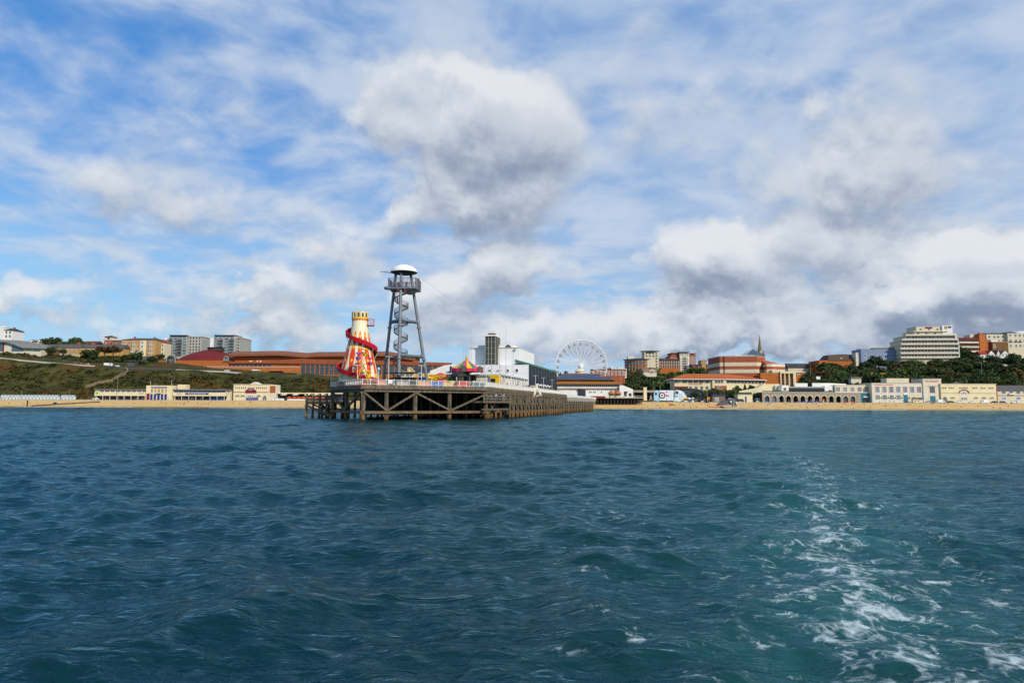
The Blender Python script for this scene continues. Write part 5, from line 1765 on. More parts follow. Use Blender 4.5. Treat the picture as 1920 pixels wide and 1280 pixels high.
# ------------------------------------------------------------------ right seafront: stone arcade, terraces, restaurants
AY = 503.0
b = B('stone_arcade', 'rubble stone arcade with a row of dark arches along the right promenade', 1430, 1641, 752, AY, 12, sink=0.2, cat='arcade')
b.o.location.z = b.base.z = PROM_Z
x, z = b.x, b.z
H = z(736.3)
ar = [1438.8 + 13.35 * i for i in range(13)]
edges = [1430] + [(p + q) / 2 for p, q in zip(ar[:-1], ar[1:])] + [1606]
n = 12
r = 4.3 * b.k
zs = z(746.5)
for px, e0, e1 in zip(ar, edges[:-1], edges[1:]):
    c = x(px)
    MB().slab([(x(e0), -0.2), (c - r, -0.2), (c - r, zs)] + [(c - r * math.cos(math.pi * i / n), zs + r * 1.1 * math.sin(math.pi * i / n)) for i in range(1, n)] + [(c + r, zs), (c + r, -0.2), (x(e1), -0.2), (x(e1), H), (x(e0), H)], 0, 1.2).build('bay_wall', STONE, b.o)
    v = MB()
    for i in range(n):
        t0, t1 = math.pi * i / n, math.pi * (i + 1) / n
        v.bar((c + (r + .25) * math.cos(t0), -0.05, zs + (r + .25) * 1.1 * math.sin(t0)), (c + (r + .25) * math.cos(t1), -0.05, zs + (r + .25) * 1.1 * math.sin(t1)), 0.25, 0.5)
    v.build('arch_ring', OFFW, b.o)
    i = ar.index(px)
    if i in (0, 1, 11, 12):
        MB().box(c - r, c + r, 0.9, 1.0, 0, zs + r * 1.2).build('shop_front', (GL_BLUE, GL_VIO)[i % 2], b.o)
        MB().box(c - r, c + r, 0.8, 0.92, 0, 0.9).build('stall_riser', (BLUE_L, RED)[i > 5], b.o)
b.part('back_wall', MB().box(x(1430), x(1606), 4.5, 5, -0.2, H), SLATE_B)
b.part('roof_slab', MB().box(x(1429), x(1641), -0.35, 12, H, H + 0.5), OFFW)
b.part('end_wall', MB().box(x(1606), x(1614), 0, 5, -0.2, H), STONE)
b.part('teal_shop', MB().box(x(1613), x(1635), 0.2, 5, -0.2, H - 0.2), TEAL)
b.part('shop_sign', MB().box(x(1619.5), x(1628.5), 0.0, 0.2, z(744.5), z(742.5)), WHITE)
b.part('doorway', MB().box(x(1618), x(1626), 0.05, 0.3, 0, z(745)), DARK)
# things on the roof terrace
tz = H + 0.5
b2 = B('terrace_cafe', 'cream upper storey with five tall windows above the stone arcade', 1566, 1635, 736, 505, 9, sink=0.1)
b2.o.location.z = b2.base.z = PROM_Z + tz
b2.box('wall', PALE, z0=0.0, z1=b2.z(722))
b2.wins([b2.x(p) for p in (1571.5, 1585, 1598.5, 1612, 1625.5)], [b2.z(729.6)], 3.1, 3.4, WHITE, GL_VIO, nx=3, nz=3)
b2.part('parapet', MB().box(-b2.w / 2, b2.w / 2, -0.2, 9, b2.z(722), b2.z(721.3)), OFFW)
b2.part('end_bay', MB().box(b2.x(1635), b2.x(1641), -0.5, 9, 0, b2.z(719)), PALE)
b3 = B('glazed_restaurant', 'low dark glazed terrace restaurant with a white parapet above the arcade', 1478, 1567, 735, 507, 9, sink=0.1)
b3.o.location.z = b3.base.z = PROM_Z + tz
b3.box('wall', GL_DARK, z0=0.0, x1=b3.x(1546), z1=b3.z(727))
for px in ls(1480, 1545, 16):
    MB().box(b3.x(px) - 0.08, b3.x(px) + 0.08, -0.12, 0.0, 0, b3.z(727)).build('mullion', SLATE, b3.o)
b3.part('parapet', MB().box(b3.x(1478), b3.x(1547), -0.3, 9, b3.z(727), b3.z(724.6)), GREYW)
b3.part('white_block', MB().box(b3.x(1546), b3.x(1562), -0.4, 9, 0, b3.z(723)), WHITE)
b3.part('roof_screen', MB().box(b3.x(1494), b3.x(1518), 3, 4, b3.z(724.6), b3.z(718)).box(b3.x(1528), b3.x(1560), 4, 5, b3.z(724.6), b3.z(717.5)).slab([(b3.x(1560), b3.z(724.6)), (b3.x(1592), b3.z(722.5)), (b3.x(1592), b3.z(719)), (b3.x(1560), b3.z(717.5))], 4, 5), WHITE)
b3.part('doorway', MB().box(b3.x(1553), b3.x(1559), -0.45, -0.3, 0, b3.z(731)), BRICK_B)
b4 = B('white_lodge', 'small white flat roofed lodge at the left end of the arcade roof', 1466, 1479, 735, 506, 7, sink=0.1)
b4.o.location.z = b4.base.z = PROM_Z + tz
b4.box('wall', WHITE, z0=0.0, z1=b4.z(722))
b4.wins([b4.x(1472)], [b4.z(729)], 1.8, 1.8, OFFW, mat('brown_door', C(90, 50, 36), 0.6, 0.1))
rl = B('terrace_railing', 'dark planted railing along the roof edge of the stone arcade', 1430, 1566, 735.4, 503.3, 1, sink=0, cat='railing')
rl.o.location.z = rl.base.z = PROM_Z + tz
m = MB().box(-rl.w / 2, rl.w / 2, 0, 0.1, 0.95, 1.05)
for v in ls(-rl.w / 2, rl.w / 2, 110):
    m.box(v - 0.06, v + 0.06, 0, 0.1, 0, 0.95)
kind(rl.part('balusters', m, BLACK), 'stuff')
rl.part('hedge_trough', MB().box(-rl.w / 2, rl.w / 2, 0.3, 0.9, 0, 0.6), SLATE_B)
# ramps and small buildings in front of the pavilion
b = B('cream_ramp', 'broad cream ramp wall climbing to the pavilion from the promenade', 1382, 1462, 738, 515, 8, sink=3, cat='ramp')
x, z = b.x, b.z
b.part('ramp_wall', MB().slab([(x(1386), -3), (x(1462), -3), (x(1462), z(719.5)), (x(1432), z(719.5)), (x(1421), z(727)), (x(1386), z(733.5))], 0, 8), CREAM)
b.part('lower_wall', MB().slab([(x(1384), -3), (x(1440), -3), (x(1440), z(733)), (x(1425), z(730.5)), (x(1384), z(735.5))], -3, -2.4), PALE)
b.part('upper_block', MB().box(x(1452), x(1468), -2, 4, -3, z(722)), OFFW)
b = B('cream_hut', 'small cream hut with a blue door at the foot of the ramp', 1384, 1411, 751, 501, 6, sink=0.2)
b.o.location.z = b.base.z = PROM_Z
b.box('wall', CREAM, z1=b.z(739.5))
b.part('roof', MB().box(-b.w / 2 - .3, b.w / 2 + .3, -0.3, 6, b.z(739.5), b.z(738.8)), GREYW)
b.part('door', MB().box(b.x(1397), b.x(1400), -0.06, 0.05, 0, b.z(743)), BLUE)
b.part('planting', MB().box(-b.w / 2, b.w / 2, 1, 5, b.z(738.8), b.z(735.5)), mat('hedge', (0.03, 0.05, 0.015), 0.9, 0.3, 2.0))
b = B('brown_kiosk', 'brown boarded kiosk with a blue fascia left of the beach slipway', 1336, 1360, 751, 498, 5, sink=0.2, cat='kiosk')
b.o.location.z = b.base.z = PROM_Z
b.box('wall', mat('weathered_boards', C(130, 112, 98), 0.9, 0.15, 0.8), z1=b.z(742))
b.part('fascia', MB().box(-b.w / 2 - .3, b.w / 2 + .3, -0.4, 5, b.z(742), b.z(739.5)), mat('fascia_navy', C(54, 54, 120), 0.6, 0.1))
b.part('shutter', MB().box(b.x(1340), b.x(1348), -0.1, 0.02, 0.6, b.z(744.5)), GREYW)
b = B('dark_glass_pavilion', 'dark glass pavilion with a curved roof behind the exhibition lorry', 1279, 1318, 744, 520, 12, sink=1)
b.box('wall', GL_BLUE, z1=b.z(730))
b.part('roof', MB().slab([(b.x(1277), b.z(730)), (b.x(1280), b.z(727)), (b.x(1300), b.z(728)), (b.x(1314), b.z(730.5)), (b.x(1320), b.z(735)), (b.x(1318), b.z(736)), (b.x(1310), b.z(732))], -0.6, 12), SLATE_B)
for px in ls(1281, 1302, 8):
    MB().box(b.x(px) - 0.1, b.x(px) + 0.1, -0.15, 0, 0, b.z(730)).build('mullion', SLATE, b.o)
b = B('road_bridge', 'grey concrete road bridge running behind the promenade', 1186, 1300, 735.5, 530, 9, sink=0, cat='bridge')
b.box('deck', CONC, z0=0, z1=b.z(731.5))
for px in (1190, 1222, 1254, 1290):
    MB().box(b.x(px) - 0.8, b.x(px) + 0.8, 3, 6, -6, 0).build('pier', CONC, b.o)
b.part('abutment', MB().box(-b.w / 2, b.w / 2, 8.6, 9, -6, 0), SLATE_B)
b = B('cream_pylon', 'tall cream stone pylon at the pier approach', 1207, 1213.2, 748, 485, 2.2, sink=0.5, cat='pylon')
b.part('shaft', MB().box(-1.1, 1.1, 0, 2.2, -1, b.z(726.5)), CREAM)
b.part('cap', MB().box(-1.3, 1.3, -0.2, 2.4, b.z(726.5), b.z(725.5)), PALE)

# fish restaurant
b = B('fish_restaurant', 'pale two storey fish restaurant with tall windows and red script sign on its tower', 1636, 1765, 752, 500, 15, sink=0.2, cat='restaurant')
b.o.location.z = b.base.z = PROM_Z
x, z = b.x, b.z
b.part('wall', MB().box(x(1636), x(1731), 0, 15, -0.2, z(718.3)), OFFW)
b.part('tower_wall', MB().box(x(1731), x(1765), -0.8, 14, -0.2, z(710)), OFFW)
b.part('coping', MB().box(x(1635.5), x(1731), -0.2, 15.2, z(718.3), z(717.6)).box(x(1730.5), x(1766), -1.0, 14.2, z(710), z(709.2)), GREYW)
b.part('roof_block', MB().box(x(1668.5), x(1710.5), 3, 11, z(718), z(708.8)), PALE)
b.part('red_edge', MB().box(x(1765), x(1765.6), -0.7, 1.5, z(720), z(710)).box(x(1710.5), x(1711.2), 3, 5, z(717.6), z(708.8)), mat('red_edge', C(190, 60, 60), 0.7, 0.1))
b.wins([x(1646.3 + 13 * i) for i in range(7)], [z(730)], 3.2, 4.3, WHITE, GL_VIO, nx=3, nz=3)
b.wins([x(1646.3 + 13 * i) for i in range(4)], [z(744.5)], 3.2, 3.2, WHITE, GL_GREY, nx=3, nz=2)
b.part('doorway', MB().box(x(1694.5), x(1702.5), -0.1, 0.1, 0, z(740.5)), TEAL)
b.part('door_sign', MB().box(x(1694), x(1703), -0.5, 0.1, z(740), z(737.2)), WHITE)
b.part('big_window', MB().box(x(1743), x(1752.5), -0.95, -0.7, z(736), z(724)), GL_VIO)
b.part('lintel', MB().box(x(1740), x(1755), -1.2, -0.7, z(724), z(723)), GREYW)
b.part('tower_door', MB().box(x(1743), x(1753), -0.95, -0.7, 0, z(742)), TEAL)
text('lettering', "Harry Ramsden's", 1.9, REDSIGN, b.o, (x(1747.5), -0.88, z(714.3)), 0.05, width=9.8, shear=0.3)
for i in range(5):
    MB().box(x(1652.8 + 13 * i) - 0.3, x(1652.8 + 13 * i) + 0.3, -0.35, 0.0, z(747), z(744.5)).build('wall_lamp', BLACK, b.o)
for px0, px1 in ((1641, 1647), (1648, 1656), (1657.2, 1661), (1662, 1668), (1669, 1676)):
    MB().box(x(px0), x(px1), -0.1, 0.0, z(721.9), z(720.7)).build('sign_strip', REDSIGN, b.o)
# ice cream trailer in front of it
k = thing('snack_trailer', 'cream snack trailer with yellow and blue awnings by the fish restaurant', 'trailer', (at(1720, 751, 495).x, 494, PROM_Z))
MB().box(-3.6, 3.6, 0, 2, 0.3, 1.9).build('counter', CREAM, k)
MB().box(-3.6, 1.0, 0.2, 2, 1.9, 3.6).box(1.0, 3.6, 0.2, 2, 1.9, 3.4).build('body', GREYW, k)
MB().box(-2.7, 1.0, -0.8, 2.1, 3.6, 4.1).build('yellow_awning', YELLOW, k)
MB().box(1.02, 3.9, -0.8, 2.1, 3.3, 3.9).build('blue_awning', BLUE_L, k)
for px in (-2.0, 0.2):
    MB().box(px - 0.45, px + 0.45, -0.08, 0.02, 0.8, 1.6).build('poster', BRICK_R, k)
for sx in (-2, 2):
    MB().tube((sx, 0.1, 0.32), (sx, 0.4, 0.32), 0.32, 0.32, 12).tube((sx, 1.7, 0.32), (sx, 2.0, 0.32), 0.32, 0.32, 12).build('wheel', BLACK, k)

b = B('guest_house', 'two storey guest house with a long grey roof at the right edge of the seafront', 1871, 1960, 751, 501, 10, sink=0.2)
b.o.location.z = b.base.z = PROM_Z
x, z = b.x, b.z
b.box('wall', PALE, z1=z(732))
b.part('roof', MB().gable(-b.w / 2, b.w / 2, -0.5, 10, z(732), z(722), ov=0.3), SLATE)
b.wins([x(p) for p in (1883, 1896.5, 1910, 1923)], [z(735.6)], 3.0, 1.9, WHITE, GL_GREY, nx=3)
b.wins([x(p) for p in (1883, 1910)], [z(746.5)], 3.0, 1.9, WHITE, glass_mat('shutter_glass', (0.10, 0.16, 0.36)), nx=3)
b.part('band', MB().box(-b.w / 2, b.w / 2, -0.15, 0, z(741.8), z(741)), BRICK_D)
b.part('balcony', MB().box(x(1891), x(1902), -1.2, 0, z(739.6), z(737.2)), WHITE)
# little things on the slope behind the restaurants
b = B('yellow_cabin', 'yellow mini golf cabin in the trees behind the fish restaurant', 1634, 1650, 711, 545, 4, sink=4, cat='cabin')
b.box('wall', YELLOW, z1=b.z(700.5))
b.part('roof', MB().box(-b.w / 2 - .3, b.w / 2 + 4.5, -0.5, 4, b.z(700.5), b.z(699.6)), YELLOW)
b.part('window', MB().box(b.x(1637), b.x(1646), -0.06, 0.02, b.z(705), b.z(702)), GL_DARK)
b = B('white_shelter', 'white roofed shelter in the trees left of the yellow cabin', 1596, 1615, 716, 540, 5, sink=4, cat='shelter')
b.box('wall', OFFW, z1=b.z(709))
b.part('roof', MB().box(-b.w / 2 - .5, b.w / 2 + .5, -0.6, 5, b.z(709), b.z(706.8)), GREYR)
o = thing('notice_board', 'white notice board on a post among the trees at the left of the right cliff', 'sign', tuple(at(1534.5, 716, 535)))
MB().box(-0.1, 0.1, 0, 0.15, -4, 4).build('post', BLACK, o)
MB().box(-1.5, 1.5, -0.1, 0.0, 2.2, 4.4).build('board', WHITE, o)


# ------------------------------------------------------------------ the pier
def wood_material():
    m = bpy.data.materials.new('weathered_timber')
    m.use_nodes = True
    t = NT(m.node_tree)
    p = m.node_tree.nodes['Principled BSDF']
    p.inputs['Roughness'].default_value = 0.85
    p.inputs['Specular IOR Level'].default_value = 0.2
    pos = t.new('ShaderNodeNewGeometry').outputs['Position']
    s = t.new('ShaderNodeSeparateXYZ')
    t.l.new(pos, s.inputs[0])
    n1 = t.noise(t.vmath('MULTIPLY', pos, (3, 3, 0.6)), 1.0, 5.0, 0.65)
    n2 = t.noise(pos, 0.5, 4.0, 0.6)
    inf = t.new('ShaderNodeObjectInfo').outputs['Random']
    c = t.mix(t.smooth(n1, 0.3, 0.7), (0.072, 0.056, 0.039), (0.23, 0.185, 0.13))
    c = t.mix(t.math('MULTIPLY', inf, 0.45), c, (0.085, 0.066, 0.047))
    c = t.mix(t.smooth(n2, 0.55, 0.75, 0, 0.6), c, (0.055, 0.050, 0.032))
    # weed and rust where the tide reaches
    tide = t.smooth(t.math('ADD', s.outputs[2], t.math('MULTIPLY', t.math('SUBTRACT', n1, 0.5), 1.4)), 0.9, 1.9, 0.9, 0.0)
    c = t.mix(tide, c, t.mix(t.smooth(n2, 0.3, 0.7), (0.12, 0.055, 0.016), (0.26, 0.14, 0.045)))
    wet = t.smooth(s.outputs[2], 0.05, 0.5, 0.8, 0.0)
    c = t.mix(wet, c, (0.02, 0.018, 0.012))
    t.l.new(c, p.inputs['Base Color'])
    b = t.new('ShaderNodeBump')
    b.inputs['Strength'].default_value = 0.4
    b.inputs['Distance'].default_value = 0.05
    t.l.new(n1, b.inputs['Height'])
    t.l.new(b.outputs[0], p.inputs['Normal'])
    return m


WOOD = wood_material()
DECK = 6.57
AX = 0.2238
PA, PB_, PC, PD, PE = Vector((-38.5, 145)), Vector((-27.7, 126)), Vector((-5.25, 140)), Vector((20.5, 255)), Vector((-13.8, 255))
U = Vector((AX, 1.0)).normalized()
V = Vector((U.y, -U.x))          # to the right of the pier's axis


def edge_at(px, p, q):
    """plan point where the view column px crosses the line p-q"""
    t = (px - 960) / F
    d = q - p
    s = (t * p.y - p.x) / (d.x - t * d.y)
    return p + d * s


pier = thing('pier', 'big timber pier with cross braced legs and a white railed deck', 'pier', (0, 0, 0))
foot = [PA, PB_, PC, PD, PE]


def inset(k):
    c = Vector((-8, 190))
    out = []
    for p in foot:
        d = (c - p)
        out.append(p + d.normalized() * k)
    return out


MB().prism([tuple(p) for p in foot], DECK - 0.45, DECK).build('deck', WOOD, pier)
MB().prism([tuple(p) for p in inset(-0.25)], DECK - 0.75, DECK - 0.46).build('deck_edge', WOOD, pier)
MB().prism([tuple(p) for p in inset(1.2)], DECK - 0.8, DECK - 0.74).build('deck_underside', mat('tar_and_shade_timber', (0.03, 0.027, 0.022), 0.9, 0.2), pier)  # near-black colour holds the shade under the deck


def beam(p, q, z, w, h, name, parent=pier, off=0.0):
    d = (q - p).normalized()
    n = Vector((d.y, -d.x)) * off
    return MB().bar((*(p + n), z), (*(q + n), z), w, h).build(name, WOOD, parent)


FB, FC, FA = inset(0.7)[1], inset(0.7)[2], inset(0.7)[0]
FD = inset(0.7)[3]
post_px = [(625.5, FA, FB), (651, FA, FB), (679.5, FB, FC), (726, FB, FC), (780, FB, FC), (844, FB, FC), (907, FB, FC)]
posts = [edge_at(px, p, q) if i != 2 else FB for i, (px, p, q) in enumerate(post_px)]
posts[-1] = FC
post_m = MB().box(-0.26, 0.26, -0.26, 0.26, -1.6, 5.3).mesh('post', WOOD)
for p in posts:
    put('post', post_m, pier, (*p, 0), random.uniform(-0.06, 0.06) - 0.4)
for i in range(len(posts) - 1):
    p, q = posts[i], posts[i + 1]
    beam(p, q, 5.55, 0.62, 0.52, 'top_beam', off=0.1)
    beam(p, q, 1.5, 0.55, 0.48, 'lower_beam', off=0.22)


def brace(p, q, z0, z1, off=0.1, w=0.34, name='brace'):
    d = (q - p).normalized()
    n = Vector((d.y, -d.x)) * off
    return MB().bar((*(p + n), z0), (*(q + n), z1), w, 0.36, up=(n.x, n.y, 0)).build(name, WOOD, pier)


for i, j, off in ((0, 1, .3), (2, 1, .34), (2, 3, .3), (4, 3, .34), (4, 5, .3), (6, 5, .34)):
    brace(posts[i], posts[j], 5.2, 1.8, -off if i > j else off)
for i, j in ((1, 0), (1, 2), (3, 2), (3, 4), (5, 4), (5, 6)):
    brace(posts[i] + U * 5.5, posts[j] + U * 5.5, 5.2, 1.8, 0.0, 0.3, 'inner_brace')
# inner rows of piles
inner_m = MB().box(-0.22, 0.22, -0.22, 0.22, -1.6, DECK - 0.75).mesh('inner_pile', WOOD)
rows = [5.5, 11, 17, 24, 32, 41, 51, 62, 74, 87, 101]
for r_, t in enumerate(rows):
    for k in range(9):
        q = PC + V * (-1.2 - k * 4.0) + U * (t - 2.0 + k * 0.0)
        lo = edge_at(960 + F * q.x / q.y, PB_, PC).y if q.x > PB_.x else PA.y + (PB_.y - PA.y) * (q.x - PA.x) / (PB_.x - PA.x)
        if q.y < lo + 3.0:
            continue
        put('inner_pile', inner_m, pier, (*q, 0), random.uniform(-0.3, 0.3))
    a = PC + V * -1.2 + U * (t - 2.0)
    b_ = PC + V * -33.2 + U * (t - 2.0)
    if t > 16:
        beam(b_, a, DECK - 1.0, 0.4, 0.45, 'cross_beam')
        beam(b_, a, 1.5, 0.35, 0.4, 'cross_beam')
        for k in range(8):
            s0, s1 = PC + V * (-1.2 - k * 4.0) + U * (t - 2.0), PC + V * (-5.2 - k * 4.0) + U * (t - 2.0)
            if k % 2:
                s0, s1 = s1, s0
            brace(s0, s1, 5.2, 1.7, 0.0, 0.26, 'inner_brace')
TAR_SHADE = mat('tar_and_shade_timber', (0.03, 0.027, 0.022), 0.9, 0.2)
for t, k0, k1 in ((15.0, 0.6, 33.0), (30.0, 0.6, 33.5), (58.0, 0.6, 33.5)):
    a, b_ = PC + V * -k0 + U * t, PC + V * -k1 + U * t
    MB().bar((*a, 3.2), (*b_, 3.2), 0.3, 5.3).build('shade_core_panel', TAR_SHADE, pier)  # dark panels added so the space under the deck reads black
# right side: posts and beam under the deck edge
for k in range(26):
    q = FC + (FD - FC) * (k / 25.0)
    if k:
        put('side_post', post_m, pier, (*q, 0), -0.22)
    if k < 25:
        q2 = FC + (FD - FC) * ((k + 1) / 25.0)
        if k % 2 == 0:
            brace(q, q2, 5.2, 1.8, 0.1, 0.3, 'side_brace')
        else:
            brace(q2, q, 5.2, 1.8, 0.1, 0.3, 'side_brace')
beam(FC, FD, 5.5, 0.5, 0.6, 'side_beam')
beam(FC, FD, 1.5, 0.45, 0.45, 'side_beam')
# corbels under the overhanging side
crb = MB().box(-0.7, 0.2, -0.12, 0.12, -0.4, 0.0).mesh('corbel', WOOD)
for k in range(56):
    q = PC + (PD - PC) * ((k + 0.5) / 56.0)
    put('corbel', crb, pier, (q.x + 0.15, q.y, DECK - 0.77), -0.22)

# white railing
WRAIL = mat('white_rail', C(240, 238, 228), 0.55, 0.05, 0.8, streak=0.15)
rp = MB().box(-0.055, 0.055, -0.055, 0.055, 0, 1.08).box(-0.08, 0.08, -0.08, 0.08, 1.08, 1.16).mesh('rail_post', WRAIL)
for (p, q) in ((PA, PB_), (PB_, PC), (PC, PD), (PE, PA)):
    p, q = p + (Vector((-8, 190)) - p).normalized() * 0.3, q + (Vector((-8, 190)) - q).normalized() * 0.3
    L = (q - p).length
    rail = MB().bar((*p, DECK + 1.02), (*q, DECK + 1.02), 0.09, 0.07).bar((*p, DECK + 0.16), (*q, DECK + 0.16), 0.07, 0.06).build('handrail', WRAIL, pier)
    n = max(2, int(L / 1.55))
    back = (p is not None) and abs((q - p).normalized().dot(U)) > 0.95 and q.y < p.y
    for i in range(n):
        if not back:
            put('rail_post', rp, pier, (*(p + (q - p) * (i / n)), DECK), math.atan2((q - p).y, (q - p).x))
    if not back:
        bl = MB()
        nb = int(L / 0.19)
        for i in range(nb):
            c = p + (q - p) * ((i + 0.5) / nb)
            bl.tube((*c, DECK + 0.16), (*c, DECK + 1.02), 0.018 if abs(q.y - p.y) < 60 else 0.032, None, 4, caps=False)
        kind(bl.build('balusters', WRAIL, pier), 'stuff')
sg = edge_at(732, PB_, PC) + Vector((0, 0.12))
MB().box(-0.45, 0.45, -0.04, 0.04, 0.35, 1.0).build('notice', WHITE, pier, (*sg, DECK), math.atan2(14, 22.45))

# the narrower neck back to the shore
neck = thing('pier_neck', 'narrower concrete pier neck with white parapet running back to the beach', 'pier', (0, 0, 0))
n0, n1 = Vector((10.4, 255)), Vector((57.0, 463))
nl0, nl1 = n0 + V * -14, n1 + V * -14
MB().prism([tuple(n0), tuple(n1), tuple(nl1), tuple(nl0)], DECK - 1.3, DECK - 0.1).build('deck', CONC, neck)
for p, q in ((n0, n1), (nl0, nl1)):
    MB().bar((*p, DECK + 0.45), (*q, DECK + 0.45), 0.25, 1.1).build('parapet', WHITE, neck)
L = (n1 - n0).length
for k in range(24):
    c = n0 + (n1 - n0) * ((k + 0.5) / 24)
    MB().box(-14.0, -0.2, -0.5, 0.5, -2, DECK - 1.3).build('pier_wall', CONC, neck, (*c, 0), -math.atan(AX))
    if k < 23:
        d = (n1 - n0).normalized() * (L / 24)
        a = MB()
        for i in range(8):
            t0, t1 = math.pi * i / 8, math.pi * (i + 1) / 8
            m0, m1 = c + d * (0.5 - 0.5 * math.cos(t0)), c + d * (0.5 - 0.5 * math.cos(t1))
            a.bar((*m0, 3.6 + 1.4 * math.sin(t0)), (*m1, 3.6 + 1.4 * math.sin(t1)), 0.4, 0.5)
        a.build('arch', CONC, neck)
lp = thing('white_ramp', 'white ramp wall where the pier deck narrows', 'wall', (0, 0, 0))
MB().prism([(20.3, 255.4), (22.4, 262), (14.2, 272), (11.2, 256.5)], DECK - 0.9, DECK + 0.7).build('ramp_wall', WHITE, lp)

# landing stage at the left corner
ls_ = thing('landing_stage', 'small timber landing stage at the left corner of the pier', 'landing stage', (0, 0, 0))
q0 = Vector((at(574, 760, 150).x, 150.0))
q1 = Vector((at(624, 760, 144.5).x, 144.5))
dq = q1 - q0
dn = Vector((dq.y, -dq.x)).normalized() * -1     # away from the camera
if dn.y < 0:
    dn = -dn
for row in (0.0, 4.2):
    for k in range(5):
        c = q0 + dq * (k / 4.0) + dn * row
        MB().bar((*c, -1.5), (c.x + 0.15, c.y, 5.2 if row == 0 else 3.1), 0.42).build('post', WOOD, ls_)
    MB().bar((*(q0 + dn * row), 3.15), (*(q1 + dn * row), 3.15), 0.4, 0.45).build('beam', WOOD, ls_)
MB().prism([tuple(q0 - dn * 0.3), tuple(q1 - dn * 0.3), tuple(q1 + dn * 4.6), tuple(q0 + dn * 4.6)], 3.4, 3.65).build('deck', WOOD, ls_)
for z_ in (3.95, 4.5):
    MB().bar((*(q0 - dn * 0.05), z_), (*(q1 - dn * 0.05), z_), 0.12, 0.26 if z_ < 4 else 0.14).build('rail', WOOD, ls_)
MB().bar((*(q0 - dn * 0.25), 2.7), (*(q1 - dn * 0.25), 0.5), 0.3, 0.35).build('brace', WOOD, ls_)
MB().bar((*(q0 + dn * 4.0), 2.9), (*(q0 + dq * 0.5 + dn * 4.0), 0.3), 0.3, 0.35).build('brace', WOOD, ls_)
MB().bar((*(q0 + dn * 0.2), 2.8), (*(q0 + dn * 4.0 + dq * 0.2), 0.4), 0.26, 0.3).build('brace', WOOD, ls_)
for k in (1, 2, 3):
    MB().bar((*(q0 + dq * (k / 4.0)), 2.9), (*(q0 + dq * (k / 4.0 + 0.16) + dn * 3.5), 1.5), 0.25, 0.3).build('strut', WOOD, ls_)

# fishing platform and fender piles along the right side
fp = thing('fishing_platform', 'low timber platform with rails under the right corner of the pier deck', 'platform', (0, 0, 0))


def fend(Y, out=0.0):
    return Vector(((Y - 154) * AX + out, Y))


w0, w1 = Vector((-5.6, 138.6)), fend(151.5)
dw = w1 - w0
wn = Vector((-dw.y, dw.x)).normalized()
MB().prism([tuple(w0), tuple(w1), tuple(w1 + wn * 3.0), tuple(w0 + wn * 3.0)], 3.35, 3.7).build('deck', WOOD, fp)
for k in range(6):
    c = w0 + dw * (k / 5.0)
    MB().bar((*c, 3.3), (*c, 5.3 if k in (0, 4, 5) else 4.9), 0.3 if k in (0, 5) else 0.12).build('rail_post', WOOD, fp)
for z_ in (4.2, 4.75):
    MB().bar((*w0, z_), (*w1, z_), 0.07, 0.07).build('rail', mat('grey_rail', C(150, 150, 146), 0.5, 0.1), fp)
for k in (0.25, 0.52, 0.72):
    c = w0 + dw * k + wn * 0.4
    MB().bar((*c, -1.5), (*c, 2.1), 0.42).build('pile', WOOD, fp)
MB().bar((*(w0 + wn * 0.3), 2.0), (*(w1 + wn * 0.3), 2.0), 0.35, 0.35).build('beam', WOOD, fp)

fd = thing('fender_piles', 'long row of upright timber fender piles along the right side of the pier', 'fender', (0, 0, 0))
Yv = 152.0
k = 0
while Yv < 328:
    tall = Yv < 228
    c = fend(Yv, random.uniform(-0.12, 0.12))
    top = (5.2 if tall else 3.7) + random.uniform(-0.15, 0.12)
    wd = random.uniform(0.34, 0.42) if tall else 0.34
    MB().bar((*c, -1.5), (c.x + random.uniform(-0.08, 0.08), c.y, top), wd).lathe([(wd * 0.62, top), (wd * 0.5, top + 0.14), (0.02, top + 0.2)], 8, (c.x, c.y)).build('pile', WOOD, fd)
    if tall:
        e = fend(Yv + 1.5, 0.45)
        MB().bar((*e, -1.5), (*e, random.uniform(1.5, 2.1)), 0.5).build('fender_foot', WOOD, fd)
        MB().bar((e.x, e.y, 1.6), (c.x + 0.1, c.y + 0.5, 3.6), 0.26).build('raker', WOOD, fd)
    Yv += 4.4 if tall else 4.0
    k += 1
for z_, ya, yb in ((4.6, 152, 228), (3.2, 152, 328), (1.3, 152, 328), (2.3, 228, 328)):
    a, b_ = fend(ya, -0.38), fend(yb, -0.38)
    MB().bar((*a, z_), (*b_, z_), 0.3, 0.45).build('waling', WOOD, fd)
MB().prism([tuple(fend(152, -3.2)), tuple(fend(152, -0.55)), tuple(fend(328, -0.55)), tuple(fend(328, -3.2))], 3.1, 3.35).build('walkway', WOOD, fd)
bk = fend(328, -3.2)
MB().bar((*fend(152, -1.5), 1.0), (*fend(328, -1.5), 1.0), 0.12, 4.0).build('shade_boards', mat('tar_and_shade_timber', (0.03, 0.027, 0.022), 0.9, 0.2), fd)  # boards coloured near black to stand for the shade behind the piles
for k in range(8):
    c = bk + V * (0.4 * k)
    MB().bar((*c, -1.5), (*c, 3.6), 0.36).build('pile', WOOD, fd)

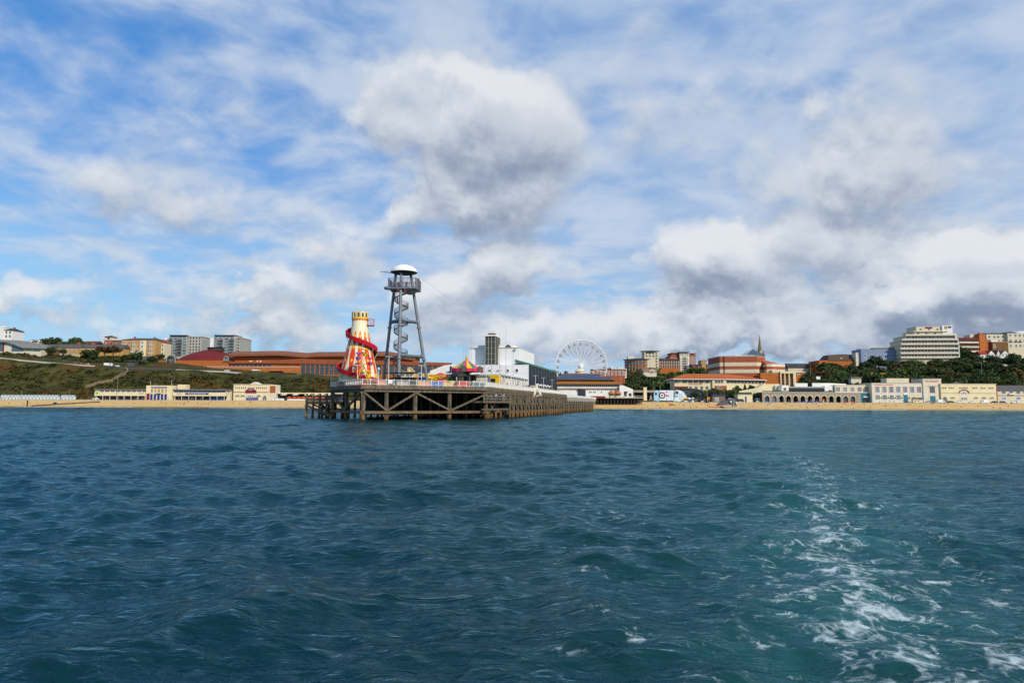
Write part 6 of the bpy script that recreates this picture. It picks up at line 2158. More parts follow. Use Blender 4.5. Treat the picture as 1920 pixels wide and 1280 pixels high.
# white trestle of a boat gangway on the right side
g = thing('gangway_trestle', 'tilted white and brown gangway frame hanging off the right side of the pier', 'gangway', (0, 0, 0))
for pxa, pya, pxb, pyb in ((996, 723, 988, 746), (1007, 722, 1002, 741), (1006, 724, 1014, 741)):
    a, b_ = at(pxa, pya, 196), at(pxb, pyb, 190)
    MB().bar(a, b_, 0.5, 0.35).build('leg', OFFW if pxa > 1000 else mat('rusty_cream', C(190, 160, 130), 0.8, 0.25, 1.5), g)
MB().bar(at(994, 724, 196.2), at(1008, 723, 196.2), 0.4, 0.3).build('cross_bar', OFFW, g)
MB().bar(at(988, 745, 190.2), at(1012, 741, 190.2), 0.3, 0.3).build('cross_bar', OFFW, g)
for t in (0.2, 0.4, 0.6, 0.8):
    a = at(996, 723, 196).lerp(at(988, 746, 190), t)
    b_ = at(1007, 722, 196).lerp(at(1002, 741, 190), t)
    MB().bar(a, b_, 0.12).build('rung', OFFW, g)


# ------------------------------------------------------------------ helter skelter
HY = 140.0
hc = at(672.5, 715, HY)
HK = HY / F
h = thing('helter_skelter', 'cream and red striped helter skelter tower with a red spiral slide', 'helter skelter', (hc.x, HY, DECK))
hz_ = lambda py: zz(672.5, py, HY) - DECK
HCREAM = mat('helter_cream', C(244, 234, 196), 0.6, 0.05, 0.6, streak=0.1)
HORANGE = mat('helter_orange', C(232, 66, 26), 0.5, 0.05)
HYELL = mat('helter_yellow', C(248, 196, 40), 0.5, 0.04)
HRED = mat('helter_slide_red', C(206, 20, 44), 0.35, 0.06)
prof = [(36.8, 716), (34.5, 700), (28.7, 675.4), (22.8, 650), (17.2, 626), (15.2, 611), (14.6, 600), (14.6, 596.5)]
MB().lathe([(r * HK, max(0.0, hz_(y))) for r, y in prof], 48).build('tower', HCREAM, h, smooth=True)


def hr(z_):
    zs = [hz_(y) for _, y in prof]
    return float(np.interp(z_, zs, [r * HK for r, _ in prof]))


zt, zb = hz_(621), hz_(709)
for i in range(12):
    t = 2 * math.pi * (i + 0.5) / 12
    m = MB()
    n = 26
    pts = []
    for j in range(n + 1):
        q = j / n
        z_ = zb + (zt - zb) * q
        r = hr(z_) + 0.02
        wv = 0.62 + 0.38 * math.cos(2 * math.pi * q * 2.0 + 0.6)
        tip = min(1.0, (1 - q) * 7) * min(1.0, q * 9)
        ha = (2 * math.pi / 12) * (0.17 + 0.19 * wv) * tip + 0.002
        pts.append((r, z_, t - ha, t + ha, t))
    vs = []
    for r, z_, a, c, mid in pts:
        for ang in (a, mid, c):
            vs.append((r * math.cos(ang), r * math.sin(ang), z_))
    fs = []
    for j in range(n):
        for s_ in range(2):
            fs.append((3 * j + s_, 3 * j + s_ + 1, 3 * j + s_ + 4, 3 * j + s_ + 3))
    m.add(vs, fs)
    m.build('stripe', HORANGE, h)
    for q in (0.05, 0.36, 0.64, 0.88):
        z_ = zb + (zt - zb) * q
        hh = 0.42 if q > 0.1 else 0.7
        r = hr(z_) + 0.06
        da = 0.30 / r * (1.0 if q > 0.1 else 1.5)
        ru, rd = hr(z_ + hh) + 0.06, hr(z_ - hh) + 0.06
        MB().add([(rd * math.cos(t), rd * math.sin(t), z_ - hh), (r * math.cos(t + da), r * math.sin(t + da), z_), (ru * math.cos(t), ru * math.sin(t), z_ + hh), (r * math.cos(t - da), r * math.sin(t - da), z_), (r * 1.01 * math.cos(t), r * 1.01 * math.sin(t), z_)],
                 [(0, 1, 4), (1, 2, 4), (2, 3, 4), (3, 0, 4)]).build('diamond', HYELL, h)
    # pointed flames at the foot
    tt = t + math.pi / 12
    r0, r1 = hr(0.0) + 0.05, hr(0.9) + 0.05
    MB().add([(r0 * math.cos(tt - .1), r0 * math.sin(tt - .1), 0.02), (r0 * math.cos(tt + .1), r0 * math.sin(tt + .1), 0.02), (r1 * math.cos(tt), r1 * math.sin(tt), 0.95)], [(0, 1, 2)]).build('flame', HORANGE, h)
# cap with pointed windows
rc = 14.8 * HK
z0, z1 = hz_(596.5), hz_(585)
MB().lathe([(rc, z0 - 0.45), (rc + 0.06, z0 - 0.4), (rc + 0.06, z0 + 0.05), (rc, z0 + 0.1)], 36).build('orange_band', HYELL, h)
for i in range(36):
    t = 2 * math.pi * i / 36
    MB().add([((rc + .09) * math.cos(t - .09), (rc + .09) * math.sin(t - .09), z0 - 0.3), ((rc + .09) * math.cos(t + .09), (rc + .09) * math.sin(t + .09), z0 - 0.3), ((rc + .09) * math.cos(t), (rc + .09) * math.sin(t), z0 - 0.62)], [(0, 2, 1)]).build('scallop', HORANGE, h)
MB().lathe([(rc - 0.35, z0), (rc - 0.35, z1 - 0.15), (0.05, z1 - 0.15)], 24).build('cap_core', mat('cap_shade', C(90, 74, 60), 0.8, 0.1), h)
for i in range(12):
    t = 2 * math.pi * i / 12
    w = rc * math.pi / 12
    m = MB()
    # panel with a pointed arch opening, laid flat then stood round the cap
    m.slab([(-w, 0), (-w * .55, 0), (-w * .55, 0.75), (0, 1.15), (w * .55, 0.75), (w * .55, 0), (w, 0), (w, z1 - z0 - 0.15), (0, z1 - z0 + 0.05), (-w, z1 - z0 - 0.15)], -0.05, 0.05)
    m.build('cap_panel', HCREAM if i % 2 else mat('cap_yellow', C(240, 208, 110), 0.6, 0.05), h, (rc * math.sin(t), -rc * math.cos(t), z0), t)
    MB().box(-w * .5, w * .5, 0.08, 0.12, 0, 1.0).build('cap_window', GL_GREY, h, (rc * math.sin(t), -rc * math.cos(t), z0), t)
# spiral slide: a trough round the tower, one and three quarter turns
n = 110
turns = 1.80
a_end = -0.12                      # angle where it ends at the deck (right hand side)
ztop, zend = hz_(605), 0.35
TH = []
for j in range(n + 1):
    q = j / n
    th = a_end - 2 * math.pi * turns * (1 - q)
    TH.append((th, ztop + (zend - ztop) * q))
out, inn, flo = MB(), MB(), MB()
ring = []
for th, z_ in TH:
    r = hr(z_)
    c, s = math.cos(th), math.sin(th)
    ring.append((r + 0.08, r + 0.86, c, s, z_))
for (a0, b0, c0, s0, z0_), (a1, b1, c1, s1, z1_) in zip(ring[:-1], ring[1:]):
    def P3(r, c, s, z_):
        return (r * c, r * s, z_)
    out.add([P3(b0, c0, s0, z0_ - 0.12), P3(b1, c1, s1, z1_ - 0.12), P3(b1 + .12, c1, s1, z1_ + 0.75), P3(b0 + .12, c0, s0, z0_ + 0.75), P3(b0 - .06, c0, s0, z0_ - 0.12), P3(b1 - .06, c1, s1, z1_ - 0.12), P3(b1 + .05, c1, s1, z1_ + 0.75), P3(b0 + .05, c0, s0, z0_ + 0.75)],
            [(0, 1, 2, 3), (7, 6, 5, 4), (3, 2, 6, 7), (0, 4, 5, 1)])
    inn.add([P3(a0, c0, s0, z0_ - 0.1), P3(a1, c1, s1, z1_ - 0.1), P3(a1, c1, s1, z1_ + 0.5), P3(a0, c0, s0, z0_ + 0.5)], [(3, 2, 1, 0)])
    flo.add([P3(a0, c0, s0, z0_), P3(b0, c0, s0, z0_), P3(b1, c1, s1, z1_), P3(a1, c1, s1, z1_), P3(a0, c0, s0, z0_ - 0.1), P3(b0, c0, s0, z0_ - 0.1), P3(b1, c1, s1, z1_ - 0.1), P3(a1, c1, s1, z1_ - 0.1)], [(0, 1, 2, 3), (7, 6, 5, 4)])
sl_ = out.build('slide_wall', HRED, h)
inn.build('slide_inner_wall', HRED, h)
flo.build('slide_floor', mat('coir_brown', C(96, 72, 58), 0.7, 0.1), h)
for j in range(4, n, 7):
    r_in, r_out, c, s, z_ = ring[j]
    MB().bar((r_out * c, r_out * s, z_ - 0.1), ((hr(max(0, z_ - 1.3)) + 0.0) * c, (hr(max(0, z_ - 1.3))) * s, max(0.1, z_ - 1.3)), 0.07).build('slide_bracket', OFFW, h)
# start balcony at the right
MB().box(rc - 0.3, rc + 1.25, -0.7, 0.7, hz_(611), hz_(610)).build('balcony_floor', BRICK_D, h)
for xx, yy in ((rc + 1.2, -0.65), (rc + 1.2, 0.65), (rc + 0.1, -0.65), (rc + 0.65, -0.65), (rc + 1.2, 0.0), (rc + 0.9, -.65), (rc + .35, -.65)):
    MB().bar((xx, yy, hz_(610)), (xx, yy, hz_(598.5)), 0.06).build('balcony_bar', RED, h)
MB().bar((rc - 0.1, -0.65, hz_(598.5)), (rc + 1.2, -0.65, hz_(598.5)), 0.07).bar((rc + 1.2, -0.65, hz_(598.5)), (rc + 1.2, 0.65, hz_(598.5)), 0.07).build('balcony_rail', RED, h)

# small children's wheel in front of it
wy = 133.5
wc = at(681, 685, wy)
o = thing('toy_ferris_wheel', "children's small ferris wheel with bright tubs in front of the helter skelter", 'fairground ride', (wc.x, wy, DECK))
R_ = 25 * wy / F
cz = wc.z - DECK
for yy in (-0.5, 0.5):
    m = MB()
    for i in range(28):
        t0, t1 = 2 * math.pi * i / 28, 2 * math.pi * (i + 1) / 28
        m.tube((R_ * .55 * math.cos(t0), yy, cz + R_ * math.sin(t0)), (R_ * .55 * math.cos(t1), yy, cz + R_ * math.sin(t1)), 0.045, 0.045, 5, caps=False)
    m.build('rim', mat('ride_brown', C(110, 60, 40), 0.5, 0.1), o)
for i in range(6):
    t = 2 * math.pi * i / 6 + 0.3
    c, s = R_ * .55 * math.cos(t), R_ * math.sin(t)
    MB().bar((0, -0.5, cz), (c, -0.5, cz + s), 0.07).bar((0, 0.5, cz), (c, 0.5, cz + s), 0.07).build('spoke', mat('brass', C(170, 140, 40), 0.5, 0.1), o)
    zc_ = max(0.95, cz + s)
    tub = MB().lathe([(0.1, -0.75), (0.42, -0.7), (0.52, -0.2), (0.52, -0.1)], 10).lathe([(0.62, 0.55), (0.35, 0.78), (0.03, 0.85)], 10)
    for q in range(4):
        tub.tube((0.45 * math.cos(q * 1.57), 0.45 * math.sin(q * 1.57), -0.2), (0.45 * math.cos(q * 1.57), 0.45 * math.sin(q * 1.57), 0.6), 0.025, 0.025, 4)
    tub.build('tub', (PINK, YELLOW, mat('violet_paint', C(130, 90, 190), 0.5, 0.05), HORANGE, PINK, YELLOW)[i], o, (c, 0, zc_))
for sx in (-1, 1):
    MB().bar((sx * 1.3, -0.7, 0), (0, -0.6, cz), 0.1).bar((sx * 1.3, 0.7, 0), (0, 0.6, cz), 0.1).build('leg', YELLOW, o)
MB().box(-1.6, 1.6, -1.0, 1.0, 0, 0.3).build('base', HORANGE, o)

# ------------------------------------------------------------------ zip line tower
TY = 146.0
tc_ = at(754, 715, TY)
TK = TY / F
T = thing('zip_line_tower', 'tall grey steel zip line tower with a spiral stair and a white domed roof', 'tower', (tc_.x, TY, DECK))
tx = lambda px: (px - 754) * TK
tz_ = lambda py: zz(754, py, TY) - DECK
lx = lambda px, dy: at(px, 640, TY + dy).x - tc_.x
legs = [((lx(720.0, 2.5), 2.5, 0), (lx(740, 1.0), 1.0, tz_(510))), ((lx(748.5, -4.0), -4.0, 0), (lx(750, -1.6), -1.6, tz_(510))), ((lx(804, 2.5), 2.5, 0), (lx(767.5, 1.0), 1.0, tz_(510)))]
for a, b_ in legs:
    a, b_ = Vector(a), Vector(b_)
    MB().tube(a, b_, 0.36, 0.31, 12).build('leg', STEEL, T)
    for q in (0.24, 0.52):
        c = a.lerp(b_, q)
        d = (b_ - a).normalized() * 0.12
        MB().tube(c - d, c + d, 0.52, 0.52, 12).build('flange', STEEL, T)
    MB().tube(a, a + Vector((0, 0, 0.25)), 0.75, 0.75, 12).build('foot_plate', STEEL, T)


def leg_at(i, py):
    a, b_ = map(Vector, legs[i])
    return a.lerp(b_, (tz_(py) - a.z) / (b_.z - a.z))


for i, j, py in ((0, 2, 602), (0, 1, 602), (1, 2, 602), (1, 2, 667), (0, 2, 667.5)):
    MB().tube(leg_at(i, py), leg_at(j, py), 0.28, 0.28, 10).build('cross_tube', STEEL, T)
    for q in (0.1, 0.9):
        c = leg_at(i, py).lerp(leg_at(j, py), q)
        d = (leg_at(j, py) - leg_at(i, py)).normalized() * 0.1
        MB().tube(c - d, c + d, 0.42, 0.42, 10).build('flange', STEEL, T)
# spiral stair round a pole
sx0, sy0 = tx(749.5), 0.3
MB().tube((sx0, sy0, 0), (sx0, sy0, tz_(545)), 0.16, 0.16, 10).build('stair_pole', STEEL, T)
DSTEEL = mat('dark_steel', C(84, 78, 74), 0.6, 0.15, 1.0)
nt = 118
zt_ = tz_(545)
st_, hr_ = MB(), MB()
rad = 13.2 * TK
prev = None
for i in range(nt):
    t = i * (2 * math.pi / 19.5) + 0.6
    z_ = zt_ * (i + 1) / nt
    c, s = math.cos(t), math.sin(t)
    c2, s2 = math.cos(t + 0.30), math.sin(t + 0.30)
    st_.add([(sx0, sy0, z_), (sx0 + rad * c, sy0 + rad * s, z_), (sx0 + rad * c2, sy0 + rad * s2, z_), (sx0, sy0, z_ - .05), (sx0 + rad * c, sy0 + rad * s, z_ - .05), (sx0 + rad * c2, sy0 + rad * s2, z_ - .05)],
            [(0, 1, 2), (5, 4, 3), (1, 4, 5, 2), (0, 3, 4, 1), (2, 5, 3, 0)])
    p = Vector((sx0 + rad * c, sy0 + rad * s, z_ + 1.05))
    hr_.bar((p.x, p.y, z_), p, 0.04)
    mid = Vector((sx0 + rad * math.cos(t + .16), sy0 + rad * math.sin(t + .16), z_ + 0.05))
    hr_.bar(mid, mid + Vector((0, 0, 1.1)), 0.035)
    if prev is not None:
        hr_.bar(prev, p, 0.06)
        hr_.bar(prev - Vector((0, 0, 1.0)), p - Vector((0, 0, 1.0)), 0.05, 0.22)
        hr_.bar(prev - Vector((0, 0, 0.5)), p - Vector((0, 0, 0.5)), 0.05)
    prev = p
kind(st_.build('stair_treads', STEEL, T), 'stuff')
kind(hr_.build('stair_rail', DSTEEL, T), 'stuff')
# platform
x0, x1 = tx(728), tx(783)
zf = tz_(543)
MB().prism([(x0, -2.4), (x1 - 0.4, -2.8), (x1, -1.0), (x1, 2.6), (x0, 2.6)], zf - 0.18, zf).build('platform_floor', STEEL, T)
MB().lathe([(0.3, zf - 1.1), (1.1, zf - 0.85), (1.75, zf - 0.2)], 18, (tx(766), 0.0)).build('platform_belly', mat('belly_grey', C(170, 172, 170), 0.6, 0.08), T)
MB().lathe([(0.2, zf - 0.3), (0.95, zf - 0.2), (1.05, zf + 0.2), (0.95, zf + 0.25), (0.2, zf + 0.25)], 16, (tx(728), -1.6)).build('launch_step', STEEL, T)
MESH = mat('mesh_panel', C(112, 118, 130), 0.7, 0.12, 2.0)
zr_ = tz_(525)
cor = [(x0, -2.4), (x1 - 0.4, -2.8), (x1, -1.0), (x1, 2.6), (x0, 2.6), (x0, -2.4)]
for i, (p, q) in enumerate(zip(cor[:-1], cor[1:])):
    p, q = Vector(p), Vector(q)
    m = MB().bar((*p, zr_), (*q, zr_), 0.08).bar((*p, zf + 0.1), (*q, zf + 0.1), 0.06).bar((*p, (zr_ + zf) / 2), (*q, (zr_ + zf) / 2), 0.05)
    L = (q - p).length
    nn = max(2, int(L / 0.14))
    for k in range(nn + 1):
        c = p.lerp(q, k / nn)
        m.bar((*c, zf), (*c, zr_), 0.035 if k % 6 else 0.09)
    kind(m.build('platform_rail', MESH, T), 'stuff')
MB().box(x1 - 0.2, x1 + 0.12, -1.0, -0.7, zf - 0.3, zr_ + 0.2).build('end_panel', mat('rust_panel', C(120, 60, 44), 0.7, 0.15), T)
MB().box(tx(745), tx(749), -2.5, -2.3, tz_(549), tz_(534)).box(tx(758.5), tx(762), -2.6, -2.4, tz_(552), tz_(545)).build('gate_panel', mat('rust_panel', C(120, 60, 44), 0.7, 0.15), T)
# dome
rd = 25.5 * TK
zd = tz_(511)
MB().lathe([(rd, zd), (rd * 0.985, zd + 0.22), (rd * 0.88, zd + 0.75), (rd * 0.66, zd + 1.25), (rd * 0.36, zd + 1.58), (0.02, zd + 1.68)], 36).build('dome', WHITE, T, smooth=True)
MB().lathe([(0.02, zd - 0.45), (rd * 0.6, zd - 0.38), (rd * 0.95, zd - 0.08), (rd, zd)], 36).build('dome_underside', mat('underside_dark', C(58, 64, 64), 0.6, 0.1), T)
MB().bar((-rd + 0.2, 0.2, zd - 0.05), (tx(709), -0.4, zd + 0.12), 0.12).bar((-rd + 0.2, -0.3, zd - 0.1), (tx(709), -0.4, zd + 0.12), 0.09).bar((-rd + 0.3, -0.3, zd + 0.25), (tx(716), -0.4, zd + 0.14), 0.07).build('jib', STEEL, T)
zw = thing('zip_wires', 'thin zip line cables sloping from the tower down to the shore', 'cables', (tc_.x, TY, DECK))
for i, (xa, pa) in enumerate(((781, 515), (782, 518), (783, 530), (783, 535))):
    a = Vector((tx(xa), 0.5 - i * 0.4, tz_(pa)))
    e = at(1082 + i * 4, 716, 400) - Vector((tc_.x, TY, DECK))
    pts = []
    for k in range(13):
        q = k / 12
        p = a.lerp(e, q)
        p.z -= 5.0 * 4 * q * (1 - q) * 0.5
        pts.append(p)
    MB().path(pts, 0.009, 4).build('cable', mat('cable_grey', C(150, 158, 168), 0.5, 0.05), zw)

# ------------------------------------------------------------------ rides and stalls on the deck
def deck_at(px, Y):
    return Vector((at(px, 715, Y).x, Y, DECK))


# swing carousel
cy_ = 150.0
c = deck_at(874.5, cy_)
o = thing('swing_carousel', 'carousel with a pink, yellow and green striped tent roof', 'carousel', c)
oz = lambda py: zz(874.5, py, cy_) - DECK
r = 29 * cy_ / F
cols = [PINK, YELLOW, GREEN]
n = 18
for k in range(n):
    a0, a1 = 2 * math.pi * k / n + 0.26, 2 * math.pi * (k + 1) / n + 0.26
    vs = []
    for q in (0, 0.33, 0.66, 1.0):
        rr = 0.12 + (r - 0.12) * q
        zq = oz(673) + (oz(691.3) - oz(673)) * (q ** 0.9)
        vs += [(rr * math.cos(a0), rr * math.sin(a0), zq), (rr * math.cos(a1), rr * math.sin(a1), zq)]
    MB().add(vs, [(0, 2, 3, 1), (2, 4, 5, 3), (4, 6, 7, 5)]).build('roof_panel', cols[k % 3], o)
    am = (a0 + a1) / 2
    MB().box(-r * math.pi / n, r * math.pi / n, -0.1, 0.05, oz(697), oz(691.3)).build('valance', mat('valance_red', C(222, 44, 96), 0.5, 0.08), o, ((r + .05) * math.cos(am), (r + .05) * math.sin(am), 0), am + math.pi / 2)
    if k % 3 == 0:
        MB().slab([(-0.55, oz(698)), (0.55, oz(698)), (0.6, oz(690)), (0.3, oz(687)), (-0.3, oz(687)), (-0.6, oz(690))], -0.2, 0.0).build('mirror_board', mat('gilt_grey', C(110, 96, 80), 0.5, 0.2, 3.0), o, ((r + .15) * math.cos(am), (r + .15) * math.sin(am), 0), am + math.pi / 2)
MB().lathe([(r - 0.2, oz(697)), (0.6, oz(698.5)), (0.5, oz(699))], 24).build('ceiling', BRICK_D, o)
MB().lathe([(0.62, 0.3), (0.75, oz(700)), (0.5, oz(697))], 14).build('column', DARKG, o)
MB().lathe([(0.1, oz(673.5)), (0.32, oz(671.5)), (0.22, oz(669.5)), (0.3, oz(668)), (0.02, oz(666.8))], 12).build('finial', YELLOW, o)
MB().lathe([(r * 0.9, 0), (r * 0.9, 0.3), (0.1, 0.32)], 24).build('platform', YELLOW, o)
seat = MB().box(-0.25, 0.25, -0.2, 0.2, 0, 0.08).box(-0.25, 0.25, 0.14, 0.2, 0.08, 0.5).mesh('swing_seat', YELLOW)
for k in range(10):
    t = 2 * math.pi * k / 10
    px_, py_ = r * 0.8 * math.cos(t), r * 0.8 * math.sin(t)
    put('swing_seat', seat, o, (px_, py_, 0.75), t)
    MB().bar((px_ - .2, py_, 0.8), (px_ - .2, py_, oz(697.5)), 0.02).bar((px_ + .2, py_, 0.8), (px_ + .2, py_, oz(697.5)), 0.02).build('chain', STEEL, o)
# yellow arm ride
c = deck_at(823, 152)
o = thing('octopus_ride', 'yellow arm ride with blue, red and pink cars left of the carousel', 'fairground ride', c)
MB().lathe([(0.7, 0), (0.5, 1.2), (0.45, 1.9), (0.1, 2.1)], 12).build('column', YELLOW, o)
car = [PINK, BLUE_L, RED, YELLOW, BLUE, YELLOW, PINK, GREEN]
for k in range(8):
    t = 2 * math.pi * k / 8 + 0.2
    zt_k = 1.0 + 0.5 * math.sin(k * 2.1)
    e = Vector((2.5 * math.cos(t), 2.1 * math.sin(t), zt_k))
    MB().bar((0, 0, 1.5), e, 0.16).bar((0, 0, 1.9), e + Vector((0, 0, 0.3)), 0.10).build('arm', YELLOW, o)
    MB().lathe([(0.1, -0.5), (0.5, -0.42), (0.58, 0.05), (0.5, 0.08)], 10).lathe([(0.62, 0.75), (0.4, 0.95), (0.03, 1.05)], 8).tube((0, 0, 0), (0, 0, 1.0), 0.04, 0.04, 5).build('car', car[k], o, e)
MB().lathe([(2.2, 0), (2.2, 0.2), (0.1, 0.22)], 20).build('base', BLUE_L, o)
o.scale = (1.5, 1.5, 1.6)
# teacups under dark umbrellas
c = deck_at(860, 146)
o = thing('teacup_ride', 'red teacup ride under a black umbrella beside the carousel', 'fairground ride', c)
MB().lathe([(1.9, 0), (1.9, 0.25), (0.1, 0.27)], 20).build('base', RED, o)
MB().tube((0, 0, 0.2), (0, 0, 2.4), 0.06, 0.06, 6).build('pole', BLACK, o)
MB().lathe([(1.5, 1.55), (1.3, 1.85), (0.7, 2.2), (0.03, 2.4)], 12).build('umbrella', BLACK, o)
for k in range(4):
    t = k * 1.57 + 0.5
    MB().lathe([(0.25, 0), (0.5, 0.3), (0.55, 0.65), (0.48, 0.65), (0.42, 0.3)], 12).build('teacup', (RED, PINK, YELLOW, RED)[k], o, (1.2 * math.cos(t), 1.2 * math.sin(t), 0.26))
o.scale = (1.4, 1.4, 1.5)
# coloured hoardings just behind the rail
for i, (px0, px1, m, lab) in enumerate(((640, 662, PINK, 'pink'), (700, 716, mat('peach', C(236, 160, 130), 0.6, 0.06), 'peach'), (738, 760, GREYW, 'grey'), (782, 800, mat('peach', C(236, 160, 130), 0.6, 0.06), 'second peach'), (801, 826, BLUE_L, 'light blue'), (826, 844, mat('sand_yellow', C(226, 186, 90), 0.6, 0.06), 'sandy yellow'), (853, 868, RED, 'red'), (884, 904, TEAL, 'teal'))):
    a, b_ = edge_at(px0, PB_, PC), edge_at(px1, PB_, PC)
    if px0 < 679:
        a, b_ = edge_at(px0, PA, PB_), edge_at(px1, PA, PB_)
    a, b_ = a + Vector((0.3, 2.2)), b_ + Vector((0.3, 2.2))
    o = thing('hoarding', '%s painted hoarding board behind the white pier rail' % lab, 'hoarding', (*((a + b_) / 2), DECK), 0, 'coloured boards behind the rail')
    d = (b_ - a) / 2
    MB().bar((-d.x, -d.y, 0.45), (d.x, d.y, 0.45), 0.06, 0.8).build('panel', m, o)
    for q in (-0.9, 0, 0.9):
        MB().bar((d.x * q, d.y * q + 0.08, 0), (d.x * q, d.y * q + 0.08, 0.9), 0.08).build('post', GREYW, o)
# marquee and chalet behind the tower
my = 168.0
c = deck_at(835, my)
o = thing('white_marquee', 'large white marquee with sloping roof behind the fairground rides', 'marquee', c)
mz = lambda py: zz(835, py, my) - DECK
mx_ = lambda px: (px - 835) * my / F
MB().add([(mx_(788), 0, mz(702)), (mx_(806), 0, mz(695)), (mx_(833), 0, mz(684.5)), (mx_(856), 0, mz(682)), (mx_(905), 0, mz(700)), (mx_(905), 10, mz(700)), (mx_(856), 10, mz(682)), (mx_(833), 10, mz(684.5)), (mx_(806), 10, mz(695)), (mx_(788), 10, mz(702))],
         [(0, 1, 8, 9), (1, 2, 7, 8), (2, 3, 6, 7), (3, 4, 5, 6)]).slab([(mx_(788), mz(702)), (mx_(905), mz(700)), (mx_(856), mz(682)), (mx_(833), mz(684.5)), (mx_(806), mz(695))], 0.02, 0.1).build('roof', WHITE, o)
for px_ in (790, 812, 834, 856, 880, 903):
    MB().bar((mx_(px_), 0.2, 0), (mx_(px_), 0.2, mz(700)), 0.14).build('pole', WHITE, o)
MB().box(mx_(870), mx_(915), -0.3, 0.3, mz(701.5), mz(700.2)).build('fascia', OFFW, o)
MB().box(mx_(872), mx_(912), 3, 3.2, 0, mz(701)).build('back_wall', DARKG, o)
c = deck_at(779, 160)
o = thing('yellow_chalet', 'small pale yellow chalet with a slate roof at the foot of the zip line tower', 'chalet', c)
az = lambda py: zz(779, py, 160) - DECK
ax_ = lambda px: (px - 779) * 160 / F
YEL = mat('pale_yellow_boards', C(236, 206, 136), 0.7, 0.06, 0.8)
MB().box(ax_(754), ax_(797), 0, 5, 0, az(697)).build('wall', YEL, o)
MB().gable(ax_(760), ax_(799), 0, 5, az(697), az(689.5), ov=0.3).build('roof', SLATE_B, o)
MB().slab([(ax_(759), az(697.3)), (ax_(778), az(697.3)), (ax_(768.5), az(688.5))], -0.7, 2.0).build('gable_front', YEL, o)
MB().slab([(ax_(757.5), az(697.4)), (ax_(759.5), az(697.4)), (ax_(768.5), az(688.8)), (ax_(777.5), az(697.4)), (ax_(779.5), az(697.4)), (ax_(768.5), az(687.6))], -0.85, -0.7).build('bargeboard', WHITE, o)
for px_ in (756, 763, 770, 787):
    put('window', win_mesh(0.7, 0.9, WHITE, GL_GREY, 2), o, (ax_(px_), 0, az(702.5)))
o = thing('queue_shelter', 'black framed queue shelter in front of the zip line tower', 'shelter', deck_at(748, 138.5))
sk = 138.5 / F
MB().box(-27 * sk, 33 * sk, -0.1, 3.0, 2.75, 2.87).build('roof', BLACK, o)
for px_ in (-26, -10, 4, 18, 32):
    MB().box(px_ * sk - 0.05, px_ * sk + 0.05, -0.05, 0.05, 0, 2.75).build('post', BLACK, o)
MB().box(-26 * sk, 32 * sk, 2.6, 2.7, 0, 1.9).build('back_panel', SLATE, o)
MB().box(10 * sk, 30 * sk, 0.6, 1.8, 0, 1.9).build('counter', BLACK, o)
o = thing('grey_stack', 'square grey lift shaft between the zip tower and the marquee', 'shaft', deck_at(790, 172))
gz_ = lambda py: zz(790, py, 172) - DECK
MB().box(-0.75, 0.75, 0, 1.6, 0, gz_(679.5)).build('shaft', SLATE, o)
MB().box(-0.85, 0.85, -0.1, 1.7, gz_(679.5), gz_(678.5)).build('cap', GREYW, o)

# theatre
th_y = 199.0
cr = Vector((at(991, 715, th_y).x, th_y, DECK))
o = thing('pier_theatre', 'white pier theatre with a dark glass stair tower and dark cladding along its side', 'theatre', cr, -math.atan(AX))


def tX(px):
    """distance along the front (negative to the left) whose column is px"""
    t = (px - 960) / F
    return -((cr.x - t * cr.y) / (V.x - t * V.y))


def tZ(px, py):
    s_ = tX(px)
    Yp = cr.y + V.y * s_
    return zz(px, py, Yp) - DECK


TW = mat('theatre_white', C(250, 250, 248), 0.6, 0.03, 0.3, streak=0.10)
MB().box(tX(876), 0.0, 0, 38, 0, tZ(940, 684)).build('lower_wall', TW, o)
MB().box(tX(871), tX(966), 5, 30, 0, tZ(940, 649.5)).build('stage_wall', TW, o)
MB().box(tX(886), tX(954), 5.6, 28, 0, tZ(940, 643.5)).build('upper_wall', TW, o)
MB().box(tX(870.5), tX(966.5), 4.8, 30.2, tZ(940, 649.5), tZ(940, 648.8)).build('coping', OFFW, o)
MB().box(tX(906), tX(926), 2.0, 8.0, 0, tZ(916, 629)).build('stair_tower', GL_DARK, o)
for px_ in (906.5, 912.5, 918.5, 925.5):
    MB().box(tX(px_) - 0.055, tX(px_) + 0.055, 1.85, 2.0, tZ(916, 686), tZ(916, 629)).build('tower_rib', mat('rib_gold', C(200, 186, 140), 0.6, 0.08), o)
for py_ in (640, 651, 662, 673):
    MB().box(tX(906), tX(926), 1.88, 2.0, tZ(916, py_) - 0.03, tZ(916, py_) + 0.03).build('tower_transom', mat('rib_gold', C(200, 186, 140), 0.6, 0.08), o)
for yy in (3.5, 5, 6.5):
    MB().box(tX(926), tX(926) + 0.14, yy - 0.5, yy + 0.5, tZ(916, 686), tZ(916, 629.5)).build('tower_louvre', mat('louvre_olive', C(112, 108, 92), 0.6, 0.1), o)
MB().box(tX(905.6), tX(926.6), 1.6, 8.2, tZ(916, 629), tZ(916, 626.6)).build('tower_roof', TW, o)
MB().box(tX(910), tX(921), 3, 6, tZ(916, 626.6), tZ(916, 622.5)).build('lantern', BRICK_B, o)
MB().box(tX(905), tX(927), 1.4, 2.0, tZ(916, 684.5), tZ(916, 682.5)).build('tower_balcony', GREYW, o)
for px_, w_, h_ in ((918.5, 0.9, 0.4), (935, 0.9, 0.45), (952.5, 0.6, 0.8), (969.5, 0.8, 0.9)):
    put('window', win_mesh(w_, h_, TW, GL_DARK), o, (tX(px_), 0, tZ(px_, 694.3)))
MB().box(tX(957), tX(960.5), 4.6, 5.0, tZ(940, 655), tZ(940, 651.5)).build('vent', GREYW, o)
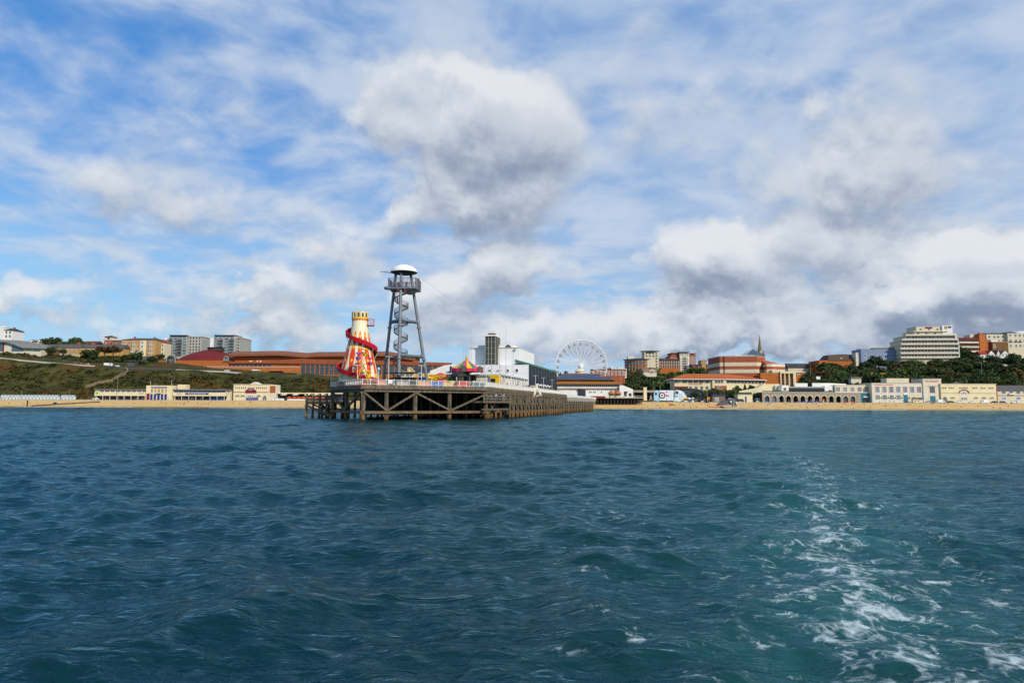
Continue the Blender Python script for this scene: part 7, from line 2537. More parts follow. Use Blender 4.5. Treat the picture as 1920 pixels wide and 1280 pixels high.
MB().tube((tX(945), 5.2, tZ(940, 649)), (tX(945), 5.8, tZ(940, 649.5)), 0.9, 0.9, 16).build('satellite_dish', SLATE, o)
# sloping hall behind with dark panels along the side
zs0, zs1 = tZ(991, 677), tZ(991, 683)
MB().add([(tX(965), 0.3, zs0 + .6), (0.35, 0.3, zs0 - 0.6), (0.35, 52, zs0 - 0.6), (tX(965), 52, zs0 + .6), (tX(965), 0.3, zs0 - 0.2), (0.35, 0.3, zs0 - 1.2), (0.35, 52, zs0 - 1.2)],
         [(0, 1, 2, 3), (4, 5, 1, 0), (5, 6, 2, 1)]).build('hall_roof', GREEN_R, o)
MB().box(tX(967), -0.05, 0.35, 1.0, tZ(991, 684), zs0 - 0.6).build('clerestory', GL_DARK, o)
MB().box(-1.2, 0.12, 38.2, 52, 0, zs0 - 1.2).build('hall_wall', DARKG, o)
MB().box(0.02, 0.12, 0.25, 38.3, 1.0, zs0 - 1.2).build('side_cladding', DARKG, o)
for k in range(10):
    yy = 2.5 + k * 5.2
    MB().slab([(0.1, 0.5), (0.75, 0.5), (0.35, zs0 - 1.2), (0.1, zs0 - 1.2)], yy, yy + 0.5).build('side_fin', mat('fin_grey', C(70, 78, 90), 0.5, 0.1), o)
for sx_, px_, py0, py1, lab in ((0, 868.5, 650, 676, 'short aerial mast at the left side of the theatre'), (1, 883, 617.5, 715, 'tall thin flag mast left of the theatre stair tower'), (2, 936.7, 623, 715, 'thin flag mast just right of the theatre stair tower'), (3, 948.3, 608, 715, 'tallest thin flag mast in front of the white theatre'), (4, 962, 640, 715, 'thin mast at the right end of the white theatre')):
    yy = 196 if sx_ != 0 else 203
    p = Vector((at(px_, 700, yy).x, yy, DECK))
    m = thing('flag_mast', lab, 'mast', p, 0, 'masts round the theatre')
    zt0 = zz(px_, py0, yy) - DECK
    MB().tube((0, 0, 0), (0, 0, zt0), 0.07, 0.035, 6).build('pole', GREYW, m)
    for q in (0.35, 0.6):
        MB().bar((-0.3, 0, zt0 * q), (0.3, 0, zt0 * q), 0.05).build('bracket', GREYW, m)
# shops along the right side of the deck
sh = thing('deck_kiosks', 'long low white row of kiosks along the right side of the deck', 'kiosk', (*(PC + V * -3.6 + U * 27), DECK), -math.atan(AX))
MB().box(-6, 0, 0, 34, 0, 3.4).build('wall', OFFW, sh)
MB().box(-6.3, 0.5, -0.4, 34.4, 3.4, 3.75).build('roof', GREYW, sh)
for k in range(11):
    put('window', win_mesh(1.6, 1.7, TW, GL_DARK, 2), sh, (0.0, 1.6 + k * 3.05, 2.1), math.pi / 2)
    MB().box(0.3, 0.42, k * 3.4, k * 3.4 + 0.12, 0, 3.4).build('post', WHITE, sh)
put('window', win_mesh(1.6, 1.4, TW, GL_DARK, 2), sh, (-2, 0, 2.2))
c = deck_at(926, 161)
o = thing('yellow_booth', 'bright yellow ticket booth with a blue door post beside the kiosks', 'booth', c, -0.2)
MB().box(-1.25, 1.25, 0, 2.2, 0, 3.0).build('wall', YELLOW, o)
MB().box(-0.8, 0.35, -0.04, 0.1, 0.1, 2.5).build('opening', DARK, o)
MB().slab([(-1.3, 3.0), (1.3, 3.0), (1.1, 3.3), (-1.0, 3.38)], -0.1, 2.3).build('roof', YELLOW, o)
MB().box(-1.32, -0.95, -0.12, -0.02, 0, 2.9).build('blue_sign', BLUE_L, o)
o = thing('wavy_banner', 'white zigzag canvas windbreak on the deck rail near the theatre', 'windbreak', (*(PC + V * -1.2 + U * 62), DECK), -math.atan(AX))
for k in range(9):
    MB().bar((0, k * 3.0, 2.5 if k % 2 else 2.1), (0, k * 3.0 + 3.0, 2.1 if k % 2 else 2.5), 0.05, 0.4).build('panel', WHITE, o)
    MB().bar((0, k * 3.0, 0), (0, k * 3.0, 2.5), 0.07).build('post', WHITE, o)


# lamp posts on the pier
def lamp(px, Y, pyt, kindl, lab):
    p = deck_at(px, Y)
    o = thing('lamp_post', lab, 'lamp post', p, 0, 'lamp posts on the pier')
    h_ = zz(px, pyt, Y) - DECK
    MB().tube((0, 0, 0), (0, 0, h_), 0.07, 0.05, 8).build('post', WRAIL, o)
    if kindl == 'globe':
        MB().lathe([(0.03, h_ - 0.05), (0.2, h_ + 0.05), (0.28, h_ + 0.25), (0.2, h_ + 0.45), (0.02, h_ + 0.52)], 12).build('globe', mat('opal_glass', C(226, 226, 220), 0.3, 0.02), o)
    else:
        MB().bar((-0.5, 0, h_), (0.5, 0, h_), 0.07).build('arm', WRAIL, o)
        for s_ in (-1, 1):
            MB().box(s_ * 0.5 - 0.14, s_ * 0.5 + 0.14, -0.1, 0.1, h_ - 0.12, h_ + 0.06).build('lamp_head', GREYW, o)


for px_, Y_, py_, kd, lab in ((620.5, 146, 688, 'arm', 'white lamp post at the left corner of the pier'), (670, 129, 684, 'arm', 'white lamp post in front of the helter skelter'), (709.5, 131, 694, 'globe', 'globe lamp post between the helter skelter and the zip tower'),
                          (728.5, 133, 668, 'arm', 'white lamp post before the left leg of the zip tower'), (790, 136, 685, 'arm', 'white lamp post before the right leg of the zip tower'), (911.5, 142, 690, 'arm', 'white lamp post at the right front corner of the deck'),
                          (936, 152, 694, 'arm', 'white lamp post right of the yellow booth'), (959, 163, 696, 'arm', 'white lamp post in front of the deck kiosks'), (983, 178, 698, 'arm', 'white lamp post before the right end of the theatre'), (1004, 196, 704, 'arm', 'white lamp post beside the dark theatre cladding'),
                          (1019, 210, 708, 'arm', 'white lamp post past the gangway frame'), (1035, 232, 712, 'arm', 'last white lamp post before the pier narrows')):
    lamp(px_, Y_, py_, kd, lab)


# ------------------------------------------------------------------ people
def obj_color_mat(name, rough=0.8):
    m = bpy.data.materials.new(name)
    m.use_nodes = True
    t = NT(m.node_tree)
    p = m.node_tree.nodes['Principled BSDF']
    p.inputs['Roughness'].default_value = rough
    p.inputs['Specular IOR Level'].default_value = 0.2
    t.l.new(t.new('ShaderNodeObjectInfo').outputs['Color'], p.inputs['Base Color'])
    return m


def random_mat(name, stops):
    m = bpy.data.materials.new(name)
    m.use_nodes = True
    t = NT(m.node_tree)
    p = m.node_tree.nodes['Principled BSDF']
    p.inputs['Roughness'].default_value = 0.8
    t.l.new(t.ramp(t.new('ShaderNodeObjectInfo').outputs['Random'], stops), p.inputs['Base Color'])
    return m


TOP = obj_color_mat('clothing_top')
BOTTOM = random_mat('clothing_bottom', [(0.0, (0.02, 0.025, 0.05)), (0.4, (0.03, 0.03, 0.035)), (0.6, (0.16, 0.12, 0.08)), (0.8, (0.05, 0.09, 0.2)), (1.0, (0.3, 0.3, 0.28))])
SKIN = random_mat('skin', [(0.0, (0.52, 0.31, 0.22)), (0.6, (0.42, 0.24, 0.16)), (1.0, (0.16, 0.08, 0.05))])
HAIR = random_mat('hair', [(0.0, (0.03, 0.02, 0.015)), (0.5, (0.10, 0.06, 0.03)), (0.8, (0.3, 0.22, 0.1)), (1.0, (0.35, 0.34, 0.32))])

J0 = dict(pelvis=(0, 0, .93), belly=(0, 0, 1.10), chest=(0, 0, 1.30), neck=(0, .0, 1.46), jaw=(0, -.03, 1.55), head=(0, -.01, 1.66),
          hl=(.10, 0, .88), kl=(.11, -.02, .49), al=(.11, .03, .08), tl=(.12, -.14, .04), hr=(-.10, 0, .88), kr=(-.11, -.02, .49), ar=(-.11, .03, .08), tr=(-.12, -.14, .04),
          sl=(.18, 0, 1.38), el=(.25, .02, 1.12), wl=(.27, -.06, .88), fl=(.27, -.09, .78), sr=(-.18, 0, 1.38), er=(-.25, .02, 1.12), wr=(-.27, -.06, .88), fr=(-.27, -.09, .78))
RAD = dict(pelvis=.145, belly=.125, chest=.15, neck=.055, jaw=.075, head=.095, hl=.095, kl=.062, al=.042, tl=.035, hr=.095, kr=.062, ar=.042, tr=.035,
           sl=.065, el=.045, wl=.032, fl=.03, sr=.065, er=.045, wr=.032, fr=.03)
BONES = [('pelvis', 'belly', 1), ('belly', 'chest', 1), ('chest', 'neck', 1), ('neck', 'jaw', 0), ('jaw', 'head', 3), ('pelvis', 'hl', 2), ('hl', 'kl', 2), ('kl', 'al', 0), ('al', 'tl', 2),
         ('pelvis', 'hr', 2), ('hr', 'kr', 2), ('kr', 'ar', 0), ('ar', 'tr', 2), ('chest', 'sl', 1), ('sl', 'el', 1), ('el', 'wl', 0), ('wl', 'fl', 0), ('chest', 'sr', 1), ('sr', 'er', 1), ('er', 'wr', 0), ('wr', 'fr', 0)]


def body_mesh(name, pose, long_legs=False):
    J = dict(J0)
    J.update(pose)
    names = list(J)
    me = bpy.data.meshes.new(name)
    me.from_pydata([J[n] for n in names], [(names.index(a), names.index(b_)) for a, b_, _ in BONES], [])
    o = bpy.data.objects.new('tmp_body', me)
    COL.objects.link(o)
    o.modifiers.new('skin', 'SKIN')
    sv = me.skin_vertices[0].data
    for i, n in enumerate(names):
        sv[i].radius = (RAD[n], RAD[n] * (0.75 if n in ('chest', 'belly', 'pelvis') else 1.0))
        sv[i].use_root = n == 'pelvis'
    s = o.modifiers.new('sub', 'SUBSURF')
    s.levels = s.render_levels = 1
    dg = bpy.context.evaluated_depsgraph_get()
    out = bpy.data.meshes.new_from_object(o.evaluated_get(dg))
    bpy.data.objects.remove(o)
    out.materials.clear()
    for m in (SKIN, TOP, BOTTOM, HAIR):
        out.materials.append(m)
    segs = [(Vector(J[a]), Vector(J[b_]), r) for a, b_, r in BONES]
    for p in out.polygons:
        best, reg = 1e9, 0
        for i, (a, b_, r) in enumerate(segs):
            ab = b_ - a
            t = max(0, min(1, (p.center - a).dot(ab) / max(1e-9, ab.length_squared)))
            d = (p.center - a - ab * t).length
            if d < best:
                best, reg, bi = d, r, i
        if long_legs and bi in (7, 11):
            reg = 2
        if reg == 3 and p.normal.dot(Vector((0, -1, -0.3))) > 0.25:
            reg = 0
        p.material_index = reg
        p.use_smooth = True
    out.name = name
    return out


def shift(dz, keys, src=J0, dx=0, dy=0):
    return {k: (src[k][0] + dx, src[k][1] + dy, src[k][2] + dz) for k in keys}


UP = ['pelvis', 'belly', 'chest', 'neck', 'jaw', 'head', 'hl', 'hr', 'sl', 'el', 'wl', 'fl', 'sr', 'er', 'wr', 'fr']
sit = shift(-0.80, UP)
sit.update(kl=(.16, -.38, .42), al=(.14, -.62, .07), tl=(.15, -.76, .10), kr=(-.16, -.38, .42), ar=(-.14, -.62, .07), tr=(-.15, -.76, .10), wl=(.22, -.28, .42), fl=(.18, -.36, .42), wr=(-.22, -.28, .42), fr=(-.18, -.36, .42), el=(.26, -.06, .36), er=(-.26, -.06, .36))
lie = {k: (v[0], (v[2] - 0.93), 0.13 + max(0, -v[1]) * 0.6) for k, v in J0.items()}
walk = dict(kl=(.10, -.22, .52), al=(.10, -.26, .10), tl=(.10, -.42, .07), kr=(-.10, .08, .50), ar=(-.10, .34, .14), tr=(-.10, .24, .05), wl=(.26, .18, .92), fl=(.26, .2, .82), wr=(-.24, -.26, .98), fr=(-.23, -.34, .92), er=(-.25, -.04, 1.13), el=(.25, .12, 1.12))
bend = dict(belly=(0, -.12, 1.02), chest=(0, -.34, 1.12), neck=(0, -.50, 1.14), jaw=(0, -.60, 1.10), head=(0, -.68, 1.14), sl=(.18, -.40, 1.12), el=(.22, -.46, .86), wl=(.18, -.54, .62), fl=(.16, -.56, .52), sr=(-.18, -.40, 1.12), er=(-.22, -.46, .86), wr=(-.18, -.54, .62), fr=(-.16, -.56, .52))
reach = dict(el=(.24, -.24, 1.24), wl=(.20, -.46, 1.22), fl=(.18, -.55, 1.22), er=(-.24, -.22, 1.18), wr=(-.16, -.44, 1.12), fr=(-.12, -.52, 1.12))
BODY = {'standing': body_mesh('standing_body', {}), 'trousers': body_mesh('trousers_body', {}, True), 'sitting': body_mesh('sitting_body', sit), 'lying': body_mesh('lying_body', lie),
        'walking': body_mesh('walking_body', walk), 'bending': body_mesh('bending_body', bend), 'holding': body_mesh('holding_body', reach, True)}
CLOTH = {'red': (0.55, 0.03, 0.03), 'black': (0.015, 0.015, 0.018), 'white': (0.75, 0.75, 0.72), 'blue': (0.04, 0.12, 0.45), 'pink': (0.75, 0.22, 0.34), 'grey': (0.22, 0.22, 0.24), 'navy': (0.02, 0.03, 0.09),
         'green': (0.05, 0.22, 0.10), 'orange': (0.75, 0.24, 0.04), 'yellow': (0.78, 0.60, 0.06), 'tan': (0.45, 0.30, 0.18), 'purple': (0.22, 0.06, 0.28), 'teal': (0.04, 0.30, 0.34), 'bare chested': (0.50, 0.30, 0.21)}
CN = list(CLOTH)


def beach_spot(px, py):
    lo, hi = SHORE_Y - 2.0, PROM_Y0 + 0.5
    for _ in range(40):
        m = (lo + hi) / 2
        p = at(px, py, m)
        if gz(p.x, m) < p.z:
            lo = m
        else:
            hi = m
    p = at(px, py, (lo + hi) / 2)
    return Vector((p.x, p.y, gz(p.x, p.y)))


def person(loc, pose, colr, where, group, rz=None, s=1.0):
    rz = random.uniform(-math.pi, math.pi) if rz is None else rz
    o = put('person', BODY[pose], None, loc, rz, s * random.uniform(0.98, 1.10))
    o.color = (*CLOTH[colr], 1)
    words = {'standing': 'standing', 'trousers': 'standing', 'sitting': 'sitting', 'lying': 'lying', 'walking': 'walking', 'bending': 'bending over', 'holding': 'standing'}[pose]
    who = 'bare chested person' if colr == 'bare chested' else 'person in %s top' % colr
    tag(o, '%s %s %s' % (who, words, where), 'person', group)
    return o


def spot_name(px):
    for lim, nm in ((175, 'below the beach huts'), (275, 'left of the amusement block'), (430, 'below the amusement hall'), (520, 'below the cream cafe'), (640, 'left of the pier'), (1207, 'right of the pier'),
                    (1262, 'below the lorry'), (1340, 'left of the slipway'), (1430, 'beside the slipway'), (1500, 'below the first arches'), (1570, 'below the middle arches'), (1636, 'below the last arches'),
                    (1700, 'below the tall restaurant windows'), (1766, 'below the restaurant tower'), (1870, 'below the cream hall'), (3000, 'below the guest house')):
        if px < lim:
            return nm


S, ST, L_, WK, BD = 'sitting', 'standing', 'lying', 'walking', 'bending'
beach_people = [(17, 757, S), (45, 758, S), (56, 757, S), (70, 757, S), (122, 757, S), (128, 756, ST), (138, 756, S), (143, 757, S), (249, 762, ST), (253, 761, S), (311, 757, S), (303, 755, S), (338, 757, S), (344, 758, S), (347.5, 758, ST),
                (387, 757, S), (391, 757, S), (396, 756, ST), (403, 755, S), (438, 758, ST), (450, 757, S), (537, 759, S), (470, 755, S), (476, 755, S),
                (1136, 759, S), (1140, 759, S), (1170, 759, ST), (1186, 757, L_), (1204, 765, ST), (1215, 764, BD), (1236, 766, ST), (1238, 766, WK), (1251, 756, S), (1256, 758, S), (1260, 757, ST), (1265, 760, S), (1295, 766, ST), (1306, 766, WK), (1284, 754, S), (1293, 755, S), (1276, 755, S),
                (1412, 763, S), (1415, 762, ST), (1420, 757, ST), (1423, 755, ST), (1441, 760, WK), (1443, 758, ST), (1453, 763, S), (1457, 764, BD), (1470, 757, S), (1473, 758, S), (1483, 762, S), (1486, 762, L_), (1500, 762, ST), (1504, 763, S), (1513, 766, ST), (1514.5, 766, BD), (1525, 757, L_), (1534, 762, S),
                (1536, 763, S), (1543, 766, WK), (1573, 766, L_), (1580, 757, S), (1584, 758, ST), (1587, 760, S), (1594, 760, L_), (1601, 766, S), (1606, 762, L_), (1611, 764, S), (1618, 757, S), (1622, 756, ST), (1632, 765, ST), (1631, 758, S), (1638, 758, L_), (1643, 757, L_), (1649, 757, ST), (1656, 761, L_), (1661, 761, S), (1678, 762, ST), (1681, 761, S),
                (1700, 759, L_), (1704, 759, L_), (1725, 763, S), (1729, 762, S), (1764, 763, S), (1772, 756, S), (1779, 757, S), (1785, 762, L_), (1792, 762, L_), (1834, 762, S), (1849, 759, L_), (1862, 764, S), (1874.5, 768, ST), (1876, 768.4, ST), (1888, 757, S), (1896, 757, S), (1906, 757, ST), (1917, 760, L_), (1750, 757, ST), (1747, 757, S)]
for _ in range(46):
    beach_people.append((random.choice((random.uniform(1425, 1640), random.uniform(1215, 1345), random.uniform(1640, 1915), random.uniform(290, 470))), random.uniform(755.5, 764.0), random.choice((S, S, ST, WK, ST, L_, BD))))
beach_people = [(px, py - (4.0 if px < 700 and py > 759 else 0.0), po) for px, py, po in beach_people]
fixed = {1874.5: 'red', 1236: 'white', 1306: 'black', 249: 'red', 347.5: 'red', 1295: 'tan', 1170: 'black'}
for px, py, po in beach_people:
    cname = fixed.get(px, random.choice(['black', 'black', 'black', 'navy', 'white', 'red', 'blue', 'grey', 'navy', 'orange', 'bare chested', 'purple']))
    person(beach_spot(px, py), po, cname, 'on the sand ' + spot_name(px), 'people on the beach')
# promenade crowd
prom = [random.uniform(150, 176) for _ in range(5)] + [random.uniform(196, 272) for _ in range(10)] + [random.uniform(286, 420) for _ in range(22)] + [random.uniform(505, 530) for _ in range(3)] + [random.uniform(1216, 1226) for _ in range(4)] + \
       [random.uniform(1292, 1334) for _ in range(16)] + [random.uniform(1362, 1384) for _ in range(7)] + [random.uniform(1402, 1432) for _ in range(7)] + [random.uniform(1440, 1560) for _ in range(16)] + [random.uniform(1600, 1700) for _ in range(7)] + [random.uniform(1730, 1760) for _ in range(3)]
for px in prom:
    Yp = random.uniform(483.5, 489.0)
    person(Vector((at(px, 750, Yp).x, Yp, PROM_Z)), random.choice(('trousers', 'walking', 'standing')), random.choice(CN[:-1]), 'on the promenade ' + spot_name(px).replace('below', 'before'), 'people on the promenade')
# anglers on the low platform
for q, po, cn in ((0.22, 'bending', 'white'), (0.34, 'trousers', 'grey'), (0.62, 'holding', 'white'), (0.80, 'trousers', 'blue'), (0.90, 'holding', 'yellow'), (0.28, 'trousers', 'black')):
    p = w0 + dw * q + wn * random.uniform(0.6, 1.4)
    person(Vector((*p, 3.7)), po, cn, 'on the low fishing platform', 'anglers on the platform', rz=random.uniform(-0.6, 0.6))
# people along the deck rail
for d_, po, cn in ((20, 'trousers', 'pink'), (26, 'trousers', 'red'), (28, 'trousers', 'tan'), (35, 'walking', 'black'), (43, 'trousers', 'navy'), (46, 'walking', 'grey'), (52, 'trousers', 'black'), (60, 'trousers', 'white'), (66, 'trousers', 'yellow'), (72, 'walking', 'black'), (84, 'trousers', 'navy'), (95, 'trousers', 'grey'), (106, 'walking', 'red')):
    p = PC + U * d_ + V * -random.uniform(0.9, 1.6)
    person(Vector((*p, DECK)), po, cn, 'at the right hand rail of the pier deck', 'people on the pier deck')
for px, Yd, cn in ((752, 141, 'navy'), (760, 141.5, 'grey'), (700, 134, 'black'), (838, 142, 'red'), (889, 147, 'white'), (893, 148, 'tan'), (899, 147, 'orange')):
    person(deck_at(px, Yd), 'trousers', cn, 'among the rides on the pier deck', 'people on the pier deck')
for (lx_, ly_, lz_), cn, wh in (((tx(760), -1.0, zf), 'black', 'on the zip tower platform'), ((tx(741), -1.4, zf), 'tan', 'on the zip tower platform'), ((sx0 - 0.8, sy0 - 0.5, zt_ * 0.0 + tz_(571)), 'orange', 'climbing the spiral stair of the zip tower')):
    person(Vector((tc_.x + lx_, TY + ly_, DECK + lz_)), 'trousers', cn, wh, 'people on the zip tower')


# ------------------------------------------------------------------ vehicles
CARPAINT = obj_color_mat('car_paint', 0.25)
TYRE = mat('tyre', (0.015, 0.015, 0.015), 0.8, 0.05)
HUB = mat('wheel_hub', C(170, 172, 174), 0.35, 0.05, metal=0.4)
LAMPG = mat('headlamp', C(230, 230, 224), 0.2, 0.02)
TAIL = mat('tail_lamp', C(150, 20, 20), 0.3, 0.02)
SHAPES = {
    'car': ([(-2.1, .32), (2.1, .32), (2.15, .62), (2.0, .80), (1.15, .92), (0.55, 1.42), (-1.0, 1.46), (-1.75, .98), (-2.1, .90)], [(1.0, .95), (0.5, 1.36), (-.95, 1.40), (-1.6, .98)], 1.72, 1.3),
    'pickup': ([(-2.6, .45), (2.5, .45), (2.55, .85), (2.4, 1.05), (1.4, 1.12), (0.8, 1.72), (-0.55, 1.76), (-0.75, 1.15), (-2.6, 1.12)], [(1.25, 1.16), (0.75, 1.64), (-.5, 1.68), (-.6, 1.16)], 1.85, 1.6),
    'van': ([(-2.7, .4), (2.6, .4), (2.65, .8), (2.4, 1.15), (1.75, 1.95), (1.4, 2.25), (-2.65, 2.3), (-2.7, 1.0)], [(2.2, 1.25), (1.75, 1.85), (0.75, 1.9), (0.75, 1.25)], 2.0, 1.6)}


def vehicle(kindv, loc, rz, colr, label, rgb, group=None, name=None):
    o = thing(name or {'car': 'parked_car', 'pickup': 'pickup_truck', 'van': 'van'}[kindv], label, kindv if kindv != 'pickup' else 'truck', loc, rz, group)
    body, win, w, wb = SHAPES[kindv]
    bo = MB().slab(body, -w / 2, w / 2).build('body', CARPAINT, o)
    bo.color = (*rgb, 1)
    for sy in (-1, 1):
        MB().slab(win, sy * (w / 2 + 0.012) - 0.01, sy * (w / 2 + 0.012) + 0.01).build('side_window', GL_DARK, o)
        for sx in (-1, 1):
            wh = MB().tube((sx * wb, sy * (w / 2 - 0.12), 0.34), (sx * wb, sy * (w / 2 + 0.03), 0.34), 0.34, 0.34, 14).build('wheel', TYRE, o)
            MB().tube((sx * wb, sy * (w / 2 + 0.03), 0.34), (sx * wb, sy * (w / 2 + 0.045), 0.34), 0.2, 0.2, 10).build('rim', HUB, wh)
        xf = body[2][0]
        MB().box(xf - 0.12, xf + 0.02, sy * 0.62 - 0.16, sy * 0.62 + 0.16, body[2][1] - 0.02, body[2][1] + 0.14).build('headlight', LAMPG, o)
        MB().box(body[0][0] - 0.03, body[0][0] + 0.05, sy * 0.7 - 0.1, sy * 0.7 + 0.1, 0.75, 0.95).build('tail_light', TAIL, o)
    return o


Wt, Bk, Sv = (0.75, 0.75, 0.74), (0.02, 0.02, 0.025), (0.35, 0.36, 0.37)
for px, kv, rgb, colr, flip, lab in ((1764, 'van', Wt, 'white', 0, 'white van parked before the tower of the fish restaurant'), (1783, 'car', Bk, 'black', 0, 'black car parked between the white van and white pickup'),
                                     (1800, 'pickup', Wt, 'white', 1, 'white pickup truck parked before the arch of the cream hall'), (1822, 'car', Wt, 'white', 0, 'white car parked right of the central arch'), (1845, 'van', Wt, 'white', 1, 'white van parked before the right half of the cream hall'),
                                     (1863, 'car', Bk, 'black', 1, 'black car parked at the right end of the cream hall'), (1880, 'car', (0.03, 0.04, 0.08), 'navy', 0, 'navy car parked before the guest house'), (1903, 'pickup', Wt, 'white', 0, 'white pickup truck parked at the far right of the promenade'),
                                     (1741, 'car', Sv, 'silver', 1, 'silver car parked beside the snack trailer'), (185, 'car', Wt, 'white', 0, 'white car parked at the left end of the amusement hall'), (1385, 'van', (0.05, 0.05, 0.06), 'black', 0, 'black van parked beside the small cream hut')):
    Yp = 491.5
    vehicle(kv, (at(px, 750, Yp).x, Yp if px > 1600 else 488, PROM_Z), math.pi if flip else 0.0, colr, lab, rgb, 'vehicles on the promenade')
for px, kv, rgb, lab, sl in ((143, 'car', Wt, 'white car parked on the cliff road below the white wall', 0), (152, 'car', Sv, 'silver car parked on the cliff road beside the white car', 0), (166, 'car', Wt, 'second white car parked on the cliff road', 0),
                             (205, 'van', Wt, 'white van parked at the junction of the cliff road', 0), (213, 'car', Bk, 'black car at the junction of the cliff road', 0), (221, 'car', Wt, 'white car at the foot of the side road', 0),
                             (427, 'car', Wt, 'white car on the road below the terrace of the conference hall', 0), (482, 'van', Wt, 'large white van driving down the road below the conference hall', 0), (563, 'car', Wt, 'white car on the road below the tall glass wall', 0)):
    rp = [(-80, 666), (0, 671), (60, 677), (130, 683), (190, 687), (235, 689), (300, 691), (360, 693), (480, 700), (620, 707), (760, 716)]
    py = float(np.interp(px, [a for a, _ in rp], [c for _, c in rp]))
    p = at(px, py, 562 if px < 340 else 564)
    v = vehicle(kv, (p.x, p.y - 1.0, p.z + 0.22), 0.0, '', lab, rgb, 'vehicles on the cliff road')
    v.rotation_euler = (0, 0.055 if px > 340 else 0.03, 0)
    if kv == 'van':
        v.scale = (1.3, 1.2, 1.25)

# exhibition lorry and trailer
LB = mat('pale_blue_paint', C(176, 216, 232), 0.4, 0.04)
NAVY = mat('navy_paint', C(24, 30, 66), 0.4, 0.04)
ly = 491.0
p = at(1244, 747, ly)
o = thing('exhibition_lorry', 'pale blue exhibition lorry with a big red, white and navy roundel', 'lorry', (p.x, ly, PROM_Z))
kx = ly / F
X_ = lambda px: (px - 1244) * kx
hh = zz(1244, 731.5, ly) - PROM_Z
MB().box(X_(1237), X_(1263), 0, 2.5, 0.95, hh).build('trailer_body', mat('trailer_white', C(226, 238, 242), 0.4, 0.03), o)
MB().slab([(X_(1226.5), 0.5), (X_(1236.5), 0.5), (X_(1236.5), hh), (X_(1229), hh), (X_(1226.5), hh * 0.72)], 0.05, 2.45).build('cab', LB, o)
MB().box(X_(1228.2), X_(1232), 0.0, 0.06, hh * 0.58, hh * 0.8).build('cab_window', GL_DARK, o)
for r_, m, yy in ((2.35, NAVY, -0.03), (1.55, WHITE, -0.06), (0.75, RED, -0.09)):
    MB().tube((X_(1241.5), yy, hh * 0.56), (X_(1241.5), yy + 0.04, hh * 0.56), r_, r_, 28).build('roundel', m, o)
MB().slab([(X_(1247), hh * 0.50), (X_(1256), hh * 0.46), (X_(1253), hh * 0.62), (X_(1247), hh * 0.60)], -0.05, -0.01).build('red_flash', PINK, o)
MB().slab([(X_(1247), hh * 0.84), (X_(1254), hh * 0.80), (X_(1253), hh * 0.86), (X_(1247), hh * 0.88)], -0.05, -0.01).build('red_flash', PINK, o)
for px_ in (1229.5, 1240, 1243.5, 1247):
    MB().tube((X_(px_), 0.0, 0.5), (X_(px_), 0.4, 0.5), 0.5, 0.5, 14).tube((X_(px_), 2.1, 0.5), (X_(px_), 2.5, 0.5), 0.5, 0.5, 14).build('wheel', TYRE, o)
o = thing('exhibition_trailer', 'white and pale blue exhibition trailer with a curved nose right of the lorry', 'trailer', (p.x, ly, PROM_Z))
MB().slab([(X_(1264), 0.3), (X_(1291), 0.3), (X_(1287), hh * 0.5), (X_(1282), hh * 0.85), (X_(1276), hh * 1.0), (X_(1268), hh * 1.04), (X_(1266), hh * 0.7)], 0.2, 2.6).build('body', mat('trailer_white', C(226, 238, 242), 0.4, 0.03), o)
MB().box(X_(1265), X_(1272), -0.6, 0.2, hh * 0.5, hh * 0.95).build('booth', LB, o)
MB().box(X_(1266), X_(1271.5), -0.66, -0.6, hh * 0.7, hh * 0.92).build('booth_window', GL_DARK, o)
for i in range(3):
    MB().slab([(X_(1273), hh * (0.25 + .2 * i)), (X_(1281), hh * (0.2 + .2 * i)), (X_(1281), hh * (0.25 + .2 * i)), (X_(1273), hh * (0.31 + .2 * i))], 0.1, 0.2).build('stripe', GREYW, o)
for px_ in (1268, 1286):
    MB().tube((X_(px_), 0.1, 0.4), (X_(px_), 0.4, 0.4), 0.4, 0.4, 12).build('wheel', TYRE, o)

# ------------------------------------------------------------------ things on the sand
def tent(px, py, w, m, label):
    p = beach_spot(px, py)
    o = thing('beach_tent', label, 'tent', p, random.uniform(-0.4, 0.4), 'beach tents')
    MB().lathe([(w, 0), (w * 0.92, 0.5), (w * 0.6, 0.95), (w * 0.02, 1.25)], 10, a0=math.pi * -0.1, a1=math.pi * 1.1).build('canopy', m, o)
    for t in (0.0, 0.5, 1.0):
        MB().bar((w * math.cos(math.pi * t), w * math.sin(math.pi * t), 0), (0, 0, 1.27), 0.05).build('pole', GREYW, o)
    MB().box(-w, w, 0, w * 0.8, 0.01, 0.05).build('groundsheet', m, o)


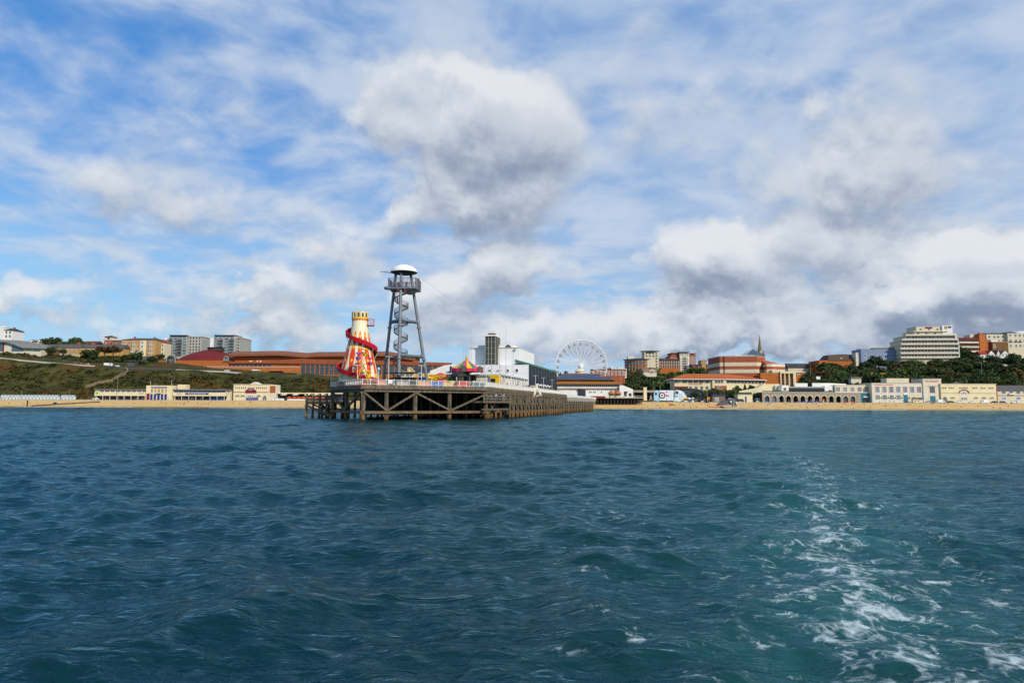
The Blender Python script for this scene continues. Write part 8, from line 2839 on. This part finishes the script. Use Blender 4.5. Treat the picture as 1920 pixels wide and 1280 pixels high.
tent(103, 757, 1.5, BLUE, 'blue dome tent on the sand below the beach huts')
tent(1325, 755, 1.5, BLUE_L, 'light blue dome tent on the sand left of the slipway')
tent(1140, 752.8, 1.3, BLUE_L, 'light blue dome tent at the foot of the pier approach')
tent(1155, 752.6, 1.2, BLUE, 'blue dome tent at the foot of the pier approach')
tent(301, 754.5, 0.8, WHITE, 'small white tent on the sand below the amusement hall')
for px0, px1, py, m, lab in ((1241, 1254, 759, YELLOW, 'yellow windbreak staked in the sand below the lorry'), (1262, 1270, 757, mat('lime', C(190, 220, 40), 0.6, 0.05), 'lime green windbreak staked in the sand below the lorry'), (1254, 1263, 760, PINK, 'pink windbreak between the yellow and lime ones')):
    a, b_ = beach_spot(px0, py), beach_spot(px1, py)
    o = thing('windbreak', lab, 'windbreak', a)
    d = b_ - a
    MB().bar((0, 0, 0.55), d + Vector((0, 0, 0.55)), 0.04, 0.9).build('cloth', m, o)
    for q in (0, 0.33, 0.66, 1):
        MB().bar(d * q + Vector((0, 0.04, 0)), d * q + Vector((0, 0.04, 1.25)), 0.05).build('stake', BRICK_B, o)
# pedal boats before the arches
for i, px in enumerate((1497, 1508, 1519, 1530, 1541, 1549)):
    o = thing('pedal_boat', 'blue pedal boat drawn up before the stone arches, %s from the left' % ORD[i], 'pedal boat', (at(px, 751, 484).x, 484.2, PROM_Z), 0, 'blue pedal boats')
    for sy in (-0.5, 0.5):
        MB().slab([(-1.7, 0.1), (1.5, 0.1), (1.8, 0.55), (-1.8, 0.5)], sy - 0.25, sy + 0.25).build('hull', BLUE_L if i % 2 else BLUE, o)
    MB().box(-1.0, 0.3, -0.6, 0.6, 0.5, 0.65).box(-1.1, -0.95, -0.6, 0.6, 0.65, 1.15).build('seat', BLUE, o)
o = thing('toy_slide', 'yellow plastic slide standing beside the blue pedal boats', 'slide', (at(1544, 751, 482.5).x, 482.6, PROM_Z - 0.2))
MB().bar((0, 0, 0.2), (0.2, 0, 2.2), 0.7, 0.2).bar((-0.6, 0, 0.1), (0.1, 0, 2.2), 0.5, 0.15).build('chute', YELLOW, o)
MB().box(-0.3, 0.4, -0.3, 0.3, 2.2, 2.9).build('red_top', RED, o)
for px, w_, h_, m, lab in ((1287, 2.6, 3.6, YELLOW, 'yellow gazebo right of the exhibition trailer'), (1293.5, 2.4, 3.2, WHITE, 'white gazebo beside the yellow gazebo'), (1300, 1.8, 3.4, LB, 'pale blue gazebo before the dark glass pavilion'),
                           (1318, 2.6, 3.8, NAVY, 'navy gazebo before the pavilion shrubs'), (1370, 2.8, 3.0, mat('lilac', C(150, 130, 190), 0.6, 0.05), 'lilac gazebo behind the slipway'), (1421, 2.2, 3.2, TEAL, 'teal gazebo at the left end of the arcade')):
    o = thing('gazebo', lab, 'gazebo', (at(px, 750, 487).x, 487.5, PROM_Z), 0, 'gazebos on the promenade')
    for sx in (-1, 1):
        for sy in (0, 2.2):
            MB().bar((sx * w_ / 2, sy, 0), (sx * w_ / 2, sy, h_ * 0.68), 0.08).build('pole', GREYW, o)
    MB().hip(-w_ / 2, w_ / 2, 0, 2.2, h_ * 0.68, h_, ov=0.15).build('roof', m, o)
    MB().box(-w_ / 2, w_ / 2, 2.1, 2.2, 0, h_ * 0.66).build('back_wall', m, o)
    MB().box(-w_ / 2 + 0.2, w_ / 2 - 0.2, 0.3, 0.9, 0, 0.85).build('counter', WHITE if m is not WHITE else BLUE_L, o)
# groyne at the left, slipway, lifeguard flag
g0, g1 = beach_spot(60, 761.5), beach_spot(188, 754)
o = thing('groyne', 'dark low timber groyne running down the left beach', 'groyne', (0, 0, 0))
for i in range(34):
    q0_, q1_ = g0.lerp(g1, i / 34), g0.lerp(g1, (i + 1) / 34)
    MB().bar(q0_ + Vector((0, 0, 0.25)), q1_ + Vector((0, 0, 0.25)), 0.25, 0.9).build('plank', TAR_SHADE, o)
    if i % 3 == 0:
        MB().bar(q0_ + Vector((0, -0.25, -0.6)), q0_ + Vector((0, -0.25, 1.0)), 0.3).build('post', WOOD, o)
p = beach_spot(51, 761)
o = thing('marker_post', 'stout dark marker post standing at the seaward end of the groyne', 'post', p)
MB().bar((0, 0, -0.8), (0, 0, 3.4), 0.55).build('shaft', TAR_SHADE, o)
MB().box(-0.4, 0.4, -0.4, 0.4, 3.4, 3.65).build('cap', TAR_SHADE, o)
sy_ = 447.0
p = at(1383, 766.5, sy_)
o = thing('slipway', 'timber slipway landing with a dark sloping roof and rails at the water edge', 'slipway', (p.x, sy_, 0.0))
sk = sy_ / F
sX = lambda px: (px - 1383) * sk
sZ = lambda py: zz(1383, py, sy_)
MB().slab([(sX(1355), sZ(761.5)), (sX(1408), sZ(764)), (sX(1408), sZ(766)), (sX(1360), sZ(765))], 0, 6).build('deck', CONC, o)
MB().box(sX(1359), sX(1406), 0.4, 5.6, -1.2, sZ(765.2)).build('substructure', TAR_SHADE, o)
MB().add([(sX(1346), 5, sZ(760)), (sX(1376), 3, sZ(758)), (sX(1374), 7, sZ(750.5)), (sX(1360), 9, sZ(751)), (sX(1346), 5, sZ(760) - .3), (sX(1376), 3, sZ(758) - .3)], [(0, 1, 2, 3), (4, 5, 1, 0)]).build('sloping_roof', SLATE, o)
MB().slab([(sX(1376), sZ(762)), (sX(1384), sZ(762)), (sX(1383), sZ(755)), (sX(1378), sZ(745))], 2, 4).build('ramp_tower', mat('weathered_grey', C(130, 132, 124), 0.8, 0.15), o)
for i in range(12):
    px_ = 1357 + i * 4.5
    MB().bar((sX(px_), 0.1, sZ(762)), (sX(px_), 0.1, sZ(758.6)), 0.09).build('rail_post', OFFW if i < 5 else SLATE, o)
MB().bar((sX(1357), 0.1, sZ(758.6)), (sX(1376), 0.1, sZ(758.0)), 0.08).bar((sX(1376), 0.1, sZ(759.6)), (sX(1407), 0.1, sZ(760.5)), 0.07).build('rail', OFFW, o)
MB().slab([(sX(1381), sZ(756)), (sX(1386), sZ(757)), (sX(1382), sZ(752))], 1.2, 1.3).build('white_sign', WHITE, o)
o = thing('rescue_board_stand', 'red and yellow lifeguard flag standing beside the slipway', 'flag', beach_spot(1327, 756))
MB().bar((0, 0, 0), (0, 0, 5.2), 0.09).build('pole', WHITE, o)
MB().box(0.05, 1.4, -0.02, 0.02, 3.3, 4.2).build('red_half', YELLOW, o)
MB().box(0.05, 1.4, -0.02, 0.02, 2.4, 3.3).build('yellow_half', RED, o)
o = thing('inflatable', 'pale orange inflatable raft lying on the sand left of the slipway', 'raft', beach_spot(1340, 763))
for yy in (-0.9, 0.9):
    MB().tube((-3.6, yy, 0.45), (3.6, yy, 0.45), 0.42, 0.42, 12).build('tube', mat('faded_orange', C(226, 150, 110), 0.6, 0.08), o)
MB().box(-3.2, 3.2, -0.8, 0.8, 0.3, 0.45).build('floor', mat('faded_cream', C(230, 206, 176), 0.6, 0.08), o)
# masts and lamp columns on shore
for px, pyt, pyb, Yp, lab in ((1041, 662, 700, 470, 'thin mast left of the big wheel'), (1164.5, 661, 722, 468, 'tall thin mast right of the pier entrance roof'), (1226, 715, 730, 500, 'lamp column left of the lorry'), (1238, 712, 748, 490, 'lamp column in front of the lorry cab'), (1258, 716, 748, 488, 'lamp column in front of the trailer'),
                              (1326.5, 719, 750, 490, 'lamp column before the pavilion'), (1380, 733, 752, 489, 'lamp column beside the slipway'), (1520, 676, 715, 560, 'tall lamp column in front of the trees right of the striped hall'), (59.5, 655, 674, 575, 'lamp column on the left cliff'), (219, 706, 750, 489, 'lamp column before the amusement hall'),
                              (1841, 681, 697, 560, 'lamp column on the wooded right cliff'), (1813, 712, 722, 505, 'short mast on the roof of the cream hall'), (130, 733, 750, 489, 'lamp column before the beach huts'), (40, 734, 750, 489, 'lamp column left among the beach huts'), (1498, 664, 690, 690, 'thin aerial mast above the slate roof')):
    a = at(px, pyb, Yp)
    o = thing('lamp_column' if 'lamp' in lab else 'thin_mast', lab, 'lamp post' if 'lamp' in lab else 'mast', a)
    hgt = zz(px, pyt, Yp) - a.z
    if gz(a.x, Yp) < a.z and Yp > 506:
        MB().tube((0, 0, gz(a.x, Yp) - a.z - 0.3), (0, 0, 0), 0.13, 0.13, 6).build('footing', GREYW, o)
    MB().tube((0, 0, -0.4), (0, 0, hgt), 0.11, 0.06, 6).build('pole', GREYW, o)
    if 'lamp' in lab:
        MB().box(-0.7, 0.1, -0.1, 0.1, hgt - 0.1, hgt + 0.08).build('lamp_head', GREYW, o)
    else:
        MB().bar((-0.5, 0, hgt * 0.7), (0.5, 0, hgt * 0.7), 0.06).build('yard', GREYW, o)


# ------------------------------------------------------------------ labels: tell look-alikes apart by their place
def single_out():
    by = {}
    for o in bpy.data.objects:
        if o.parent is None and 'label' in o and 'category' in o:
            by.setdefault(o['label'], []).append(o)

    def nth(i):
        i += 1
        return '%d%s' % (i, 'th' if 10 < i % 100 < 14 else {1: 'st', 2: 'nd', 3: 'rd'}.get(i % 10, 'th'))
    for lab, os_ in by.items():
        if len(os_) < 2:
            continue
        os_.sort(key=lambda o: o.location.x / o.location.y)
        for i, o in enumerate(os_):
            if len(os_) == 2:
                o['label'] = lab + (', left one' if i == 0 else ', right one')
            else:
                o['label'] = '%s, %s from the left' % (lab, ORD[i] if i < len(ORD) else nth(i))


single_out()
